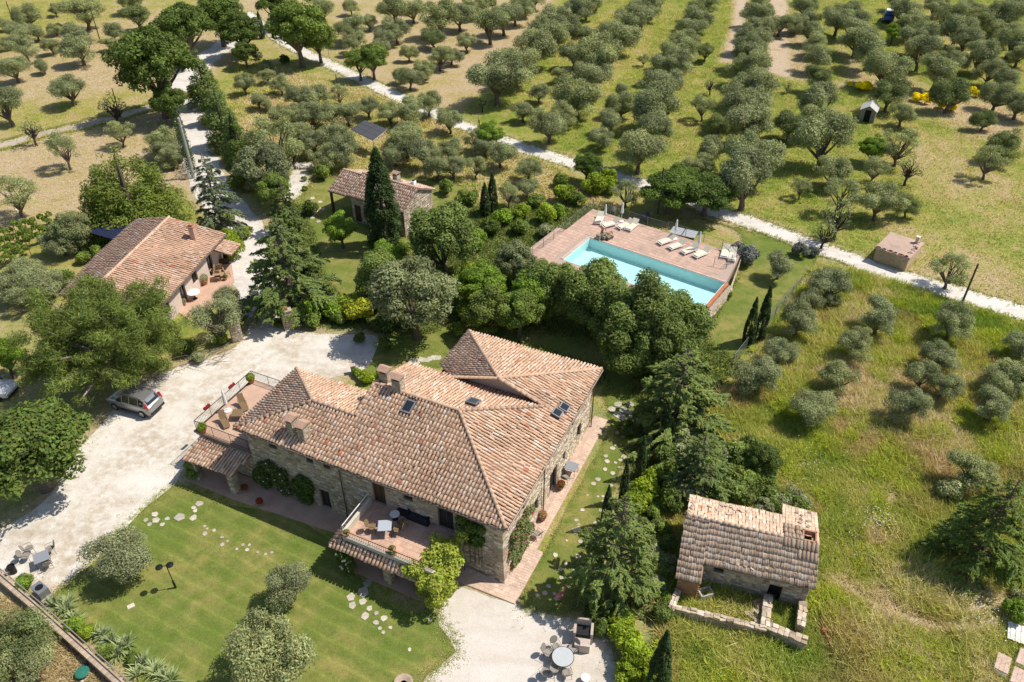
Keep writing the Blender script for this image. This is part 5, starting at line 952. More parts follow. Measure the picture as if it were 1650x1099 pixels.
pb = poolst('pool_basin', MB().prism([(x0, y0), (x1, y0), (x1, y1), (x0, y1)], -.02, .05).box(((x0 + x1) / 2, y1 - .03, .6), (x1 - x0, e, 1.15)).box(((x0 + x1) / 2, y0 + .03, .6), (x1 - x0, e, 1.15)).box((x0 + .03, (y0 + y1) / 2, .6), (e, y1 - y0 - .13, 1.15)).box((x1 - .03, (y0 + y1) / 2, .56), (e, y1 - y0 - .13, 1.05)), LIN)
wm = bpy.data.materials.new('pool_water'); nt, b = nodes_of(wm); tr = nt.nodes.new('ShaderNodeBsdfTransparent'); tr.inputs[0].default_value = (.85, .95, .96, 1); gl = nt.nodes.new('ShaderNodeBsdfGlossy'); gl.inputs['Roughness'].default_value = .03; fr = nt.nodes.new('ShaderNodeFresnel'); fr.inputs[0].default_value = 1.33; mx = nt.nodes.new('ShaderNodeMixShader')
geo = nt.nodes.new('ShaderNodeNewGeometry'); nw = noise(nt, 1.5, 3, .6, geo.outputs['Position']); bn = nt.nodes.new('ShaderNodeBump'); bn.inputs['Strength'].default_value = .4; bn.inputs['Distance'].default_value = .05; nt.links.new(nw.outputs[0], bn.inputs['Height']); nt.links.new(bn.outputs[0], gl.inputs['Normal'])
nt.links.new(fr.outputs[0], mx.inputs[0]); nt.links.new(tr.outputs[0], mx.inputs[1]); nt.links.new(gl.outputs[0], mx.inputs[2]); nt.links.new(mx.outputs[0], nt.nodes['Material Output'].inputs[0])
poolst('pool_water', MB().add([(x0, y0, 1.06), (x1, y0, 1.06), (x1, y1, 1.06), (x0, y1, 1.06)], [(0, 1, 2, 3)]), wm)
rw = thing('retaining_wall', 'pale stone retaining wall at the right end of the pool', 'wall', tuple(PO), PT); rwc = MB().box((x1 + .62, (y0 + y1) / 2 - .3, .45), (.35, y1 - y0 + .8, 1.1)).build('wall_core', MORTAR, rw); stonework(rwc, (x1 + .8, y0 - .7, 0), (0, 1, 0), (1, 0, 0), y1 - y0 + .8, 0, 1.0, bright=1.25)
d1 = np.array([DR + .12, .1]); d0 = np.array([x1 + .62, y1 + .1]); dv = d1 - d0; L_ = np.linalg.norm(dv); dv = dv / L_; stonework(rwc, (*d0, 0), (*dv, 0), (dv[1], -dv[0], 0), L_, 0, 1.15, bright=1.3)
def fence(pts_, label, h=1.0, step=1.9, m=GREYM, z=PZ, cat='fence', nh=2, vert=.0, name='metal_fence'):
    P = [np.array(p, float) for p in pts_]; o = P[0]; t = thing(name, label, cat, (o[0], o[1], z)); 
    for a, b in zip(P, P[1:]):
        L = np.linalg.norm(b - a); k = max(1, round(L / step)); A_, B_ = Vector((*(a - o), 0)), Vector((*(b - o), 0))
        for i in range(k + 1): p = A_.lerp(B_, i / k); MB().tube([p, p + Vector((0, 0, h))], .028, 5).build('post', m, t)
        for j in range(nh): zz_ = h * (j + 1) / nh - .02; MB().tube([A_ + Vector((0, 0, zz_)), B_ + Vector((0, 0, zz_))], .018 if j == nh - 1 else .008, 4).build('rail', m, t)
        if vert:
            mb = MB(); n_ = int(L / vert)
            for i in range(n_): p = A_.lerp(B_, i / n_); mb.tube([p + Vector((0, 0, .02)), p + Vector((0, 0, h))], .005, 3)
            stuff(mb.build('wire_mesh', m, t))
    return t
pw = lambda x, y: (PO + PX_ * x + PY_ * y)[:2]
FEN = mat('fence_metal', (.22, .22, .22), .5, .4)
fence([pw(0, -12), pw(0, -.05)], 'metal fence along the left edge of the pool deck', 1.05, 2.0, FEN, nh=6); fence([pw(0, 0), pw(DR * .52, 0)], 'metal fence behind the closed parasols, left part', 1.05, 2.0, FEN, nh=5); fence([pw(DR * .52, .4), pw(DR, .02)], 'metal fence behind the cream loungers, right part', 1.05, 2.0, FEN, nh=5); fence([pw(DR, 0), pw(DR - .2, -3.2), pw(DR - 1.4, -3.4)], 'short metal fence at the right end of the pool deck', 1.05, 1.2, FEN, nh=5)
CANV = mat('cream_canvas', (.68, .62, .50), .9, var=.06); WC = mat('white_canvas', (.80, .78, .74), .9, var=.05); TEAK = mat('teak', (.36, .24, .14), .75, var=.2)
def lounger():
    t = thing('sun_lounger', 'x', 'sun lounger'); MB().box((0, 0, .28), (.68, 1.35, .06)).build('seat_pad', CANV, t); b = MB().box((0, .31, 0), (.68, .66, .06)).build('backrest', CANV, t, (0, .65, .28)); b.rotation_euler = (.7, 0, 0)
    f = MB().box((-.36, .1, .22), (.05, 1.9, .06)).box((.36, .1, .22), (.05, 1.9, .06)).box((0, -.8, .22), (.7, .05, .06)).build('frame', WHITE, t)
    for x in (-.33, .33):
        for y in (-.7, .85): MB().box((x, y, .1), (.05, .05, .24)).build('leg', WHITE, t)
    return t
LG = [(965, 354, .3), (981, 361, -.5), (1005, 363, -.35), (1017, 365, .0), (1071, 388, -.4), (1088, 396, -.4), (1109, 403, -.4), (1128, 409, -.35), (1168, 408, .25), (1180, 413, .3)]
LLB = ['cream lounger in the far left corner of the pool deck', 'cream lounger below the first closed parasol', 'cream lounger left of the second closed parasol row', 'cream lounger with raised back at the paving step', 'cream lounger nearest the table tennis table', 'second cream lounger right of the table tennis table', 'cream lounger left of the last closed parasol', 'cream lounger under the last closed parasol', 'left lounger of the pair at the right fence', 'right lounger of the pair at the right fence']
l0 = None
for (x, y, a), lb in zip(LG, LLB):
    p = G(x, y, PZ + .25); p[2] = PZ + .01; rz = PT + a + (.0)
    if l0 is None: l0 = lounger(); l0.location = p; l0.rotation_euler = (0, 0, rz); l0['label'] = lb; l0['group'] = 'loungers on the pool deck'
    else: dup(l0, p, rz, lb)
def parasol(p, label, h=2.3, group='closed parasols'):
    t = thing('parasol', label, 'parasol', tuple(p), 0, group); MB().tube([(0, 0, 0), (0, 0, h)], .03, 6).build('pole', WHITE, t); MB().lathe([(.02, h), (.07, h - .1), (.13, h - .75), (.16, h - 1.25), (.09, h - 1.3)], n=9).build('canopy', WC, t); MB().lathe([(.28, 0), (.28, .06), (.06, .1)], n=12).build('base', WHITE, t)
for x, y, lb in ((974, 360, 'closed white parasol at the far left corner of the pool deck'), (1001, 357, 'closed white parasol second from the left by the pool fence'), (1087, 385, 'closed white parasol beside the table tennis table'), (1124, 405, 'rightmost closed white parasol by the pool')): parasol((*G(x, y, PZ)[:2], PZ + .01), lb)
p = G(1102, 374, .76); t = thing('tennis_table', 'grey table tennis table on the grass behind the pool fence', 'table', (p[0], p[1], 0), PT + .15); TT = mat('grey_table', (.36, .38, .41), .6, var=.05)
for s in (-1, 1): MB().box((s * .69, 0, .75), (1.36, 1.52, .03)).build('table_top', TT, t); MB().box((s * 1.1, 0, .37), (.05, 1.2, .74)).build('leg', METAL, t)
MB().box((0, 0, .84), (.015, 1.7, .15)).build('net', METAL, t)
p = G(971, 383, PZ); t = thing('rock_fountain', 'rock heap with terracotta figure and pots at the pool corner', 'rocks', (p[0], p[1], PZ)); 
for k in range(10): MB().box((0, 0, 0), tuple(rng.uniform(.3, .7, 3) * (1, 1, .8)), rng.uniform(0, 3), np.array((.26, .21, .16)) * rng.uniform(.7, 1.3), rng.uniform(-.4, .4)).build('rock', STONE, t, (rng.normal() * .4, rng.normal() * .22, .15 + rng.random() * .2))
MB().tube([(-.1, .1, .4), (-.1, .1, .7), (0, .1, 1.0), (.22, .05, 1.05), (.3, .05, .8)], [.16, .14, .1, .07, .05], 7).lathe([(.0, .98), (.1, 1.02), (.11, 1.14), (.05, 1.22)], (-.05, .1, .0), 8).build('figure', POT, t); MB().lathe([(.12, .3), (.2, .6), (.22, .62)], (.6, 0, 0), 10).build('pot', POT, t)
# cut the ground and the meadow where the basin stands is not needed: the basin stands on the ground inside the raised terrace

# ---------------------------------------------------------------- vehicles
def carpaint(name, c, metal=.5):
    m = mat(name, c, .28, metal, var=.03, bmp=0, spec=.5); nt, b = nodes_of(m); b.inputs['Coat Weight'].default_value = .5; b.inputs['Coat Roughness'].default_value = .08; return m
TYRE = mat('tyre', (.02, .02, .02), .9, var=.1); RIM = mat('rim', (.45, .46, .48), .3, .8, var=.05); RED = mat('red_lens', (.45, .015, .02), .25, bmp=0, var=.05); LENS = mat('clear_lens', (.6, .62, .65), .15, bmp=0, var=.05); BLACKP = mat('black_plastic', (.02, .02, .022), .6)
def car(label, cat, loc, rz, paint, name='parked_car', seed=0):
    """estate body lofted from cross sections; x runs from the tail to the nose"""
    ST = [(-2.25, .62, .42, .80, .86, .88), (-2.18, .80, .34, .98, 1.02, 1.03), (-2.05, .88, .30, 1.04, 1.08, 1.10), (-1.72, .90, .28, 1.04, 1.50, 1.56), (-1.2, .91, .27, 1.03, 1.60, 1.66), (-.3, .91, .27, 1.01, 1.63, 1.69), (.45, .91, .27, .99, 1.58, 1.64), (1.15, .90, .27, .98, 1.05, 1.09), (1.75, .88, .28, .92, .97, 1.02), (2.1, .80, .32, .78, .82, .86), (2.25, .60, .42, .62, .66, .70)]
    rings = []
    for x, hw, zb, zs, zr, zt in ST:
        cab = zr > 1.2; rw_ = hw * (.74 if cab else .86); rings.append([(x, -hw * .9, zb), (x, -hw, zb + .22), (x, -hw * .995, zs - .05), (x, -hw * .95, zs), (x, -rw_, zr), (x, -rw_ * .55, zt), (x, rw_ * .55, zt), (x, rw_, zr), (x, hw * .95, zs), (x, hw * .995, zs - .05), (x, hw, zb + .22), (x, hw * .9, zb)])
    t = thing(name, label, cat, loc, rz); body = MB(); glass = {}; n = 12
    def inset(q, k=.86):
        c = sum((Vector(p) for p in q), Vector()) / 4; nn = (Vector(q[1]) - Vector(q[0])).cross(Vector(q[3]) - Vector(q[0])).normalized()
        return [c + (Vector(p) - c) * k - nn * -.012 for p in q]
    for i in range(len(rings) - 1):
        for k in range(n - 1): q = [rings[i][k], rings[i][k + 1], rings[i + 1][k + 1], rings[i + 1][k]]; body.add(q, [(3, 2, 1, 0)])
        q = [rings[i][n - 1], rings[i][0], rings[i + 1][0], rings[i + 1][n - 1]]; body.add(q, [(3, 2, 1, 0)])
    body.add(rings[0], [tuple(range(n))]); body.add(rings[-1], [tuple(range(n - 1, -1, -1))])
    me = body.mesh('body', paint); import bmesh; bm = bmesh.new(); bm.from_mesh(me); bmesh.ops.remove_doubles(bm, verts=bm.verts, dist=.001); bmesh.ops.recalc_face_normals(bm, faces=bm.faces); bm.to_mesh(me); bm.free(); me.polygons.foreach_set('use_smooth', np.ones(len(me.polygons), bool)); me.set_sharp_from_angle(angle=math.radians(32)); link('body', me, t)
    for k, nm in ((3, 'side_window'), (7, 'side_window')):
        for a, b in ((3, 4), (4, 5), (5, 6), (6, 7)):
            q = [Vector(rings[a][k]), Vector(rings[a][k + 1]), Vector(rings[b][k + 1]), Vector(rings[b][k])]; c = sum(q, Vector()) / 4; nn = (q[1] - q[0]).cross(q[3] - q[0]).normalized(); nn = nn if nn.y * c.y > 0 else -nn
            MB().add([c + (p - c) * .88 + nn * .012 for p in q], [(0, 1, 2, 3)]).build(nm, GLASS, t)
    for a, b, nm in ((2, 3, 'rear_window'), (6, 7, 'windscreen')):
        q = [Vector(rings[a][4]), Vector(rings[a][7]), Vector(rings[b][7]), Vector(rings[b][4])]; c = sum(q, Vector()) / 4 + Vector((0, 0, .035)); nn = (q[1] - q[0]).cross(q[3] - q[0]).normalized(); nn = nn if nn.z > 0 else -nn
        MB().add([c + (p - c) * .86 + nn * .02 for p in q], [(0, 1, 2, 3)]).build(nm, GLASS, t)
    for s in (-1, 1):
        MB().box((-1.98, s * .80, 1.12), (.2, .14, .5), ry=.35).build('tail_light', RED, t); MB().box((2.03, s * .66, .74), (.26, .26, .14)).build('headlight', LENS, t); MB().box((.75, s * 1.0, 1.05), (.14, .18, .13)).build('mirror', paint, t); MB().box((-.6, s * .6, 1.70), (1.9, .04, .05)).build('roof_rail', GREYM, t); MB().box((0, s * .92, .36), (2.2, .05, .16)).build('sill', BLACKP, t)
        for x in (-1.38, 1.38):
            w = MB().lathe([(.20, -.11), (.33, -.10), (.345, 0), (.33, .10), (.20, .11)], n=18); wo = w.build('wheel', TYRE, t, (x, s * .84, .345), smooth=True); wo.rotation_euler = (PI / 2, 0, 0); r_ = MB().lathe([(.0, .115), (.21, .115), (.22, .10)], n=14); ro_ = r_.build('rim', RIM, wo); ro_.scale = (1, 1, -s)
    MB().box((-2.2, 0, .46), (.16, 1.5, .16)).build('bumper', BLACKP, t); MB().box((2.2, 0, .42), (.16, 1.3, .18)).build('bumper', BLACKP, t); MB().box((-2.235, 0, .78), (.02, .5, .11)).build('number_plate', WHITE, t)
    return t
a, b = G(258, 668), G(188, 648); d = b - a; c = (a + b) / 2
sc_ = car('silver estate car parked half in the shade of the huge pine', 'car', (c[0] - .1, c[1] + .15, .015), math.atan2(d[1], d[0]), carpaint('silver_paint', (.30, .30, .295), .55)); sc_.scale = (.96, 1.0, 1.08)
p = G(2, 634); car('white car at the left edge, mostly behind the large oak', 'car', (p[0] - .9, p[1] + .1, 0), -.15, carpaint('white_car_paint', (.78, .79, .80), 0))
p = G(1430, 34); v = car('small blue van parked far up between the olive rows', 'van', tuple(p), 1.2, carpaint('blue_paint', (.03, .10, .42), .2), 'parked_van'); v.scale = (.9, 1.05, 1.2); MB().box((-.5, 0, 1.74), (2.0, 1.2, .07)).build('roof_panel', WHITE, v)

# ---------------------------------------------------------------- garden furniture and small things
MESHM = mat('chair_mesh', (.30, .27, .23), .6, .2, var=.1); RATT = mat('rattan', (.20, .135, .07), .8, var=.25, scale=30); NAVY = mat('dark_wicker', (.016, .017, .026), .7, var=.2, scale=40); TBL = mat('table_grey', (.30, .32, .35), .4, .2, var=.05)
def chair(seat=MESHM, frame=METAL):
    t = thing('garden_chair', 'x', 'chair'); P = [(.25 * math.cos(a) * 1.05, .24 * math.sin(a)) for a in np.linspace(0, 2 * PI, 13)[:-1]]; MB().prism(P, .42, .445).build('seat', seat, t)
    b = MB(); Q = [(.24 * math.cos(a), .26 + .26 * math.sin(a)) for a in np.linspace(0, 2 * PI, 13)[:-1]]; b.add([(x, -.012, z) for x, z in Q] + [(x, .012, z) for x, z in Q], [tuple(range(12)), tuple(range(23, 11, -1))] + [(i, 12 + i, 12 + (i + 1) % 12, (i + 1) % 12) for i in range(12)]); bo = b.build('backrest', seat, t, (0, -.24, .44)); bo.rotation_euler = (.35, 0, 0)
    t.scale = (1.06, 1.06, 1.05)
    for x in (-.21, .21):
        for y in (-.2, .2): MB().tube([(x, y, .43), (x * 1.15, y * 1.15, 0)], .012, 4).build('leg', frame, t)
        MB().tube([(x * 1.2, .18, .43), (x * 1.2, .16, .64), (x * 1.2, -.26, .66)], .012, 4).build('armrest', frame, t)
    return t
CH0 = []
def put_chairs(lst, z, group, kind=0):
    for x, y, rz, lb in lst:
        p = G(x, y, z + .4)
        if len(CH0) <= kind: CH0.append(chair(*((MESHM, METAL), (RATT, METAL))[kind])); c = CH0[kind]; c.location = (p[0], p[1], z); c.rotation_euler = (0, 0, rz); c['label'] = lb; c['group'] = group
        else: dup(CH0[kind], (p[0], p[1], z), rz, lb, group)
def table(px, py, z, label, w=.9, top=TBL, rz=0.4, h=.73):
    p = G(px, py, z + h); t = thing('garden_table', label, 'table', (p[0], p[1], z), rz); MB().box((0, 0, h - .02), (w, w, .035)).build('table_top', top, t)
    for x in (-1, 1):
        for y in (-1, 1): MB().tube([(x * w * .42, y * w * .42, h - .04), (x * w * .45, y * w * .45, 0)], .018, 5).build('leg', METAL, t)
    return t
table(66, 897, .014, 'square grey table among mesh chairs at the edge of the gravel yard', rz=.55)
put_chairs([(47, 884, -.9, 'mesh chair on the far left side of the yard table'), (42, 896, -1.4, 'mesh chair left of the yard table'), (80, 885, 2.2, 'mesh chair on the far right side of the yard table'), (76, 908, .6, 'mesh chair nearest the lawn at the yard table')], .014, 'mesh chairs round the yard table')
p = G(907, 1058, .73); t = thing('round_table', 'round glass garden table on the white gravel patch', 'table', (p[0], p[1], .01)); gm = mat('table_glass', (.50, .52, .52), .12, var=.05, bmp=0, spec=.6)
MB().lathe([(.62, .70), (.62, .725)], n=28).build('table_top', gm, t); rm = MB(); rm.tube([(.64 * math.cos(a), .64 * math.sin(a), .715) for a in np.linspace(0, 2 * PI, 29)], .02, 5).build('rim', METAL, t)
for k in range(4): MB().tube([(.12 * math.cos(k * PI / 2), .12 * math.sin(k * PI / 2), .69), (.4 * math.cos(k * PI / 2), .4 * math.sin(k * PI / 2), 0)], .02, 5).build('leg', METAL, t)
tc = p; CR = [(896, 1043, 'mesh chair behind the round table, leaning left'), (884, 1052, 'mesh chair at the left rear of the round table'), (923, 1046, 'mesh chair at the right rear of the round table'), (879, 1083, 'mesh chair at the left front of the round table'), (893, 1078, 'mesh chair tucked in front of the round table'), (913, 1084, 'mesh chair at the right front of the round table')]
for x, y, lb in CR:
    q = G(x, y, .4); rz = math.atan2(-(q[0] - tc[0]), q[1] - tc[1]) + PI; put_chairs([(x, y, rz, lb)], .01, 'mesh chairs round the glass table')
p = G(944, 1092, .4); t = thing('side_table', 'small round white side table on the gravel patch', 'table', (p[0], p[1], .01)); MB().lathe([(.28, .40), (.28, .43)], n=20).build('table_top', WHITE, t); MB().tube([(.28 * math.cos(a), .28 * math.sin(a), .415) for a in np.linspace(0, 2 * PI, 21)], .018, 5).build('rim', TEAK, t)
for k in range(3): MB().tube([(.2 * math.cos(k * 2.1), .2 * math.sin(k * 2.1), .4), (.24 * math.cos(k * 2.1), .24 * math.sin(k * 2.1), 0)], .014, 4).build('leg', METAL, t)
# terrace furniture
def hpos(px, py, z): l = HL(px, py, z); w = HW(*l[:2], 0); return w
p = hpos(620, 847, tz + .73); t = thing('garden_table', 'white square table in the sun on the front terrace', 'table', (p[0], p[1], tz + .02), TH + .5); MB().box((0, 0, .72), (.85, .85, .03)).build('table_top', mat('pale_table', (.40, .43, .48), .5, var=.04), t)
for x in (-1, 1):
    for y in (-1, 1): MB().tube([(x * .34, y * .34, .7), (x * .4, y * .4, 0)], .016, 4).build('leg', METAL, t)
put_chairs([(600, 849, 1.9 + TH + PI, 'chair with straw cushion left of the white terrace table'), (640, 853, -1.2 + TH + PI, 'chair with straw cushion right of the white terrace table'), (648, 842, -2.2 + TH + PI, 'bare metal chair behind the terrace table')], tz + .02, 'chairs on the front terrace', 1)
p = hpos(636, 828, tz + .5); t = thing('side_table', 'small round pale table in the shade on the front terrace', 'table', (p[0], p[1], tz + .02)); MB().lathe([(.32, .45), (.32, .48)], n=20).build('table_top', WHITE, t); MB().lathe([(.2, 0), (.05, .05), (.05, .45)], n=10).build('leg', METAL, t)
p = hpos(676, 830, tz + .4); t = thing('sofa', 'dark wicker sofa against the wall on the front terrace', 'sofa', (p[0], p[1], tz + .02), TH)
MB().box((0, 0, .2), (1.5, .75, .4)).build('base', NAVY, t); MB().box((0, .33, .5), (1.5, .14, .7)).build('backrest', NAVY, t)
for s in (-1, 1): MB().box((s * .72, 0, .35), (.12, .8, .62)).build('armrest', NAVY, t); MB().box((s * .33, -.04, .45), (.64, .62, .12)).build('cushion', mat('dark_cushion', (.03, .032, .045), .9), t)
p = hpos(653, 822, tz + .3); t = thing('storage_box', 'low dark wicker box left of the sofa', 'box', (p[0], p[1], tz + .02), TH); MB().box((0, 0, .2), (.8, .6, .4)).build('body', NAVY, t); MB().box((0, 0, .42), (.84, .64, .05)).build('lid', NAVY, t)
def pot(p, label, r=.2, h=.34, leaf='oak_light', n=500, lr=.28, group='terracotta pots', name='flower_pot', flowers=None):
    t = thing(name, label, 'flower pot', tuple(p), 0, group); MB().lathe([(r * .65, 0), (r * .95, h * .85), (r * 1.1, h * .87), (r * 1.1, h), (r * .9, h), (r * .85, h * .9)], n=14).build('pot', POT, t)
    if n: V, Q, C = blob_leaves([(0, 0, h + lr * .5, lr, lr, lr * .8, 1)], n, .05, .5, .9); link('plant', np_mesh('plant', V, Q, LEAF[leaf], C), t)
    if flowers: V, Q, C = blob_leaves([(0, 0, h + lr * .6, lr, lr, lr * .8, 1)], 130, .035, .9, .9); stuff(link('flowers', np_mesh('flowers', V, Q, FLW[flowers], C), t))
    return t
FLW = {k: leafmat('petal_' + k, c, .15) for k, c in dict(red=(.55, .02, .03), white=(.85, .85, .82), pink=(.6, .05, .22), yellow=(.75, .55, .02)).items()}
for px, py, z, lb, r in ((558, 860, 2.95, 'pot on the front corner of the terrace parapet', .24), (632, 886, 2.95, 'pot in the middle of the terrace parapet', .24), (634, 894, 2.75, 'round jar below the middle parapet pot', .2)): p = hpos(px, py, z + .2); pot((p[0], p[1], z), 'terracotta ' + lb, r, .36, n=120, lr=.15)
for px, py, lb, fl in ((400, 612, 'big terracotta pot with bush at the far corner of the left terrace', None), (322, 692, 'terracotta pot with small plant at the near corner of the left terrace', None)): p = hpos(px, py, lz + .2); pot((p[0] + .25, p[1] - .1, lz), lb, .28, .4, 'lime', 700, .34)
for px, py, lb in ((373, 621, 'red flower box hung on the far half of the terrace railing'), (333, 655, 'red flower box hung on the near half of the terrace railing')):
    p = hpos(px, py, lz + .75); t = thing('flower_box', lb, 'flower box', (p[0], p[1], lz + .62), TH + PI / 2); MB().box((0, 0, .07), (.6, .16, .14)).build('box', mat('wine_red', (.20, .03, .045), .7), t); V, Q, C = blob_leaves([(x, 0, .16, .12, .1, .08, 1) for x in (-.2, 0, .2)], 120, .035, .6, .9); stuff(link('flowers', np_mesh('flowers', V, Q, FLW['red'], C), t))
def deckchair(px, py, rz, lb):
    p = hpos(px, py, lz + .35); t = thing('deck_chair', lb, 'deck chair', (p[0], p[1], lz + .01), rz, 'deck chairs on the left terrace'); t.scale = (.88, .88, .88); b = MB().box((0, .4, 0), (.52, .8, .035)).build('backrest', RATT, t, (0, .0, .36)); b.rotation_euler = (1.0, 0, 0); MB().box((0, -.3, .36), (.56, .7, .035), rx=.12).build('seat', RATT, t); f = MB().box((0, -.75, .25), (.54, .4, .03), rx=.6).build('footrest', RATT, t)
    for x in (-.3, .3): MB().tube([(x, -.55, 0), (x, .3, .62)], .02, 5).build('leg', TEAK, t); MB().tube([(x, .35, 0), (x, -.4, .42)], .02, 5).build('leg', TEAK, t); MB().tube([(x, -.35, .55), (x, .3, .58)], .02, 5).build('armrest', TEAK, t)
deckchair(390, 648, TH + 1.0, 'rattan deck chair farther along the left terrace'); deckchair(360, 675, TH + 1.0, 'rattan deck chair at the near end of the left terrace')
p = hpos(382, 664, lz + .55); t = thing('low_table', 'brown rattan covered table between the two deck chairs', 'table', (p[0], p[1], lz + .01), TH + .45); MB().box((0, 0, .46), (.8, .8, .06)).build('table_top', RATT, t)
for x in (-.35, .35):
    for y in (-.35, .35): MB().box((x, y, .22), (.06, .06, .44)).build('leg', TEAK, t)
p = hpos(367, 662, lz); parasol((p[0], p[1], lz + .01), 'grey closed parasol on a white base on the left terrace', 2.0, 'terrace parasol')
p = HW(-.15, 11.0); 
def hp(x, y, z=.08): return tuple(HW(x, y, z))
t = thing('garden_table', 'square grey table on the brick path at the side wall', 'table', hp(.12, 10.7), TH); MB().box((0, 0, .73), (.85, .85, .035)).build('table_top', TBL, t)
for x in (-1, 1):
    for y in (-1, 1): MB().tube([(x * .36, y * .36, .7), (x * .38, y * .38, 0)], .018, 5).build('leg', METAL, t)
dup(CH0[0], hp(.05, 9.75), TH, 'dark chair in front of the side path table', 'chairs on the side path'); dup(CH0[0], hp(.2, 4.3), TH + 1.2, 'rusty mesh chair beside the climbing roses', 'chairs on the side path')
pot(hp(0, 9.0), 'reddish plant pot beside the side door', .26, .34, 'fig', 350, .3, flowers='red'); pot(hp(-.05, 5.9), 'bushy pot beside the downpipe on the side path', .26, .34, 'olive', 350, .3, flowers='red')
pot(HW(-20.2, -.75, .05), 'red flower pot beside the left porch pillar', .2, .3, 'oak', 250, .25, flowers='red'); pot(HW(-18.4, -1.3, .05), 'red flowering pot on the front footpath edge', .22, .32, 'oak', 250, .25, flowers='red')
def creeper(label, blobs, n, leaf, size, group=None, flowers=None, nf=200, loc=HO, name='climbing_plant', fs=.06):
    t = thing(name, label, 'climbing plant', tuple(loc), TH, group); V, Q, C = blob_leaves(blobs, n, size, .7, .9); link('foliage', np_mesh('foliage', V, Q, LEAF[leaf], C), t)
    mb = MB()
    for b in blobs[::4]: mb.tube([(b[0], b[1] + .1, 0), (b[0] + .05, b[1], b[2] * .5), tuple(b[:3])], [.05, .03, .015], 4)
    mb.build('stem', BARK, t)
    if flowers:
        for k, f in enumerate(flowers.split()): V, Q, C = blob_leaves([(b[0], b[1] - .06, b[2] + .05, b[3] * 1.08, b[4] * 1.08, b[5] * 1.08, 1) for b in blobs], nf, fs, .9, .9); stuff(link('flowers', np_mesh('flowers', V, Q, FLW[f], C), t))
bl = [(rng.uniform(-4.6, -2.6), rng.uniform(-3.6, -1.4), z, .5, .5, .38, rng.uniform(.85, 1.15)) for z in rng.uniform(.5, 3.0, 44)] + [(rng.uniform(-3.5, -2.7), rng.uniform(-1.6, .0), rng.uniform(2.2, 3.6), .42, .42, .35, 1) for _ in range(12)] + [(rng.uniform(-5.2, -4.0), -3.0 + rng.normal() * .15, rng.uniform(2.4, 2.9), .4, .35, .3, 1) for _ in range(8)] + [(rng.uniform(-4.9, -2.9), rng.uniform(-3.3, -.6), rng.uniform(2.5, 3.3), .38, .38, .3, rng.uniform(.85, 1.15)) for _ in range(26)]
creeper('yellow-green creeper smothering the right end of the front terrace', bl, 17000, 'creeper', .085)
creeper('dark climbing plant on the front wall beside the creeper', [(rng.uniform(-3.3, -1.6), .25, rng.uniform(2.6, 4.7), .38, .25, .38, 1) for _ in range(18)], 2600, 'fig', .09)
creeper('climbing rose with red and pink flowers on the side wall corner', [(-.25 + rng.uniform(0, .15), rng.uniform(1.2, 4.0), rng.uniform(.3, 3.3), .24, .42, .4, 1) for _ in range(24)], 3600, 'olive_dark', .075, None, 'red pink', 70)
creeper('white flowering climber right of the left porch', [(rng.uniform(-19.6, -17.2), .2, rng.uniform(.4, 2.7), .5, .35, .45, 1) for _ in range(22)], 3500, 'oak', .09, None, 'white', 90)
creeper('climber between the lower windows of the front wall', [(rng.uniform(-16.3, -15.1), .22, rng.uniform(.4, 2.4), .42, .3, .42, 1) for _ in range(16)], 2300, 'oak', .09)
creeper('white hydrangea at the left porch pillar of the front terrace', [(rng.uniform(-10.2, -9.2), -3.3, rng.uniform(.3, 1.7), .35, .3, .35, 1) for _ in range(10)], 1500, 'oak', .09, None, 'white', 40, name='flowering_shrub', fs=.11)
creeper('dark bush beside the left pillar of the lean-to porch', [(-24.6 + rng.normal() * .2, -1.1 + rng.normal() * .15, rng.uniform(.4, 1.5), .4, .4, .4, 1) for _ in range(8)], 1500, 'oak_light', .09, name='shrub')
t = thing('porch_bench', 'bench with blue cushions in the shade under the front terrace', 'bench', tuple(HW(-7.6, -1.9, .03)), TH); MB().box((0, 0, .4), (1.6, .5, .06)).build('seat', WOOD, t); MB().box((0, .25, .65), (1.6, .05, .5)).build('backrest', WOOD, t); MB().box((0, 0, .47), (1.5, .45, .08)).build('cushion', mat('blue_cushion', (.10, .12, .28), .9), t)
for s in (-.75, .75): MB().box((s, 0, .2), (.06, .45, .4)).build('leg', WOOD, t)
# lamp post on the lawn
p = G(283, 947); t = thing('lamp_post', 'dark lamp post with two round heads on the front lawn', 'lamp post', tuple(p), .3); MB().lathe([(.07, 0), (.07, .7), (.04, .72)], n=10).build('base', METAL, t); MB().tube([(0, 0, .7), (0, 0, 2.3)], .03, 7).build('pole', METAL, t); MB().tube([(-.42, 0, 2.25), (.2, 0, 2.25)], .02, 5).build('arm', METAL, t)
for x in (-.42, .2): MB().lathe([(.03, .06), (.22, .02), (.23, -.02), (.1, -.05)], (x, 0, 2.25), 16).build('lamp_head', METAL, t)
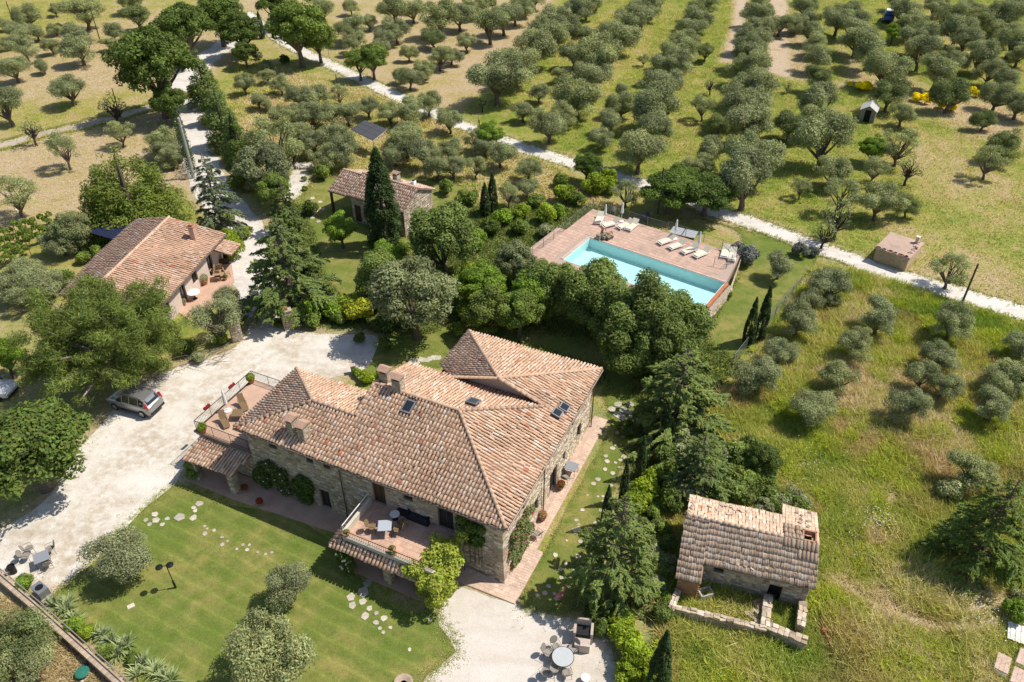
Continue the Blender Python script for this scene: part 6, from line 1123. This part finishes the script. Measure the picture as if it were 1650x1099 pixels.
# wall and rail at the bottom left
RWP = [G(-10, 925), G(60, 985), G(130, 1048), G(215, 1125), G(250, 1160)]; o = RWP[0]; t = thing('garden_wall', 'brown retaining wall with iron handrail and agaves at the bottom left', 'wall', (o[0], o[1], 0)); mb = MB(); rail = MB()
for a, b in zip(RWP, RWP[1:]):
    d = b - a; L = np.linalg.norm(d); u = d / L; nv = np.array([-u[1], u[0], 0]); nv = -nv if nv[0] > 0 else nv; c = (a + b) / 2 - o; mb.box((c[0], c[1], .18), (L + .05, .34, .7), math.atan2(u[1], u[0]), (.36, .27, .19))
wc = mb.build('wall_core', MORTAR, t)
for a, b in zip(RWP, RWP[1:]):
    d = b - a; L = np.linalg.norm(d); u = d / L; nv = np.array([u[1], -u[0], 0]); nv = -nv if nv[0] > 0 else nv; stonework(wc, tuple(a - o + nv * .17), tuple(u), tuple(nv), L, 0, .5, bright=.95); k = int(L / .42)
    for i in range(k): q = a - o + u * (i + .5) * L / k; MB().box((0, 0, 0), (L / k - .02, .4, .07), math.atan2(u[1], u[0]), np.array((.44, .34, .25)) * rng.uniform(.85, 1.12)).build('coping_stone', STONE, wc, (q[0], q[1], .565))
    rail.tube([a - o + np.array([.25, .15, 1.0]), b - o + np.array([.25, .15, 1.0])], .035, 6)
    for i in range(0, max(1, int(L / 2.2))): q = a - o + u * (i + .3) * 2.2 + np.array([.25, .15, 0]); rail.tube([q, q + np.array([0, 0, 1.0])], .025, 5)
rail.build('handrail', mat('weathered_rail', (.30, .27, .24), .7, .2), t)
def agave(px, py, s, lb):
    p = G(px, py); t = thing('agave_plant', lb, 'plant', tuple(p), rng.uniform(0, 6), 'agaves along the garden wall'); mb = MB()
    for i in range(42):
        a = rng.uniform(0, 2 * PI); e = rng.uniform(.25, 1.35); L = s * rng.uniform(.7, 1.1); w = .045 * s; u = np.array([math.cos(a), math.sin(a), 0]); v = np.array([-u[1], u[0], 0]); P0 = u * .05; P1 = u * L * .55 * math.cos(e) + np.array([0, 0, L * .55 * math.sin(e)]); P2 = u * L * math.cos(e) * 1.05 + np.array([0, 0, L * math.sin(e) * .78]); c = (rng.uniform(.8, 1.3),) * 3
        mb.add([P0 - v * w * .6, P0 + v * w * .6, P1 + v * w, P1 - v * w, P2], [(0, 1, 2, 3), (3, 2, 4)], c)
    mb.build('leaves', LEAF['agave'], t)
AG = sorted([(88, 978, 1.1), (105, 985, 1.1), (120, 1000, 1.0), (112, 972, .9), (165, 1025, .9), (180, 1035, 1.0), (195, 1048, 1.0), (205, 1038, .9), (188, 1058, .9), (232, 1072, 1.0), (250, 1082, 1.0), (262, 1092, .9), (222, 1088, .9), (275, 1098, 1.0), (150, 1022, .8)])
for i, a in enumerate(AG): agave(*a, f'spiky agave, {ordn(i)} from the left along the garden wall')
shrubs('among the agaves on the garden wall', [(122, 1008, 18, 'shrub_bright'), (140, 1018, 14, 'shrub'), (40, 938, 14, 'shrub_bright'), (30, 950, 10, 'shrub_bright'), (170, 1050, 14, 'shrub_green'), (215, 1060, 12, 'shrub_dark')], 'shrub_bright', 'bright green bush')
p = G(68, 955, .5); t = thing('air_conditioner', 'grey air conditioner unit on a block beside the garden wall', 'air conditioner', (p[0], p[1], .0), -.6); MB().box((0, 0, .22), (1.1, .75, .44)).build('plinth', MORTAR, t); MB().box((0, 0, .74), (.95, .62, .6)).build('housing', GREYM, t); MB().lathe([(.24, 1.045), (.24, 1.06), (.19, 1.06)], n=18).build('fan_grille', METAL, t)
for k in range(4): MB().box((0, 0, 1.065), (.44, .02, .012), k * PI / 4).build('fan_blade', BLACKP, t)
p = G(20, 918, .3); t = thing('waste_bin', 'dark round bin on the gravel at the left edge', 'bin', (p[0], p[1], .014)); MB().lathe([(.2, 0), (.23, .62), (.25, .64), (.22, .64), (.2, .55)], n=16).build('drum', METAL, t); MB().lathe([(.0, .5), (.2, .5)], n=14).build('lining', DARK, t)
p = G(6, 925, .2); t = thing('stone_bench', 'low stone bench behind the bin at the left edge', 'bench', (p[0], p[1], .014), .6); MB().box((0, 0, .36), (1.2, .4, .1), col=(.5, .42, .32)).build('seat', STONE, t)
for s in (-.45, .45): MB().box((s, 0, .15), (.15, .35, .3), col=(.42, .36, .28)).build('leg', STONE, t)
p = G(135, 1088); t = thing('garden_cart', 'green plastic tub lying in the dry grass below the wall', 'tub', tuple(p), -.3); MB().lathe([(.16, .05), (.36, .3), (.4, .32), (.36, .36), (.0, .40)], n=16).build('tub', mat('green_plastic', (.03, .17, .12), .45), t); MB().lathe([(.09, 0), (.09, .06)], (.2, -.35, 0), 10).build('wheel', WHITE, t)
p = G(142, 1070); t = thing('tool_pile', 'dark blue tools lying at the foot of the garden wall', 'tools', tuple(p), .5); NB = mat('blue_plastic', (.03, .05, .13), .5)
for k in range(3): MB().box((0, 0, 0), (.7 - k * .15, .12, .1), k * .8, rx=.2).build('tool', NB, t, (k * .12, k * .1, .06 + k * .05))
p = G(211, 977); t = thing('paving_slab', 'single pale paving slab lying on the front lawn', 'slab', tuple(p), .6); MB().box((0, 0, .02), (.42, .3, .05), col=(.62, .54, .45)).build('slab', STONE, t)
p = G(650, 1100, .4); t = thing('fire_bowl', 'brown stone bowl at the bottom edge of the lawn', 'bowl', tuple((p[0], p[1], 0))); MB().lathe([(.25, 0), (.5, .3), (.55, .42), (.45, .42), (.1, .25)], n=18).build('bowl', mat('tan_stone', (.42, .32, .24), .9), t); MB().lathe([(.0, .3), (.4, .3)], n=14).build('ash_bed', MORTAR, t)
p = G(940, 1018, .6); t = thing('barbecue', 'brick barbecue with dark hearth in the hedge shade', 'barbecue', (p[0], p[1], .01), -.15)
for s in (-.5, .5): MB().box((s, 0, .5), (.16, .8, 1.0), col=(.46, .38, .31)).build('side_wall', STONE, t)
MB().box((0, .35, .7), (.86, .12, 1.4), col=(.42, .35, .29)).build('rear_wall', STONE, t); MB().box((0, -.05, .82), (.84, .66, .06)).build('grill', METAL, t); MB().box((0, -.1, .3), (.84, .6, .1), col=(.5, .42, .34)).build('shelf', STONE, t); MB().box((0, -.75, .35), (.9, .5, .7), col=(.5, .42, .36)).build('worktop', STONE, t)
p = G(902, 962, .4); t = thing('garden_ornament', 'pink bird ornament standing in the shade beside the stepping stones', 'ornament', (p[0], p[1], 0), .6); PK = mat('coral_pink', (.60, .20, .16), .7)
MB().tube([(-.3, 0, .55), (-.1, 0, .62), (.15, 0, .6), (.3, 0, .5)], [.04, .16, .15, .04], 9).build('body', PK, t, smooth=True); MB().tube([(.2, 0, .6), (.36, 0, .8), (.30, 0, 1.0), (.4, 0, 1.05), (.48, 0, .96)], [.06, .045, .04, .05, .02], 7).build('neck', PK, t, smooth=True)
for s in (-.06, .06): MB().tube([(0, s, .55), (.03, s, .28), (0, s, 0)], .015, 4).build('leg', PK, t)
# gate pillars and small stone post
for px, py, lb in ((383, 548, 'stone gate pillar with clay ball left of the drive'), (466, 528, 'stone gate pillar under the spreading cedar')):
    p = G(px, py); t = thing('gate_pillar', lb, 'gate pillar', tuple(p), .5); c = MB().box((0, 0, .95), (.9, .6, 1.9)).build('pillar', MORTAR, t)
    for o, ax, out, L in (((-.45, -.3, 0), (1, 0, 0), (0, -1, 0), .9), ((.45, -.3, 0), (0, 1, 0), (1, 0, 0), .6), ((-.45, .3, 0), (0, -1, 0), (-1, 0, 0), .6)): stonework(c, o, ax, out, L, 0, 1.88, bright=1.05)
    MB().box((0, 0, 1.95), (1.0, .7, .1), col=(.46, .38, .29)).build('cap', STONE, t); MB().lathe([(.02, 2.0), (.14, 2.04), (.2, 2.2), (.14, 2.36), (.02, 2.4)], n=12).build('ball', POT, t, smooth=True)
for px, py, lb in ((570, 601, 'short stone post at the end of the gravel yard'), (302, 289, 'pale stone marker beside the big pole')): p = G(px, py); t = thing('stone_post', lb, 'post', tuple(p), .3); MB().box((0, 0, .4), (.4, .35, .8), col=(.52, .44, .34)).build('post', STONE, t); MB().box((0, 0, .84), (.46, .4, .08), col=(.5, .42, .33)).build('cap', STONE, t)
# poles
def pole(bx, by, ty, r, label, m=None, arm=False):
    b = G(bx, by); h = height_to(b, ty); t = thing('utility_pole', label, 'pole', tuple(b), 0, 'utility poles'); MB().tube([(0, 0, -.2), (0, 0, h)], [r, r * .7], 9).build('shaft', m or mat('pole_wood', (.10, .08, .065), .9), t)
    if arm: MB().tube([(-.5, 0, h - .5), (.1, .1, h - .45)], .03, 5).build('bracket', METAL, t); MB().lathe([(.03, 0), (.06, .05), (.03, .12)], (-.5, 0, h - .5), 8).build('insulator', WHITE, t)
    return np.array([b[0], b[1], h])
e1 = pole(313, 287, 190, .20, 'thick grey concrete pole beside the drive', mat('grey_concrete', (.42, .41, .38), .9), True)
e2 = pole(1545, 500, 425, .11, 'wooden pole standing on the road verge at the right'); e3 = pole(1060, 345, 270, .11, 'wooden pole behind the pool beside the dark fig'); e4 = pole(773, 230, 193, .1, 'wooden pole on the orchard side of the white road'); e5 = pole(546, 158, 120, .1, 'pole at the fence of the white road near the leafy trees'); e6 = pole(161, 64, 12, .1, 'thin pole among the olives of the dry slope'); e7 = pole(22, 36, 2, .1, 'thin pole at the top left corner'); e8 = pole(195, 190, 142, .08, 'thin post beside the bare tree on the dirt track'); pole(1283, 458, 452, .03, 'fence corner post right of the pool lawn')
t = thing('cypress_hedge', 'row of slim dark cypresses grown into a hedge beside the concrete pole', 'hedge', tuple(G(312, 285))); a0 = G(270, 145) - G(312, 285)
bl = [(a0[0] * f + rng.normal() * .12, a0[1] * f, z, .55, .55, .8, 1) for f in np.linspace(0, 1, 34) for z in (.5, 1.4, 2.3 + rng.random() * .5)]; V, Q, C = blob_leaves(bl, 9000, .12, .35, .7, grav=-1); link('foliage', np_mesh('foliage', V, Q, LEAF['cypress'], C), t); mb = MB()
for f in np.linspace(.02, .98, 12): mb.tube([(a0[0] * f, a0[1] * f, 0), (a0[0] * f, a0[1] * f, 2)], .05, 4)
mb.build('stem', BARK, t)
WIRE = mat('wire', (.05, .05, .05), .6)
for a, b, lb in ((e3, e2, 'overhead wire running right from the pole behind the pool'), (e4, e3, 'overhead wire between the road pole and the pool pole'), (e1, np.array([-48., 78., 6.]), 'overhead wire running left from the thick concrete pole')):
    P = [a + (b - a) * f - np.array([0, 0, 2.2 * 4 * f * (1 - f)]) - np.array([0, 0, .2]) for f in np.linspace(0, 1, 20)]; tag(MB().tube([p - a for p in P], .008, 3).build('overhead_wire', WIRE, None, tuple(a)), lb, 'wire', 'overhead wires')
fence([G(1288, 462)[:2], G(1248, 510)[:2], G(1202, 562)[:2], G(1180, 590)[:2]], 'grey wire mesh fence between the pool lawn and the meadow', 1.3, 2.2, GREYM, 0, nh=4, vert=.12, name='wire_fence')
for i in range(20):
    f = i / 19; k = int(f * (len(road_c) * .42)) + 8; q = road_c[k]; tt = road_c[k + 1] - road_c[k]; nn = np.array([-tt[1], tt[0]]) / np.linalg.norm(tt) * 2.1; tag(MB().tube([(0, 0, 0), (0, 0, 1.1)], .035, 5).build('fence_post', FEN, None, (q[0] - nn[0] * (-1) ** i, q[1] - nn[1] * (-1) ** i, 0)), f'thin fence post along the white road, {ordn(i)} from the upper end', 'fence post', 'fence posts along the white road')
# ladder against the sparse olive
a, b = G(8, 305, 2.6), G(32, 343, .0); t = thing('ladder', 'pale ladder leaning into the sparse olive at the left edge', 'ladder', tuple(b)); d = a - b; s = np.cross(d, [0, 0, 1.]); s = s / np.linalg.norm(s) * .25
for k in (-1, 1): MB().tube([s * k, d + s * k * .8], .035, 5).build('rail', GREYM, t)
for i in range(9): MB().tube([d * (i + .5) / 9 + s, d * (i + .5) / 9 - s], .022, 5).build('rung', GREYM, t)
# patio things of the plastered house
for px, py, rz, lb in ((355, 432, .4, 'wooden chair at the far end of the terracotta patio'), (342, 436, 1.6, 'wooden chair left of the patio table'), (366, 440, -1.2, 'wooden chair at the right edge of the patio'), (350, 447, 3.2, 'wooden chair nearest the front of the patio')):
    p = G(px, py, .45); t = thing('wooden_chair', lb, 'chair', (p[0], p[1], .06), rz, 'wooden chairs on the terracotta patio'); MB().box((0, 0, .44), (.5, .5, .05)).build('seat', TEAK, t); MB().box((0, -.24, .75), (.5, .05, .55), rx=.15).build('backrest', TEAK, t)
    for x in (-.22, .22):
        for y in (-.22, .22): MB().box((x, y, .21), (.05, .05, .43)).build('leg', TEAK, t)
table(352, 439, .06, 'wooden table among the chairs on the terracotta patio', 1.0, TEAK, .3); pot((*G(330, 456, .2)[:2], .06), 'large terracotta pot with plant beside the house door', .35, .5, 'olive', 700, .45); pot((*G(296, 490, .2)[:2], .06), 'terracotta pot in front of the plastered wall', .25, .35, 'olive', 300, .3); pot((*G(363, 449, .2)[:2], .06), 'dark pot at the patio front edge', .22, .3, 'oak', 200, .2)
p = G(357, 418, .4); t = thing('wooden_planter', 'dark wooden slatted planter at the far end of the patio', 'planter', (p[0], p[1], .06), .2)
for k in range(4):
    for s in (-1, 1): MB().box((0, s * .45, .1 + k * .16), (1.3, .04, .13)).build('slat', WOOD, t); MB().box((s * .65, 0, .1 + k * .16), (.04, .86, .13)).build('slat', WOOD, t)
p = G(312, 472, .7); t = thing('round_table', 'round white table on the near part of the terracotta patio', 'table', (p[0], p[1], .06)); MB().lathe([(.6, .70), (.6, .74)], n=22).build('table_top', WC, t); MB().lathe([(.25, 0), (.05, .08), (.05, .7)], n=10).build('leg', METAL, t)
# vine rows
for i, (a, b) in enumerate((((-30, 395), (82, 362)), ((-30, 415), (86, 372)), ((-30, 432), (90, 384)), ((-30, 450), (52, 410)))):
    A, B = G(*a), G(*b); t = thing('vine_row', f'{ordn(i)} row of leafy grape vines from the top at the left edge', 'vines', tuple(A), 0, 'rows of grape vines'); d = B - A; L = np.linalg.norm(d); bl = [(*(d[:2] * f + rng.normal(size=2) * .12), rng.uniform(.6, 1.35), .32, .32, .3, rng.uniform(.85, 1.15)) for f in np.linspace(0, 1, int(L * 2.6))]; V, Q, C = blob_leaves(bl, int(L * 330), .1, .75, .9); link('foliage', np_mesh('foliage', V, Q, LEAF['vine'], C), t)
    for f in np.linspace(.02, .98, 7): MB().tube([(*d[:2] * f, 0), (*d[:2] * f, 1.5)], .035, 5).build('stake', BARK, t)
# flat stones on the lawns: parts of the lawn
SM = mat('pale_flagstone', (1, 1, 1), .9, var=.2, scale=4, vc=True)
def flag(px, py, s, parent):
    p = G(px, py); n = R.randint(5, 7); a0 = R.uniform(0, 6); q = [(s * R.uniform(.65, 1.1) * math.cos(a0 + 2 * PI * k / n), s * R.uniform(.65, 1.1) * math.sin(a0 + 2 * PI * k / n)) for k in range(n)]; c = np.array((.52, .47, .38)) * R.uniform(.75, 1.12); s *= .68; MB().prism(q, -.03, R.uniform(.02, .05), c).build('stepping_stone', SM, parent, tuple(p))
for x, y, s in ((322, 811, .3), (312, 818, .18), (315, 823, .18), (250, 829, .3), (252, 838, .3), (270, 836, .2), (290, 834, .42), (312, 834, .3), (262, 845, .2), (241, 845, .2), (235, 838, .2), (330, 848, .12), (334, 852, .12), (330, 860, .2), (345, 855, .14), (358, 866, .14), (358, 878, .18), (367, 872, .12), (382, 885, .12), (391, 878, .14), (398, 886, .18), (402, 878, .12), (415, 890, .12), (428, 893, .12), (438, 890, .14), (566, 963, .35), (568, 976, .3), (584, 970, .3), (595, 981, .25), (588, 993, .3), (606, 988, .18), (606, 1004, .2), (612, 1013, .16), (619, 996, .25), (618, 1019, .14), (629, 1011, .14), (660, 1047, .14), (693, 998, .2), (586, 954, .4), (592, 940, .4), (420, 742, .5)): flag(x, y, s, lawn)
pl = smoothpoly(pts([(884, 962), (902, 930), (908, 905), (925, 872), (946, 835), (962, 800), (978, 765), (992, 735), (1005, 705), (1015, 670)]), False, .55)
for k, q in enumerate(pl):
    for s in (-.55, .05, .6):
        if R.random() < .6: x, y = PXY((q[0] + s + R.uniform(-.2, .2), q[1] + R.uniform(-.2, .2), 0)); flag(x, y, R.uniform(.10, .23), lawn_side)
for x, y in ((986, 660), (996, 652), (1005, 660), (1015, 652), (995, 668), (1002, 672), (1012, 664)): flag(x, y, .4, lawn_side)
for k in range(8): flag(664 + k * 6 + R.uniform(-2, 2), 583 - k * 1 + R.uniform(-3, 3), .4, lawn_side)
for k in range(12): flag(498 + R.uniform(-14, 22), 320 + k * 3.2 + R.uniform(-3, 3), .35, lawn_side)
# rock border of the pale square
p = G(487, 270); t = thing('rock_border', 'pile of pale rocks at the rear of the gravel square', 'rocks', tuple(p))
for k in range(26): MB().box((0, 0, 0), tuple(rng.uniform(.25, .6, 3)), rng.uniform(0, 3), np.array((.5, .46, .41)) * rng.uniform(.7, 1.2), rng.uniform(-.4, .4)).build('rock', STONE, t, (rng.normal() * 1.1, rng.normal() * .4, .15))
# dry branches at the yard edge under the pine
p = G(305, 580); t = thing('branch_pile', 'pile of dry branches at the yard edge under the pine', 'branches', tuple(p))
for k in range(26): a = rng.uniform(-.4, 1.0); L = rng.uniform(.8, 2.2); q = np.array([rng.normal() * 1.6, rng.normal() * .8, .1]); MB().tube([q, q + np.array([math.cos(a) * L * .5, math.sin(a) * L * .5, rng.uniform(.1, .5)]), q + np.array([math.cos(a) * L, math.sin(a) * L, rng.uniform(0, .6)])], [.035, .025, .01], 4).build('branch', BARKP, t)

# ---------------------------------------------------------------- meadow grass, weeds and flowers
GRASS = leafmat('meadow_blades', (1, 1, 1), .25, .8, 0)
def in_any(P, keys, grow=0): 
    m = np.zeros(len(P), bool)
    for k in keys: m |= inside(P, POLY[k])
    return m
FP = [np.array([HW(x, y)[:2] for x, y in q]) for q in (((-25.2, -1.8), (1.1, -3.4), (1.1, 17.2), (-25.2, 17.2)),)] + [np.array([(BO + BX * x + BY * y)[:2] for x, y in ((-8, 0), (0, 0), (0, 5.5), (-8, 5))]), np.array([(PO + PX_ * x + PY_ * y)[:2] for x, y in ((-1, .2), (DR, .2), (x1 + .8, y0 - 1.6), (-1, y0 - 1.6))])] + [np.array([(COO + CXv * x + CYv * y)[:2] for x, y in ((-7.2, .4), (-.2, .4), (-.2, 5.6), (-7.2, 5.6))]), np.array([(LO + LX * x - LY * y)[:2] for x, y in ((-4.6, -14), (7.5, -14), (7.5, 0), (-4.6, 0))])]
def vn(P, sc, seed):
    g = np.random.default_rng(seed).random((64, 64)); q = P * sc + 1000; i = np.floor(q).astype(int); f = q - i; f = f * f * (3 - 2 * f); a = g[i[:, 0] % 64, i[:, 1] % 64]; b = g[(i[:, 0] + 1) % 64, i[:, 1] % 64]; c = g[i[:, 0] % 64, (i[:, 1] + 1) % 64]; d = g[(i[:, 0] + 1) % 64, (i[:, 1] + 1) % 64]
    return (a * (1 - f[:, 0]) + b * f[:, 0]) * (1 - f[:, 1]) + (c * (1 - f[:, 0]) + d * f[:, 0]) * f[:, 1]
def scatter(name, n, reg, hmin, hmax, seed, cols, dens=None, wid=.035, blades=7, spread=.16, stemcol=None):
    global rng
    poly = pts(reg); lo, hi = poly.min(0), poly.max(0); P = np.zeros((0, 2))
    while len(P) < n:
        Q = rng.uniform(lo, hi, (n, 2)); Q = Q[inside(Q, poly)]; Q = Q[~in_any(Q, ('yard', 'park', 'drive', 'road', 'track', 'lawn', 'lawnr', 'lawnb', 'lawnc', 'lawnp', 'square'))]
        for f in FP: Q = Q[~inside(Q, f)]
        Q = Q[zone(Q)[:, 2] < .5] if len(Q) else Q
        if dens is not None: Q = Q[rng.random(len(Q)) < dens(Q)]
        P = np.r_[P, Q]
    P = P[:n]; z = zone(P); g = np.clip(z[:, 0] + rng.normal(size=n) * .12 + (vn(P, .22, 1) - .5) * .8 + (vn(P, .7, 2) - .5) * .7, 0, 1)
    straw, green = np.array([.68, .555, .35]), np.array([.26, .35, .05]); mid = np.array([.52, .50, .12]); rust = np.clip((vn(P, .35, 5) - .54) * 5, 0, 1)[:, None] * (z[:, 1] < .4)[:, None]; c = np.where(g[:, None] < .5, straw + (mid - straw) * (g[:, None] * 2), mid + (green - mid) * (g[:, None] * 2 - 1))
    c = c * (1 - rust * .5) + np.array([.52, .36, .18]) * rust * .5
    if cols is not None: c = np.array(cols)[rng.integers(len(cols), size=n)] * rng.uniform(.8, 1.2, (n, 1))
    m = n * blades; B = np.repeat(P, blades, 0) + rng.normal(size=(m, 2)) * spread; a = rng.uniform(0, 2 * PI, m); lean = np.abs(rng.normal(size=m)) * .6 + .35; h = rng.uniform(hmin, hmax, m); d = np.stack([np.cos(a), np.sin(a)], 1); w = wid * rng.uniform(.6, 1.4, m); s = np.stack([-d[:, 1], d[:, 0]], 1)
    V = np.zeros((m, 3, 3)); V[:, 0, :2] = B - s * w[:, None]; V[:, 1, :2] = B + s * w[:, None]; V[:, 2, :2] = B + d * (h * lean)[:, None]; V[:, 2, 2] = h
    C = np.repeat(np.repeat(c, blades, 0) * rng.uniform(.8, 1.25, (m, 1)), 3, 0); return stuff(link(name, np_mesh(name, V.reshape(-1, 3), np.arange(3 * m).reshape(m, 3), GRASS, C)))
MEAD = [(1060, 1180), (1060, 740), (1190, 610), (1240, 530), (1320, 425), (1450, 455), (1700, 540), (1760, 1250)]
scatter('meadow_grass', 72000, MEAD, .12, .5, 1, None, wid=.019, blades=6, spread=.14)
scatter('far_meadow_grass', 30000, [(800, 140), (1000, -20), (1700, -20), (1700, 500), (1400, 430), (1100, 315), (900, 250)], .12, .32, 2, None, wid=.035, blades=6, spread=.4)
scatter('dry_grass', 14000, [(-200, -20), (420, 30), (330, 120), (310, 290), (140, 350), (-200, 470)], .06, .2, 3, None, wid=.035, blades=5, spread=.35)
scatter('orchard_grass', 11000, [(340, 250), (390, 90), (640, 160), (900, 270), (1000, 335), (760, 330), (480, 300)], .12, .35, 4, None, wid=.05, blades=5, spread=.25)
scatter('garden_undergrowth', 16000, [(440, 330), (760, 330), (960, 330), (1230, 470), (1180, 600), (1070, 720), (1060, 1000), (980, 1000), (1020, 640), (760, 540), (600, 545), (440, 510)], .1, .35, 5, [(.11, .16, .035), (.16, .21, .05), (.24, .27, .08)], wid=.05, blades=6, spread=.2)
scatter('dry_bank_grass', 5000, [(-150, 980), (10, 965), (230, 1120), (230, 1300), (-200, 1300)], .08, .25, 6, [(.45, .35, .18), (.38, .3, .15)], wid=.03)
def fringe(name, keys, n, hmax, cols, seed, wid=.03, out=.5):
    C = []
    for k in keys: p = POLY[k]; L = np.linalg.norm(np.roll(p, -1, 0) - p, axis=1); q = rng.choice(len(p), n, p=L / L.sum()); t = rng.random((n, 1)); C.append(p[q] * (1 - t) + np.roll(p, -1, 0)[q] * t + rng.normal(size=(n, 2)) * out * rng.random((n, 1)))
    P = np.concatenate(C)
    for f in FP: P = P[~inside(P, f)]
    m = len(P) * 6; B = np.repeat(P, 6, 0) + rng.normal(size=(m, 2)) * .09; a = rng.uniform(0, 2 * PI, m); h = rng.uniform(.03, hmax, m); d = np.stack([np.cos(a), np.sin(a)], 1); s = np.stack([-d[:, 1], d[:, 0]], 1); w = wid * rng.uniform(.6, 1.4, (m, 1)); V = np.zeros((m, 3, 3)); V[:, 0, :2] = B - s * w; V[:, 1, :2] = B + s * w; V[:, 2, :2] = B + d * h[:, None] * .8; V[:, :2, 2] = .01; V[:, 2, 2] = h + .015
    c = np.array(cols)[rng.integers(len(cols), size=len(P))]; stuff(link(name, np_mesh(name, V.reshape(-1, 3), np.arange(3 * m).reshape(m, 3), GRASS, np.repeat(np.repeat(c, 6, 0) * rng.uniform(.75, 1.25, (m, 1)), 3, 0))))
fringe('edge_grass', ('yard', 'park', 'drive', 'square'), 1800, .09, [(.44, .44, .13), (.60, .51, .26), (.32, .38, .08), (.52, .43, .24)], 1, .02, .7); fringe('verge_grass', ('road', 'track'), 5000, .22, [(.42, .42, .11), (.60, .52, .25), (.32, .38, .08)], 2, .035, .5); fringe('lawn_edge_grass', ('lawn', 'lawnr', 'lawnb', 'lawnc', 'lawnp'), 2200, .09, [(.30, .37, .08), (.42, .41, .14)], 3, .02, .35)
patch = lambda Q: np.clip((vn(Q, .55, 9) * .7 + vn(Q, 1.6, 10) * .5 - .72) * 4, 0, 1)
scatter('tall_grass_clumps', 5200, MEAD, .35, .85, 8, None, lambda Q: np.clip((vn(Q, .4, 21) - .45) * 3, 0, 1), wid=.03, blades=12, spread=.16)
scatter('lime_weeds', 15000, MEAD, .2, .5, 7, [(.44, .48, .05), (.50, .50, .06), (.36, .44, .05)], patch, wid=.05, blades=9, spread=.22)
def flowers(name, spots, m_, z=(.35, .6), s=.032):
    C = np.concatenate([np.c_[G(x, y)[:2] + rng.normal(size=(n, 2)) * r, rng.uniform(*z, n)] for x, y, r, n in spots]); V, Q = leaf_quads(C, unit(np.array([0, -.2, 1.]) + .35 * rng.normal(size=C.shape)), s, s); stuff(link(name, np_mesh(name, V, Q, FLW[m_], np.ones((len(V), 3)))))
flowers('white_wildflowers', [(1590, 990, .9, 170), (1408, 842, .7, 120), (1575, 965, .6, 60), (1290, 750, 1.2, 60), (1330, 850, 1.5, 25), (1250, 1060, 2, 30), (1500, 720, 5, 70), (1380, 660, 5, 60)], 'white'); flowers('yellow_wildflowers', [(1630, 1035, .4, 40), (1590, 1095, .5, 20), (1560, 720, 5, 60)], 'yellow')
